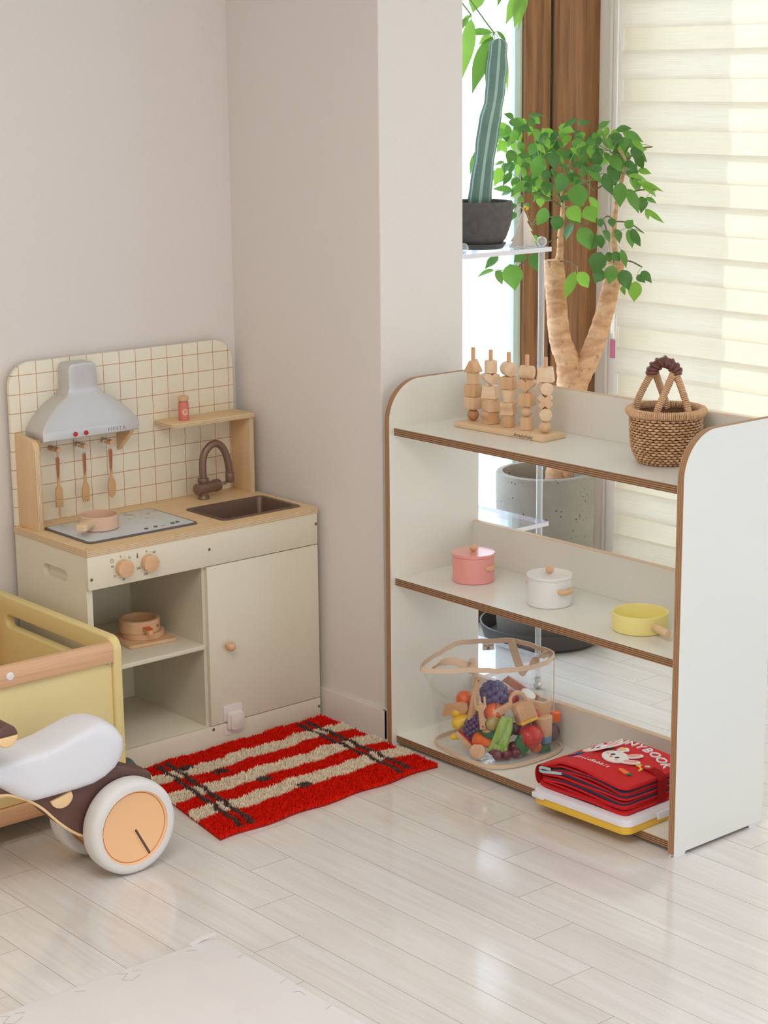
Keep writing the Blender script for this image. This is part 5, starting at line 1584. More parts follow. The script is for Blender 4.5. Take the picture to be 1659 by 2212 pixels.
# ------------------------------------------------------------------ yellow toy cart beside the kitchen
CX1, CYF, CYB, CZT = -.760, -.5885, -.035, .4195
ca = thing('toy_cart', 'pale yellow wooden toy cart with slotted side, left of the kitchen', 'toy cart', (-1.1, -.31, 0))
def cart_side(x0, x1):
    inn = rrect(-.480, -.100, .3425, .3725, .0148, 8)
    out = rect_like(inn, CYF, CYB, .045, CZT)
    out = [(p[0], p[1]) for p in out]
    mb = MB(); t = bmesh.new()
    # rounded upper front corner: swap the sharp corner for an arc by building two pieces
    big = rrect(CYF, CYB, .045, CZT, .030, 8, (.3, .3, .6, 1))
    n = len(inn)
    # match by bearing from the slot centre
    cx, cy = -.29, .3575
    def hit(px, py):
        dx, dy = px - cx, py - cy
        best = None
        for a, b in zip(big, big[1:] + big[:1]):
            ex, ey = b[0] - a[0], b[1] - a[1]
            den = dx * ey - dy * ex
            if abs(den) < 1e-12: continue
            s = ((a[0] - cx) * ey - (a[1] - cy) * ex) / den
            q = ((a[0] - cx) * dy - (a[1] - cy) * dx) / den
            if s > 0 and -1e-9 <= q <= 1 + 1e-9 and (best is None or s < best): best = s
        return (cx + dx * best, cy + dy * best)
    # refine inner outline so that every outer corner point has a partner
    prs = []
    for (ox, oy) in big:
        # intersect ray with inner
        dx, dy = ox - cx, oy - cy; best = None
        for a, b in zip(inn, inn[1:] + inn[:1]):
            ex, ey = b[0] - a[0], b[1] - a[1]; den = dx * ey - dy * ex
            if abs(den) < 1e-12: continue
            s = ((a[0] - cx) * ey - (a[1] - cy) * ex) / den; q = ((a[0] - cx) * dy - (a[1] - cy) * dx) / den
            if s > 0 and -1e-9 <= q <= 1 + 1e-9 and (best is None or s < best): best = s
        prs.append((math.atan2(dy, dx), (ox, oy), (cx + dx * best, cy + dy * best)))
    for p in inn: prs.append((math.atan2(p[1] - cy, p[0] - cx), hit(*p), p))
    prs.sort(key=lambda q: q[0])
    mb.ring([q[1] for q in prs], [q[2] for q in prs], 'x', x0, x1)
    bmesh.ops.remove_doubles(mb.bm, verts=mb.bm.verts, dist=1e-5)
    es = [e for e in mb.bm.edges if len(e.link_faces) == 2 and e.calc_face_angle(0) > 1.2 and abs(e.verts[0].co.x - e.verts[1].co.x) < 1e-5]
    bmesh.ops.bevel(mb.bm, geom=es, offset=.005, segments=3, profile=.5, affect='EDGES', clamp_overlap=True)
    return mb
cart_side(CX1 - .024, CX1).build('side_panel', M_yellowp, ca, smooth=40)
cart_side(-1.424, -1.40).build('side_panel', M_yellowp, ca, smooth=40)
XL, XR = -1.3995, CX1 - .0245
MB().box(XL, XR, CYF - .002, CYF + .020, .3635, .4105, .003).build('top_rail', M_rail, ca)
MB().box(XL, XR, CYF + .008, CYF + .017, .088, .3630, .0008).build('front_panel', M_yellowin, ca)
MB().box(XL, XR, CYF - .002, CYF + .060, .0485, .0865, .003).build('bottom_rail', M_railz if False else M_rail, ca)
MB().box(XL, XR, CYB - .020, CYB, .05, .385, .002).build('back_board', M_rail, ca)
MB().box(XL, XR, CYF + .061, CYB - .021, .060, .072, .001).build('floor_board', M_yellowin, ca)
mb = MB(); mb.cyl((CX1 - .032, CYF + .004, .3600), (CX1 - .032, CYF + .004, .3660), .0050, seg=16); mb.build('bolt', M_steel, ca)
mb = MB(); mb.lathe([(0, .003), (.0045, .0025), (.006, .0008), (.006, 0)], 20, (0, 0, 0), M=TR(CX1 - .0005, CYF + .008, .159) @ RY(90)); mb.build('screw_cap', M_lock, ca)
mb = MB(); mb.lathe([(0, .004), (.0075, .003), (.0095, .001), (.0095, 0)], 20, (0, 0, 0), M=TR(-1.048, CYF - .002, .388) @ RX(90)); mb.build('screw_cap', M_white, ca)
for y in (-.520, -.09):
    for x in ((CX1 + .010, -1.424 - .046) if y < -.3 else (-1.424 - .046,)):
        w_ = MB(); w_.cyl((x, y, .0490), (x + .043, y, .0490), .0488, seg=36, bev=.006)
        o = w_.build('wheel', M_castor, ca)
        MB().cyl((x + .0432 if x > -1 else x - .002, y, .0465), (x + .045 if x > -1 else x - .0002, y, .0465), .018, seg=24).build('hub', M_steel, o)

# ------------------------------------------------------------------ ride-on scooter
sc = thing('ride_on_scooter', 'white and chocolate toddler ride-on with big peach-centred wheels', 'ride-on toy', (-1.1, -.81, 0))
out_ = [(-1.38, .296), (-1.33, .308), (-1.26, .314), (-1.20, .315), (-1.135, .318), (-1.09, .324), (-1.046, .336), (-1.006, .346), (-.985, .3475), (-.966, .3445), (-.948, .336), (-.933, .324), (-.921, .308), (-.914, .290),
        (-.913, .268), (-.920, .248), (-.935, .230), (-.962, .215), (-1.00, .2060), (-1.04, .2035), (-1.08, .2035), (-1.12, .2035), (-1.149, .2040), (-1.168, .2095), (-1.19, .224), (-1.235, .258), (-1.28, .272), (-1.33, .278), (-1.37, .284)]
lay = [(-1, .62), (-.985, .74), (-.93, .85), (-.83, .92), (-.68, .965), (-.45, .992), (0, 1.004), (.45, .992), (.68, .965), (.83, .92), (.93, .85), (.985, .74), (1, .62)]
out_ = [(x - (.012 if x > -1.0 else .004), z - (.006 if z > .29 else 0)) for x, z in out_]
MB().pillow(out_, 'y', -.8125, .0580, lay).build('seat', M_seat, sc, smooth=60)
bd_ = [(-1.42, .262), (-1.33, .268), (-1.24, .270), (-1.10, .262), (-1.00, .252), (-.955, .236), (-.925, .222), (-.895, .2085), (-.873, .2020), (-.862, .1910), (-.8625, .178), (-.874, .165), (-.90, .135), (-.93, .105), (-.965, .085), (-1.00, .083),
       (-1.035, .0945), (-1.062, .111), (-1.087, .133), (-1.108, .155), (-1.128, .178), (-1.150, .198), (-1.18, .218), (-1.231, .236), (-1.30, .240), (-1.42, .236)]
lay2 = [(-1, .90), (-.96, .965), (-.85, 1), (0, 1), (.85, 1), (.96, .965), (1, .90)]
bo = MB().prism(bd_, 'y', -.8525, -.7900, .006, 3).build('body', M_brown, sc, smooth=60)
eg = smooth_open([(-1.35, -.852, .241), (-1.231, -.853, .238), (-1.180, -.853, .2195), (-1.150, -.853, .199), (-1.128, -.853, .179), (-1.108, -.853, .156), (-1.087, -.853, .134), (-1.062, -.853, .112), (-1.035, -.852, .0955), (-1.0, -.851, .084), (-.965, -.850, .084)], 4)
MB().tube(eg, .0030, 8).build('edge_trim', M_peachlight, sc)
eg2 = [(-.8640 + .002, -.8212 + .028 * cos(t), .1800 + .0105 * sin(t)) for t in [k * PI / 12 for k in range(24)]]
MB().tube(eg2, .0024, 8, True).build('edge_trim', M_peachlight, sc)
MB().box(-1.42, -1.19, -.846, -.780, .226, .236, .003).build('front_frame', M_peachlight, sc)
hp = [(-1.112, .203), (-1.066, .2065)] + [(-1.089 + .0265 * cos(a), .1985 - .0235 * sin(a)) for a in [.12 + k * .289 for k in range(11)]]
MB().prism(hp[1:][::1], 'y', -.860, -.850, .002).build('wood_badge', M_peachlight, sc)
RW = .1045
for yc, nm in ((-.8800, 0), (-.7430, 1)):
    T = TR(-.943, yc, RW) @ RX(90)       # local z -> -y
    tp = [(.082, -.0250), (.092, -.0262), (.0995, -.0235), (.1035, -.0160), (.1045, -.005), (.1045, .005), (.1035, .0160), (.0995, .0235), (.092, .0262), (.082, .0250), (.082, -.0250)]
    wo = MB().lathe(tp, 72, (0, 0, 0), M=T, cap=False).build('wheel', M_tyre, sc, smooth=60)
    dp = [(0, .0180), (.0700, .0180), (.0745, .0196), (.0760, .0196), (.0764, .0160), (.0776, .0160), (.0780, .0205), (.0825, .0236), (.0850, .0236), (.0850, -.0236), (.0790, -.0222), (.074, -.018), (0, -.0180)]
    MB().lathe(dp, 72, (0, 0, 0), M=T, cap=False).build('wheel_disc', M_peach, wo, smooth=50)
    sl2 = MB()
    for sgn in (1, -1):
        A = T @ RZ(-62) @ TR(.004, 0, 0)
        o1 = rrect(0, .077, -.0052, .0052, .005, 5)
        sl2.prism(o1, 'z', sgn * .0178, sgn * .0196, .0006, mat=0, M=A)
        sl2.prism(rrect(.002, .074, -.0028, .0028, .0027, 5), 'z', sgn * .0196, sgn * .0199, 0, mat=1, M=A)
    sl2.build('wheel_slot', [M_peachlight, M_brown], wo, smooth=30)
MB().cyl((-.943, -.854, RW), (-.943, -.769, RW), .012, seg=20).build('axle', M_brown, sc)
# front wheel and handlebar, mostly past the picture's edge
T = TR(-1.395, -.8125, .0905) @ RX(90)
MB().lathe([(.05, -.02), (.075, -.022), (.088, -.014), (.0905, 0), (.088, .014), (.075, .022), (.05, .02), (.05, -.02)], 48, (0, 0, 0), M=T, cap=False).build('wheel', M_tyre, sc, smooth=60)
MB().lathe([(0, .015), (.051, .019), (.051, -.019), (0, -.015)], 48, (0, 0, 0), M=T, cap=False).build('wheel_disc', M_peach, sc, smooth=50)
MB().tube([(-1.395, -.8125, .19), (-1.33, -.8125, .30), (-1.262, -.8125, .39)], .016, 14).build('steering_post', M_brown, sc)
MB().cyl((-1.252, -.690, .393), (-1.252, -.935, .393), .011, seg=16).build('handlebar', M_brown, sc)
for y0, y1 in ((-.866, -.944), (-.759, -.681)):
    up_ = [(-1.252 + .0235 * cos(k * PI / 14), .393 + .0005 + .0235 * sin(k * PI / 14)) for k in range(15)]
    lo_ = [(-1.252 + .0235 * cos(-k * PI / 14), .393 + .0235 * sin(-k * PI / 14)) for k in range(15)]
    MB().prism(up_, 'y', y0, y1, .006, 3).build('hand_grip', M_brown, sc, smooth=50)
    MB().prism(lo_, 'y', y0, y1, .006, 3).build('wood_grip', M_peachlight, sc, smooth=50)

# ------------------------------------------------------------------ shag rug
rg = [Vector((-.628, -.402, 0)), Vector((-.030, -.386, 0)), Vector((-.042, -.856, 0)), Vector((-.706, -.876, 0))]
def rug_at(u, v):
    """u: 0..1 left to right, v: 0..1 back to front"""
    wv = .004 * sin(u * 23) * (v * 2 - 1)
    p = rg[0].lerp(rg[1], u).lerp(rg[3].lerp(rg[2], u), v)
    return Vector((p.x, p.y + wv, 0))
rug = thing('shag_rug', 'small red and cream striped shag rug in front of the toy kitchen', 'rug', (-.36, -.63, 0))
mb = MB(); t = bmesh.new(); NU, NV = 40, 20
G = [[t.verts.new(rug_at(i / NU, j / NV) + Vector((0, 0, .004))) for i in range(NU + 1)] for j in range(NV + 1)]
H = [[t.verts.new(rug_at(i / NU, j / NV) + Vector((0, 0, .0003))) for i in range(NU + 1)] for j in range(NV + 1)]
for j in range(NV):
    for i in range(NU):
        t.faces.new((G[j][i], G[j][i + 1], G[j + 1][i + 1], G[j + 1][i])); t.faces.new((H[j][i], H[j + 1][i], H[j + 1][i + 1], H[j][i + 1]))
for i in range(NU):
    t.faces.new((G[0][i], H[0][i], H[0][i + 1], G[0][i + 1])); t.faces.new((G[NV][i], G[NV][i + 1], H[NV][i + 1], H[NV][i]))
for j in range(NV):
    t.faces.new((G[j][0], G[j + 1][0], H[j + 1][0], H[j][0])); t.faces.new((G[j][NU], H[j][NU], H[j + 1][NU], G[j + 1][NU]))
mb._join(t); mb.build('backing', M_rugback, rug)
SPOT = [(-.524, -.475), (-.472, -.550), (-.425, -.660), (-.376, -.755)]
def rug_col(u, v, p):
    du = .004 * sin(v * 31) + .003 * sin(v * 57 + 1)
    for c in (.105, .150, .842, .888):
        if abs(u - c - du) < .0115 and .03 < v < .985: return 2
    for sx, sy in SPOT:
        if ((p.x - sx) / .021) ** 2 + ((p.y - sy) / .015) ** 2 < 1: return 2
    w = v + .009 * sin(u * 17) + .006 * sin(u * 41 + 2)
    if u < .10: w += .012
    if u > .89: w -= .012
    for a, b in ((.165, .275), (.415, .535), (.665, .785)):
        if a < w < b: return 1
    return 0
rnd = random.Random(11)
verts, faces, mids = [], [], []
for k in range(72000):
    u, v = rnd.random(), rnd.random()
    p = rug_at(u, v); m = rug_col(u, v, p)
    ph = .5 + .5 * sin(u * 60 + 3 * sin(v * 20)) * sin(v * 37 + 2 * sin(u * 26))
    h = rnd.uniform(.0085, .0130) * (1.0, 1.18, 1.12)[m] * (.85 + .3 * ph)
    an = rnd.uniform(0, 6.283); ln = rnd.uniform(.10, .50) * h
    w = rnd.uniform(.0010, .0020)
    lean = Vector((cos(an) * ln, sin(an) * ln * .9 - .002, 0))
    d = Vector((-sin(an), cos(an), 0)) * w
    if rnd.random() < .5: d = Vector((.763, -.646, 0)) * w
    b = len(verts)
    mid = p + lean * .45 + Vector((0, 0, .003 + h * .6)); tip = p + lean + Vector((0, 0, .003 + h))
    verts += [p - d + Vector((0, 0, .003)), p + d + Vector((0, 0, .003)), mid + d * .9, mid - d * .9, tip]
    faces += [(b, b + 1, b + 2, b + 3), (b + 3, b + 2, b + 4)]; mids += [m, m]
for (ux, vx) in ((.71, .45), (.73, .44)):      # a few long loose strands
    p = rug_at(ux, vx); b = len(verts)
    verts += [p + Vector((-.0012, 0, .008)), p + Vector((.0012, 0, .008)), p + Vector((.003, .001, .016)), p + Vector((.002, .002, .023))]
    faces += [(b, b + 1, b + 2), (b, b + 2, b + 3)]; mids += [1, 1]
L = Vector(rug.location)
me = bpy.data.meshes.new('pile'); me.from_pydata([tuple(q - L) for q in verts], [], faces)
for m in (M_rugred, M_rugcream, M_rugbrown): me.materials.append(m)
me.polygons.foreach_set('material_index', mids)
po = bpy.data.objects.new('pile', me); COL.objects.link(po); po.parent = rug; po['kind'] = 'stuff'

# ------------------------------------------------------------------ foam play mat in the foreground
fm = thing('foam_mat', 'white textured foam play mat in the left foreground', 'play mat', (-1.5, -2.0, 0))
mb = MB(); t = bmesh.new()
o = [(-2.4, -2.9), (-1.008, -2.9), (-1.008, -1.300), (-1.014, -1.2825), (-1.03, -1.2765), (-1.06, -1.279), (-2.4, -1.284)]
mb.prism(o, 'z', .0004, .0125, .004, 3)
mb.build('tile', M_matfoam, fm)
def cut(pts):
    MB().tube([(x, y, .01255) for x, y in pts], .0006, 5).build('joint_line', M_gap, fm, smooth=0)
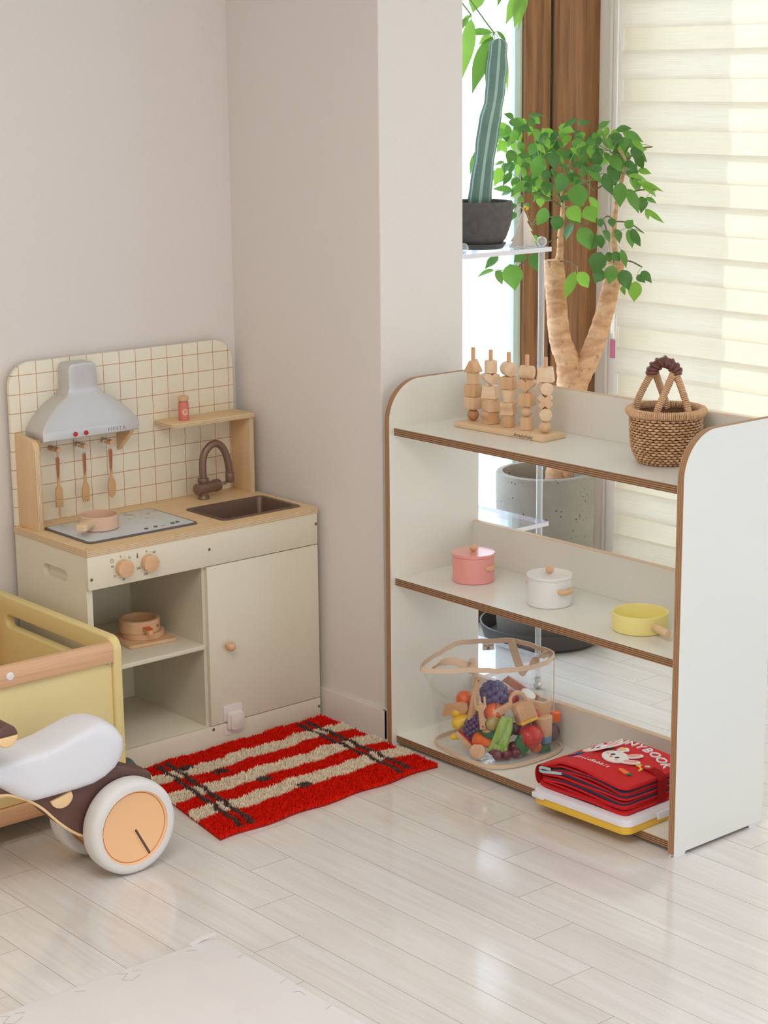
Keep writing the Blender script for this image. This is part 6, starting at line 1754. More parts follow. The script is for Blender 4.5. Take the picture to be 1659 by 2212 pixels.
# curled corner tab and the zig-zag joints of the edging strips
for i in range(4):
    y = -1.40 - i * .135
    cut([(-1.012, y + .02), (-1.030, y + .014)]); cut([(-1.034, y - .03), (-1.022, y - .036), (-1.024, y - .052)]) if i % 2 else None
for i in range(5):
    x = -1.085 - i * .125
    cut([(x, -1.297), (x + .016, -1.306)])
    if i in (1, 3): cut([(x - .03, -1.287), (x - .012, -1.300), (x - .034, -1.316), (x - .020, -1.330), (x + .004, -1.318)])
mb = MB(); P = smooth_open([(-1.068, -1.284, .0130), (-1.045, -1.2795, .0155), (-1.024, -1.279, .0185), (-1.008, -1.286, .0195)], 6)
mb.tube(P, 1, flat=(.0016, .0050, (0, 0, 1))); mb.build('curled_tab', M_matfoam, fm)
LEAVES = [(.835,-.319,1.432,.817,-.307,1.367,.049,0),(.85,-.349,1.442,.851,-.359,1.392,.038,0),(.876,-.366,1.385,.853,-.363,1.325,.049,0),(.921,-.385,1.354,.93,-.375,1.282,.058,0),(.822,-.353,1.395,.822,-.355,1.361,.027,0),(.875,-.307,1.36,.86,-.317,1.322,.036,0),(.831,-.346,1.29,.816,-.326,1.239,.038,0),(.874,-.357,1.266,.863,-.35,1.221,.045,0),(.9,-.386,1.244,.878,-.376,1.196,.036,0),(.922,-.392,1.233,.938,-.417,1.169,.049,0),(.952,-.425,1.215,.951,-.409,1.167,.033,0),(.932,-.457,1.216,.944,-.454,1.174,.027,0),(1.014,-.458,1.356,1.012,-.457,1.286,.042,0),(.979,-.427,1.381,.986,-.453,1.32,.033,0),(1.037,-.393,1.394,1.045,-.412,1.342,.036,0),(1.041,-.386,1.427,1.067,-.415,1.379,.036,0),(1.004,-.381,1.436,1.002,-.376,1.391,.033,0),(1.062,-.393,1.492,1.055,-.401,1.443,.036,0),(1.072,-.415,1.479,1.062,-.422,1.436,.031,0),(1.076,-.457,1.454,1.069,-.459,1.413,.036,0),(1.056,-.496,1.317,1.055,-.499,1.269,.036,0),(1.003,-.494,1.34,1.015,-.527,1.272,.031,0),(1.039,-.416,1.222,1.052,-.423,1.18,.029,0),(.95,-.45,1.224,.975,-.458,1.191,.031,0),(1.052,-.453,1.222,1.063,-.462,1.169,.029,0),(1.002,-.513,1.232,1.03,-.522,1.178,.027,0),(.991,-.444,1.257,.986,-.455,1.231,.027,0),(1.015,-.478,1.229,1.042,-.481,1.252,.027,0),(.937,-.451,1.26,.943,-.451,1.234,.022,0),(.94,-.455,1.167,.926,-.442,1.104,.051,0),(.966,-.478,1.129,.96,-.469,1.075,.04,0),(.952,-.448,1.117,.929,-.442,1.078,.047,0),(.883,-.421,1.111,.915,-.435,1.066,.038,1),(.933,-.365,1.107,.921,-.336,1.026,.033,1),(.979,-.499,1.117,.985,-.523,1.06,.042,0),(1.024,-.512,1.083,1.019,-.511,1.024,.04,1),(1.077,-.419,1.06,1.085,-.415,1.03,.027,0),(1.024,-.531,1.112,1.037,-.561,1.08,.025,0),(1.093,-.454,1.09,1.101,-.479,1.07,.025,0),(1.014,-.463,1.17,1.028,-.472,1.115,.02,0),(.998,-.448,1.163,1.018,-.456,1.134,.027,0),(1.024,-.402,1.158,1.041,-.398,1.126,.027,0),(.75,-.286,1.135,.755,-.304,1.06,.058,0),(.796,-.179,1.105,.816,-.189,1.064,.036,0),(.807,-.181,1.145,.772,-.159,1.11,.027,0),(.793,-.177,1.108,.749,-.151,1.088,.016,0),(.866,-.23,1.158,.845,-.204,1.127,.031,0),(.805,-.321,1.167,.824,-.324,1.109,.036,0),(.877,-.238,1.199,.908,-.245,1.179,.027,0),(.932,-.414,1.318,.961,-.424,1.257,.031,1),(.92,-.415,1.292,.931,-.441,1.247,.053,1),(.921,-.352,1.282,.949,-.38,1.256,.022,0),(.86,-.401,1.291,.88,-.434,1.251,.049,1),(.899,-.361,1.265,.919,-.396,1.243,.022,0),(.805,-.346,1.317,.797,-.359,1.292,.04,1),(.791,-.268,1.409,.797,-.255,1.366,.033,1),(.731,-.266,1.402,.704,-.269,1.35,.031,1),(.823,-.219,1.501,.834,-.211,1.463,.036,0),(.801,-.225,1.523,.842,-.245,1.515,.025,0),(.839,-.263,1.538,.886,-.288,1.537,.018,0),(.863,-.256,1.537,.892,-.261,1.516,.02,0),(.838,-.273,1.534,.848,-.276,1.508,.022,0),(.746,-.25,1.518,.703,-.212,1.504,.02,0),(.752,-.152,1.442,.722,-.151,1.378,.02,0),(.685,-.229,1.45,.667,-.226,1.417,.018,0),(.961,-.338,1.529,.927,-.309,1.503,.018,0),(.982,-.399,1.503,1.007,-.42,1.525,.02,0),(.979,-.318,1.513,1.01,-.346,1.518,.022,0),(.986,-.461,1.5,1.013,-.496,1.504,.018,0),(.991,-.481,1.493,1.03,-.526,1.467,.027,0),(1.021,-.489,1.474,1.037,-.523,1.438,.02,1),(.989,-.491,1.388,1.004,-.52,1.39,.02,0),(1.05,-.45,1.373,1.087,-.492,1.358,.02,1),(1.045,-.49,1.36,1.091,-.55,1.33,.016,1),(1.048,-.503,1.349,1.081,-.532,1.315,.02,1),(1.112,-.462,1.307,1.141,-.481,1.292,.016,0),(1.106,-.468,1.278,1.142,-.51,1.237,.016,1),(1.052,-.517,1.283,1.066,-.517,1.251,.016,1),(.826,-.282,1.358,.78,-.262,1.326,.031,0),(.871,-.29,1.364,.868,-.272,1.337,.027,1),(.813,-.284,1.359,.826,-.293,1.325,.022,0),(.827,-.211,1.337,.789,-.173,1.337,.018,0),(.843,-.2,1.332,.824,-.171,1.316,.022,0),(.811,-.25,1.294,.797,-.223,1.279,.02,0),(.864,-.217,1.313,.852,-.213,1.294,.022,0),(.773,-.315,1.299,.779,-.338,1.292,.02,0),(.815,-.235,1.274,.797,-.242,1.25,.022,0),(.818,-.192,1.411,.802,-.166,1.402,.013,0),(.84,-.197,1.407,.831,-.173,1.38,.022,0),(.807,-.279,1.414,.809,-.296,1.392,.027,0),(.769,-.223,1.228,.77,-.241,1.214,.022,0),(.92,-.346,1.39,.884,-.339,1.406,.018,0),(.975,-.422,1.394,.938,-.396,1.394,.025,0),(.989,-.353,1.391,1.021,-.381,1.348,.027,0),(.927,-.35,1.397,.948,-.386,1.416,.018,0),(.879,-.365,1.45,.872,-.377,1.418,.04,0),(.972,-.321,1.487,.985,-.337,1.465,.031,0),(.962,-.34,1.484,.957,-.346,1.462,.033,0),(.944,-.394,1.478,.97,-.4,1.456,.022,0),(.919,-.397,1.472,.897,-.377,1.465,.02,0),(.908,-.111,1.512,.868,-.096,1.49,.032,1),(.82,-.168,1.47,.84,-.179,1.434,.029,1),(.861,-.173,1.475,.876,-.172,1.436,.02,1),(.954,-.207,1.503,.967,-.202,1.472,.021,1),(.879,-.178,1.494,.862,-.186,1.467,.014,0),(.915,-.207,1.501,.942,-.213,1.458,.029,0),(.929,-.183,1.426,.895,-.157,1.421,.023,0),(.935,-.168,1.46,.952,-.17,1.432,.016,0),(.996,-.172,1.476,1.012,-.187,1.447,.021,1),(.934,-.061,1.471,.907,-.049,1.46,.021,1),(.955,-.128,1.53,.957,-.123,1.501,.018,1),(1.002,-.123,1.469,1.033,-.144,1.435,.024,0),(.896,-.276,1.504,.917,-.288,1.477,.024,1),(.977,-.104,1.527,.959,-.085,1.489,.021,0),(.873,-.261,1.464,.868,-.241,1.428,.029,0),(.928,-.133,1.448,.944,-.137,1.419,.015,1),(.866,-.179,1.532,.843,-.161,1.545,.019,0),(.981,-.108,1.432,.952,-.104,1.393,.026,0),(.992,-.184,1.458,1.009,-.209,1.458,.014,0),(.965,-.196,1.492,.956,-.209,1.448,.021,0),(1.015,-.125,1.433,1.027,-.126,1.466,.024,0),(.911,-.103,1.466,.893,-.08,1.433,.025,1),(.848,-.204,1.469,.819,-.183,1.477,.023,0),(.93,-.137,1.464,.935,-.145,1.431,.023,0),(.831,-.196,1.444,.844,-.214,1.405,.029,0),(.914,-.153,1.507,.936,-.182,1.492,.026,0),(.883,-.174,1.427,.891,-.18,1.386,.025,1),(.909,-.141,1.513,.922,-.139,1.468,.029,0),(.899,-.137,1.442,.881,-.142,1.4,.03,0),(.924,-.12,1.53,.951,-.14,1.494,.029,0),(.925,-.206,1.435,.956,-.24,1.42,.031,0),(.989,-.137,1.432,.988,-.137,1.391,.026,0),(.844,-.176,1.515,.859,-.17,1.474,.021,0),(.96,-.093,1.498,.962,-.11,1.457,.027,1),(.827,-.21,1.477,.829,-.195,1.449,.015,1),(1.018,-.134,1.467,1.003,-.131,1.433,.023,0),(.953,-.138,1.423,.961,-.155,1.4,.016,1),(1.004,-.109,1.506,.999,-.106,1.477,.018,1),(.936,-.088,1.486,.909,-.061,1.472,.023,0),(.864,-.181,1.507,.873,-.192,1.48,.019,0),(.913,-.268,1.495,.93,-.301,1.476,.018,1),(.857,-.153,1.498,.825,-.145,1.486,.02,0),(1.023,-.166,1.441,1.037,-.181,1.414,.018,0),(1.077,-.253,1.478,1.046,-.236,1.486,.024,0),(1.032,-.155,1.448,1.046,-.188,1.412,.028,1),(.991,-.195,1.481,.985,-.206,1.447,.023,0),(.981,-.352,1.463,.946,-.345,1.448,.018,1),(1.059,-.258,1.427,1.064,-.282,1.4,.021,0),(.893,-.293,1.492,.876,-.265,1.462,.023,0),(.946,-.265,1.446,.918,-.256,1.417,.023,0),(1.008,-.235,1.494,1.015,-.234,1.465,.021,0),(1.047,-.186,1.462,1.025,-.166,1.428,.025,0),(.921,-.298,1.497,.908,-.285,1.465,.021,0),(1.054,-.216,1.439,1.068,-.235,1.399,.021,0),(.998,-.22,1.488,.988,-.22,1.455,.017,0),(.965,-.197,1.472,.996,-.216,1.477,.017,0),(1.084,-.177,1.469,1.063,-.177,1.44,.021,1),(.966,-.257,1.504,1.008,-.284,1.492,.032,1),(1.021,-.257,1.479,.989,-.238,1.457,.02,1),(1.025,-.262,1.47,1.028,-.286,1.434,.023,1),(.949,-.277,1.471,.96,-.281,1.442,.014,0),(1.025,-.215,1.501,1.019,-.218,1.47,.018,1),(1.018,-.158,1.478,1.017,-.18,1.432,.031,1),(1.042,-.144,1.482,1.038,-.145,1.434,.029,0),(1.035,-.204,1.43,1.036,-.21,1.396,.016,1),(1.035,-.138,1.434,1.062,-.152,1.416,.021,0),(.973,-.358,1.449,.951,-.356,1.425,.016,0),(1.009,-.167,1.458,.989,-.151,1.421,.02,0),(1.103,-.192,1.454,1.124,-.196,1.407,.023,0),(1.02,-.168,1.494,1.021,-.194,1.468,.02,0),(1.037,-.217,1.437,1.059,-.227,1.401,.02,0),(1.035,-.144,1.49,1.03,-.125,1.456,.026,0),(.883,-.284,1.484,.888,-.302,1.445,.02,1),(.998,-.359,1.456,.985,-.367,1.419,.025,1),(.897,-.234,1.458,.926,-.251,1.432,.02,1),(1.079,-.211,1.438,1.076,-.202,1.402,.025,1),(1.071,-.175,1.437,1.084,-.174,1.406,.019,1),(1.005,-.307,1.475,.989,-.297,1.432,.031,0),(1.015,-.112,1.453,1.028,-.117,1.424,.02,0),(.964,-.31,1.45,.967,-.332,1.428,.015,1),(1.003,-.309,1.418,1.008,-.327,1.386,.019,0),(1.019,-.375,1.477,1.001,-.365,1.452,.021,0),(1.084,-.277,1.481,1.075,-.277,1.433,.033,0),(1.173,-.324,1.436,1.188,-.319,1.386,.029,0),(1.145,-.293,1.439,1.179,-.324,1.453,.022,1),(1.192,-.293,1.435,1.202,-.286,1.404,.015,0),(1.127,-.275,1.435,1.122,-.267,1.408,.017,0),(.999,-.371,1.458,1.004,-.378,1.424,.017,0),(1.08,-.405,1.474,1.076,-.415,1.43,.028,0),(1.041,-.301,1.468,1.043,-.298,1.426,.027,0),(1.094,-.288,1.412,1.099,-.288,1.366,.024,1),(1.077,-.344,1.505,1.06,-.349,1.472,.017,1),(1.045,-.362,1.435,1.066,-.373,1.405,.017,0),(1.176,-.288,1.439,1.198,-.287,1.406,.019,1),(1.046,-.303,1.435,1.085,-.327,1.437,.028,0),(1.132,-.209,1.465,1.158,-.225,1.429,.029,0),(1.127,-.269,1.499,1.129,-.261,1.465,.016,1),(1.081,-.356,1.425,1.101,-.38,1.395,.022,1),(1.13,-.287,1.494,1.117,-.29,1.466,.016,0),(1.187,-.314,1.462,1.175,-.326,1.43,.019,0),(1.15,-.257,1.441,1.132,-.25,1.405,.019,0),(1.085,-.371,1.407,1.104,-.401,1.394,.027,0),(1.121,-.338,1.427,1.138,-.374,1.398,.027,0),(1.113,-.373,1.468,1.105,-.378,1.42,.03,1),(1.176,-.267,1.483,1.181,-.26,1.453,.018,0),(1.126,-.337,1.475,1.128,-.343,1.443,.017,1),(1.121,-.225,1.462,1.116,-.236,1.418,.023,0),(1.148,-.321,1.496,1.129,-.307,1.462,.023,1),(1.11,-.339,1.487,1.098,-.348,1.459,.019,0),(1.142,-.303,1.397,1.135,-.303,1.362,.023,0),(1.033,-.298,1.489,1.008,-.287,1.464,.022,1),(1.094,-.265,1.427,1.1,-.263,1.398,.016,0),(1.043,-.268,1.443,1.011,-.249,1.432,.026,0),(1.045,-.32,1.49,1.062,-.321,1.447,.025,0),(1.08,-.292,1.49,1.072,-.292,1.456,.019,0),(1.143,-.273,1.499,1.152,-.265,1.464,.025,1),(1.018,-.379,1.469,1.058,-.394,1.446,.031,0),(1.12,-.341,1.494,1.155,-.364,1.502,.021,0),(1.236,-.305,1.432,1.27,-.326,1.398,.022,0),(1.215,-.324,1.362,1.228,-.334,1.316,.033,0),(1.068,-.416,1.405,1.109,-.434,1.391,.024,0),(1.175,-.345,1.377,1.181,-.363,1.348,.021,0),(1.14,-.394,1.37,1.154,-.388,1.325,.027,0),(1.212,-.341,1.453,1.213,-.335,1.416,.021,0),(1.097,-.436,1.44,1.122,-.458,1.443,.017,1),(1.207,-.345,1.379,1.237,-.373,1.368,.02,1),(1.121,-.338,1.447,1.134,-.337,1.404,.025,0),(1.138,-.405,1.427,1.144,-.424,1.385,.029,0),(1.154,-.363,1.359,1.167,-.38,1.318,.023,1),(1.113,-.414,1.404,1.102,-.428,1.364,.02,0),(1.122,-.376,1.478,1.15,-.382,1.438,.032,0),(1.156,-.373,1.42,1.173,-.398,1.427,.014,1),(1.155,-.322,1.381,1.153,-.332,1.339,.024,0),(1.157,-.335,1.398,1.166,-.351,1.361,.023,0),(1.089,-.348,1.415,1.051,-.327,1.391,.031,1),(1.095,-.443,1.388,1.077,-.44,1.357,.023,0),(.927,-.239,1.34,.936,-.259,1.307,.024,1),(.996,-.158,1.301,1.021,-.189,1.293,.018,0),(.979,-.257,1.304,.993,-.251,1.273,.017,0),(.903,-.231,1.38,.901,-.22,1.333,.023,0),(.996,-.234,1.369,1.001,-.243,1.326,.023,0),(.914,-.231,1.331,.906,-.24,1.302,.015,0),(.945,-.184,1.346,.943,-.205,1.32,.019,0),(1.051,-.266,1.348,1.013,-.24,1.355,.025,0),(.968,-.354,1.404,.969,-.351,1.363,.028,0),(1.01,-.31,1.415,1.001,-.326,1.369,.026,0),(1.06,-.171,1.432,1.051,-.179,1.401,.023,0),(.98,-.267,1.318,.998,-.287,1.297,.02,1),(.932,-.266,1.391,.931,-.285,1.362,.018,0),(1.076,-.202,1.383,1.076,-.205,1.353,.02,0),(.95,-.23,1.382,.917,-.216,1.378,.015,1),(.883,-.273,1.354,.901,-.306,1.329,.024,0),(.975,-.313,1.324,.993,-.312,1.275,.023,0),(.969,-.192,1.331,.97,-.215,1.297,.023,0),(.926,-.306,1.313,.943,-.335,1.304,.016,0),(1.017,-.206,1.369,1.024,-.228,1.329,.025,0),(.931,-.191,1.409,.933,-.203,1.381,.016,1),(1.015,-.292,1.36,1.008,-.306,1.323,.024,0),(.918,-.232,1.327,.871,-.218,1.329,.031,1),(1.034,-.267,1.3,1.05,-.283,1.28,.017,0),(.917,-.215,1.375,.929,-.231,1.332,.032,1),(1.029,-.134,1.316,.994,-.129,1.288,.02,0),(1.044,-.225,1.354,1.018,-.206,1.338,.019,1),(1.079,-.175,1.424,1.059,-.147,1.419,.023,0),(.876,-.258,1.332,.886,-.26,1.299,.019,0),(1.038,-.214,1.337,1.006,-.204,1.333,.019,0),(1.051,-.208,1.36,1.08,-.244,1.363,.021,0),(1.034,-.288,1.321,1.025,-.302,1.281,.026,1),(1.022,-.252,1.372,1.031,-.255,1.343,.014,0),(.983,-.156,1.421,.999,-.167,1.38,.02,0),(.99,-.088,1.389,1.004,-.085,1.343,.02,0),(.913,-.065,1.382,.901,-.05,1.348,.019,1),(.859,-.198,1.34,.835,-.201,1.312,.015,0),(.899,-.112,1.405,.897,-.103,1.374,.016,0),(.924,-.116,1.407,.912,-.115,1.368,.021,0),(.864,-.118,1.391,.882,-.12,1.352,.025,0),(.909,-.17,1.421,.905,-.159,1.389,.019,0),(.956,-.1,1.34,.939,-.102,1.3,.03,1),(.968,-.099,1.403,.99,-.118,1.389,.019,1),(.891,-.225,1.388,.918,-.253,1.373,.027,1),(.824,-.199,1.371,.808,-.18,1.354,.017,0),(.859,-.249,1.376,.86,-.232,1.345,.023,0),(.869,-.243,1.404,.882,-.254,1.379,.014,0),(.977,-.077,1.361,.977,-.069,1.321,.028,0),(.814,-.224,1.383,.789,-.215,1.347,.021,0),(.838,-.171,1.392,.816,-.17,1.363,.021,0)]
PACHIRA = [(.707,-.259,1.764,.629,-.219,1.761,.026,0),(.686,-.281,1.754,.628,-.258,1.603,.049,0),(.679,-.296,1.747,.652,-.299,1.568,.035,0),(.653,-.332,1.766,.66,-.363,1.733,.013,0),(.656,-.334,1.75,.664,-.367,1.601,.02,1),(.694,-.266,1.757,.654,-.259,1.733,.023,1),(.595,-.293,1.799,.562,-.291,1.637,.039,1),(.617,-.255,1.802,.589,-.257,1.769,.023,0),(.642,-.243,1.81,.609,-.241,1.79,.015,1),(.675,-.242,1.866,.646,-.243,1.817,.044,1),(.732,-.335,1.872,.691,-.326,1.784,.033,1),(.735,-.35,1.872,.701,-.348,1.775,.038,1),(.745,-.349,1.86,.713,-.349,1.764,.014,1),(.702,-.294,1.864,.681,-.303,1.831,.011,0)]
# ------------------------------------------------------------------ acrylic stand
ac = thing('acrylic_stand', 'clear acrylic plant stand with round rods behind the wall end', 'plant stand', (.43, -.46, 0))
AX0, AX1, AY0, AY1 = .276, .592, -.605, -.315
for z in (.085, .468, 1.2065):
    mb = MB(); mb.box(AX0, AX1, AY0, AY1, z - .006, z + .006, .0008)
    o = mb.build('plate', M_acrylic, ac, smooth=0)
    mb = MB()
    mb.box(AX0, AX1, AY0 - .0004, AY0 + .0002, z - .0058, z + .0058); mb.box(AX1 - .0002, AX1 + .0004, AY0, AY1, z - .0058, z + .0058)
    mb.build('polished_edge', M_acrylicedge, o, smooth=0)
M_rod = thin_clear('acrylic_rod', (.90, .92, .94), .10, .16, .45, .05)
for x in (AX0 + .017, AX1 - .020):
    for y in (AY0 + .016, AY1 - .016):
        mb = MB(); mb.cyl((x, y, .012), (x, y, 1.2125), .0085, seg=20); mb.build('rod', M_rod, ac)
        mb = MB(); mb.sphere((x, y, 1.2265), .0135); mb.cyl((x, y, 1.2125), (x, y, 1.217), .007); mb.build('finial', M_rod, ac)
        mb = MB(); mb.sphere((x, y, .0125), .0125, (1, 1, .98)); mb.cyl((x, y, .0205), (x, y, .032), .0095, seg=18); mb.build('foot', M_steel, ac)
for z in (.085, .468):
    for x in (AX0 + .017, AX1 - .020): 
        mb = MB(); mb.cyl((x, AY0 + .016, z + .006), (x, AY0 + .016, z + .012), .0115, seg=20); mb.build('collar', M_rod, ac)

# ------------------------------------------------------------------ cactus, saucer, ornament
CP = Vector((.4320, -.4950, 1.2129))
sa = MB(); sa.lathe([(0, 0), (.064, 0), (.0720, .011), (.0735, .014), (.0705, .014), (.0640, .004), (0, .003)], 48, CP)
tag(sa.build('plant_saucer', M_saucer), 'dark grey saucer under the cactus pot on the acrylic stand', 'saucer')
cp = thing('potted_cactus', 'tall bluish ribbed cactus in a rough dark stone pot', 'cactus', tuple(CP + Vector((0, 0, .0045))))
B0 = CP + Vector((0, 0, .0045))
mb = MB(); t = bmesh.new(); rows = []
pr = [(.0, 0), (.048, 0), (.058, .004), (.072, .022), (.083, .048), (.0885, .075), (.0900, .100), (.0895, .1135), (.0860, .1170), (.0800, .1160), (.0790, .102), (0, .100)]
for r_, z_ in pr[1:-1]:
    row = []
    for k in range(64):
        a = 2 * PI * k / 64; q = r_ * (1 + .010 * sin(7 * a + z_ * 90) + .010 * sin(13 * a - z_ * 140) + random.uniform(-.013, .013))
        row.append(t.verts.new(B0 + Vector((q * cos(a), q * sin(a), z_))))
    rows.append(row)
for A, B in zip(rows, rows[1:]):
    for k in range(64): t.faces.new((A[k], A[(k + 1) % 64], B[(k + 1) % 64], B[k]))
t.faces.new(rows[0]); t.faces.new(rows[-1])
bmesh.ops.recalc_face_normals(t, faces=t.faces)
mb._join(t); mb.build('stone_pot', M_lava, cp, smooth=60)
mb = MB(); mb.lathe([(0, .106), (.050, .106), (.0775, .1035)], 32, B0, cap=False); mb.build('soil', M_soil, cp)
VRt = Vector((.763, -.646, 0)).normalized(); VDt = Vector((.646, .763, 0)).normalized()
def st_(r, z): return B0 + VRt * r + Vector((0, 0, z))
axis = smooth_open([st_(.002, .100), st_(.008, .16), st_(.018, .24), st_(.028, .31), st_(.040, .37), st_(.046, .43), st_(.050, .49), st_(.052, .525)], 8)
mb = MB(); t = bmesh.new(); rows = []; n = len(axis); NRB = 5; K = NRB * 8
for i, p in enumerate(axis):
    f = i / (n - 1)
    R = .0285 * (1 - .20 * f) * (1 + .05 * sin(f * 19) + .03 * sin(f * 43))
    if f > .93: R *= math.sqrt(max(.02, 1 - ((f - .93) / .07) ** 2))
    if f < .05: R *= .93
    d = (axis[min(i + 1, n - 1)] - axis[max(i - 1, 0)]).normalized()
    u = (VRt - d * VRt.dot(d)).normalized(); w = d.cross(u)
    row = []
    for k in range(K):
        a = 2 * PI * k / K + .30 + .1 * f
        rr = R * (.82 + .26 * abs(cos((a - .3) * NRB / 2)) ** 1.3)
        row.append(t.verts.new(p + (u * cos(a) + w * sin(a)) * rr))
    rows.append(row)
for A, B in zip(rows, rows[1:]):
    for k in range(K):
        f = t.faces.new((A[k], A[(k + 1) % K], B[(k + 1) % K], B[k]))
        ph = (k + .5) / 8 % 1
        f.material_index = 1 if abs(ph - .5) < .16 else 0
t.faces.new(rows[-1])
bmesh.ops.recalc_face_normals(t, faces=t.faces)
mb._join(t, -1); mb.build('stem', [M_cactus, M_cactusrib], cp, smooth=60)
mb = MB()
for i in range(3, n - 2, 2):
    p = axis[i]; f = i / (n - 1)
    d = (axis[i + 1] - axis[i - 1]).normalized(); u = (VRt - d * VRt.dot(d)).normalized(); w = d.cross(u); R = .0285 * (1 - .2 * f) * 1.06
    for q in range(NRB):
        a = 2 * PI * q / NRB + .30 + .1 * f
        mb.sphere(p + (u * cos(a) + w * sin(a)) * R, .0006, seg=6, rings=4)
mb.build('spine_cushion', M_whiteprint, cp)

ot = thing('tree_ornament', 'cream porcelain fir tree ornament with tiny gold bell beside the cactus', 'ornament', (.548, -.545, 1.2125))
OP = Vector((.548, -.545, 1.2129))
prf = [(0, .096), (.008, .080), (.013, .066), (.0085, .066), (.017, .050), (.024, .040), (.018, .0395), (.027, .024), (.0345, .013), (.028, .0125), (.034, .004), (.0375, 0)]
prf = [(r_ * 1.0, z_) for r_, z_ in prf]
for s_ in (0, 90):
    mb = MB()
    o = [(r_, z_) for r_, z_ in prf] + [(-r_, z_) for r_, z_ in prf[::-1] if r_ > 0]
    mb.prism(o, 'y', -.0022, .0022, .0008, M=TR(*OP) @ RZ(-40 + s_))
    mb.build('tree_board', M_treecream, ot)
mb = MB(); mb.sphere(OP + VRt * .006 - VDt * .004 + Vector((0, 0, .0985)), .0068, seg=16, rings=10); mb.build('bell', M_gold, ot)
mb = MB(); mb.tube(smooth_open([OP + Vector((0, 0, .096)), OP - VRt * .010 + Vector((0, 0, .1015)), OP - VRt * .016 + Vector((0, 0, .088)), OP - VRt * .012 + Vector((0, 0, .070))], 6), .0010, 6); mb.build('hanging_ribbon', M_whiteprint, ot)

# ------------------------------------------------------------------ leaf helper
CAMV = Vector((-.63, -.74, .24)).normalized()
def leaf(mb, base, tip, w, m, fold=.25, droop=.12, wide=.42, seed=0):
    base, tip = Vector(base), Vector(tip)
    ax = tip - base; L = ax.length
    if L < 1e-4: return
    ax.normalize()
    rnd_ = random.Random(seed)
    nrm = (CAMV + Vector((rnd_.gauss(0, .28), rnd_.gauss(0, .28), abs(rnd_.gauss(.25, .25)))))
    side = ax.cross(nrm)
    if side.length < .05: side = ax.cross(Vector((0, 0, 1)))
    side.normalize(); nrm = side.cross(ax).normalized()
    ns = 10; t = bmesh.new(); rows = []
    w = min(w, L * .85)
    for i in range(ns + 1):
        f = i / ns
        hw = w / 2 * (sin(PI * min(1, f ** .76)) ** .80 if 0 < f < 1 else 0)
        if f > .55: hw *= 1 - ((f - .55) / .45) ** 1.3 * .55
        c = base + ax * (L * f) + nrm * (L * droop * (4 * f * (1 - f)) - L * .05 * f * f)
        if hw < 1e-5: rows.append([t.verts.new(c)])
        else:
            e = nrm * (hw * fold)
            rows.append([t.verts.new(c - side * hw + e), t.verts.new(c - side * hw * .5 + e * .4), t.verts.new(c), t.verts.new(c + side * hw * .5 + e * .4), t.verts.new(c + side * hw + e)])
    for A, B in zip(rows, rows[1:]):
        if len(A) == 1 and len(B) == 1: continue
        if len(A) == 1:
            for k in range(len(B) - 1): t.faces.new((A[0], B[k], B[k + 1]))
        elif len(B) == 1:
            for k in range(len(A) - 1): t.faces.new((A[k], B[0], A[k + 1]))
        else:
            for k in range(len(A) - 1): t.faces.new((A[k], B[k], B[k + 1], A[k + 1]))
    mb._join(t, m)

# ------------------------------------------------------------------ money tree behind the stand
pa = thing('money_tree', 'tall plant with long drooping finger leaves above the cactus', 'plant', (.36, -.17, 0))
mb = MB(); mb.lathe([(0, 0), (.06, 0), (.075, .16), (.070, .16), (.066, .145), (0, .145)], 32, (.36, -.17, 0)); mb.build('pot', M_white, pa)
mb = MB(); mb.tube(smooth_open([(.36, -.17, .14), (.365, -.17, .7), (.37, -.175, 1.3), (.38, -.18, 1.75), (.40, -.185, 2.0)], 6), .014, 12); mb.build('trunk', M_twig, pa)
hub1, hub2, hub3 = Vector((.675, -.297, 1.763)), Vector((.628, -.257, 1.81)), Vector((.735, -.347, 1.90))
mb = MB()
for hb_, b_ in ((hub1, (.40, -.185, 1.98)), (hub2, (.395, -.185, 1.95)), (hub3, (.41, -.19, 2.0)), (Vector((.62, -.25, 1.92)), (.40, -.185, 1.99))):
    mb.tube(smooth_open([b_, (Vector(b_) + hb_) / 2 + Vector((0, 0, .06)), hb_], 6), .0022, 6)
for b_, hb_ in [(PACHIRA[i][:3], hub1) for i in range(6)] + [(PACHIRA[i][:3], hub2) for i in (6, 7, 8)] + [(PACHIRA[i][:3], hub3) for i in (10, 11, 12)]:
    mb.tube([hb_, Vector(b_)], .0013, 5)
mb.build('stalk', M_greenstem, pa)
mb = MB()
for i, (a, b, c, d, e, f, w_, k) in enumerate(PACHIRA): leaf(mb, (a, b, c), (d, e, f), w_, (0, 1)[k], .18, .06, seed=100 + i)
mb.build('foliage', [mat_leaf('money_leaf_green', (80, 132, 60), .34), mat_leaf('money_leaf_light_green', (134, 176, 84), .42)], pa, smooth=60)  # second tone: some leaves take a lighter green

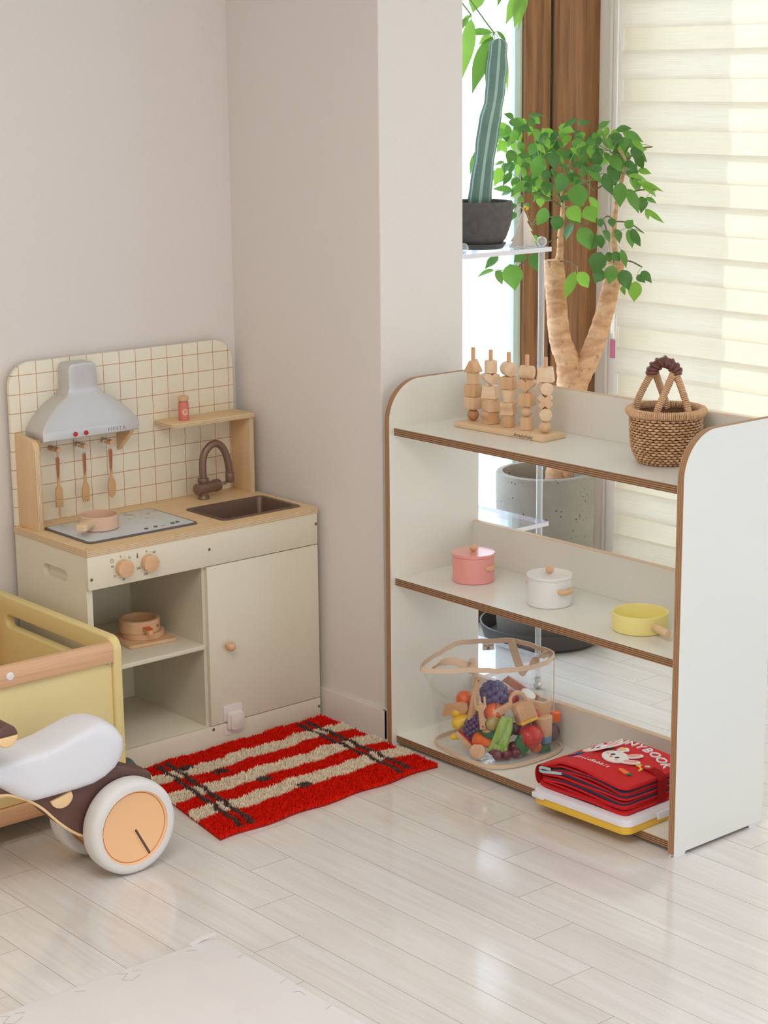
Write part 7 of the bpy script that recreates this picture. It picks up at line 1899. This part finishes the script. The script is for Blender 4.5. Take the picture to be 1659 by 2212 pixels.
# ------------------------------------------------------------------ the big plant in the concrete pot
PX, PY = .930, -.255
ts = MB(); ts.lathe([(0, .0003), (.165, .0003), (.180, .012), (.190, .050), (.1925, .056), (.187, .056), (.172, .010), (0, .010)], 64, (PX, PY, 0))
tag(ts.build('plant_saucer', M_blacktray), 'large dark brown saucer under the concrete pot on the floor', 'saucer')
bp = thing('potted_tree', 'leafy two-trunked indoor tree in a tall concrete pot by the window', 'plant', (PX, PY, .0105))
mb = MB(); mb.lathe([(0, .0105), (.128, .0105), (.138, .020), (.1425, .06), (.1455, .505), (.1440, .512), (.1395, .514), (.1260, .514), (.1225, .508), (.1200, .46), (0, .46)], 72, (PX, PY, 0)); mb.build('pot', M_concrete, bp, smooth=40)
mb = MB(); mb.lathe([(0, .468), (.1205, .463)], 32, (PX, PY, 0), cap=False); mb.build('soil', M_soil, bp)
def trunk(pts, rr, nm='trunk'):
    mb = MB(); P = smooth_open(pts, 8); n = len(P)
    R = []
    for i in range(n):
        f = i / (n - 1) * (len(rr) - 1); k = min(int(f), len(rr) - 2)
        R.append((rr[k] + (rr[k + 1] - rr[k]) * (f - k)) * (1 + .025 * sin(i * 1.9) + random.uniform(-.015, .015)))
    mb.tube(P, R, 22)
    return mb.build(nm, M_bark, bp, smooth=60)
trunk([(.960, -.272, .45), (.974, -.283, .55), (.985, -.293, .64), (.992, -.299, .74), (.985, -.292, .83), (.965, -.276, .90), (.957, -.268, 1.0), (.952, -.265, 1.08), (.949, -.262, 1.132)], [.040, .041, .043, .046, .036, .032, .030, .030, .0285])
trunk([(.990, -.297, .70), (1.004, -.309, .775), (1.028, -.330, .84), (1.050, -.348, .92), (1.067, -.362, 1.0), (1.080, -.373, 1.08), (1.089, -.381, 1.135)], [.034, .034, .031, .028, .026, .0255, .024])
def branch(pts, r0, r1, m=M_bark):
    mb = MB(); P = smooth_open(pts, 6); n = len(P)
    mb.tube(P, [r0 + (r1 - r0) * i / (n - 1) for i in range(n)], 10)
    mb.build('branch', m, bp, smooth=60)
branch([(.955, -.268, 1.10), (.962, -.274, 1.15), (.962, -.275, 1.20), (.966, -.277, 1.25), (.967, -.278, 1.30), (.958, -.270, 1.37)], .012, .004)
branch([(1.086, -.378, 1.12), (1.081, -.374, 1.17), (1.080, -.373, 1.23), (1.085, -.377, 1.29), (1.097, -.388, 1.37), (1.103, -.393, 1.41), (1.086, -.378, 1.445)], .0115, .003)
tips = [((.967, -.278, 1.29), (.90, -.36, 1.40)), ((.967, -.278, 1.29), (.85, -.30, 1.42)), ((.967, -.278, 1.28), (.84, -.25, 1.33)), ((.965, -.277, 1.25), (.82, -.30, 1.24)), ((.962, -.275, 1.20), (.80, -.24, 1.10)),
        ((.966, -.277, 1.30), (.97, -.38, 1.36)), ((1.097, -.388, 1.37), (1.03, -.40, 1.44)), ((1.103, -.393, 1.41), (1.14, -.46, 1.45)), ((1.085, -.377, 1.30), (1.15, -.47, 1.33)), ((1.09, -.38, 1.34), (1.01, -.36, 1.33)),
        ((1.082, -.374, 1.24), (1.0, -.40, 1.25)), ((1.0, -.40, 1.25), (1.02, -.41, 1.19)), ((1.082, -.374, 1.24), (1.10, -.47, 1.21)), ((1.085, -.378, 1.12), (1.13, -.44, 1.11)), ((1.08, -.374, 1.11), (1.03, -.42, 1.13)), ((.95, -.262, 1.12), (.945, -.36, 1.12))]
for a, b in tips:
    a, b = Vector(a), Vector(b)
    mb = MB(); mb.tube(smooth_open([a, a.lerp(b, .5) + Vector((0, 0, .012)), b], 5), [.0022] * 10 + [.0016], 6); mb.build('twig', M_twig, bp)
ends = [Vector(b) for a, b in tips] + [Vector(a) for a, b in tips]
mb = MB()
for i, (a, b, c, d, e, f, w_, k) in enumerate(LEAVES):
    base = Vector((a, b, c))
    q = min(ends, key=lambda p: (p - base).length)
    if (q - base).length < .09: mb.tube(smooth_open([q, q.lerp(base, .55) + Vector((0, 0, .005)), base], 3), .0008, 4, mat=3)
for i, (a, b, c, d, e, f, w_, k) in enumerate(LEAVES):
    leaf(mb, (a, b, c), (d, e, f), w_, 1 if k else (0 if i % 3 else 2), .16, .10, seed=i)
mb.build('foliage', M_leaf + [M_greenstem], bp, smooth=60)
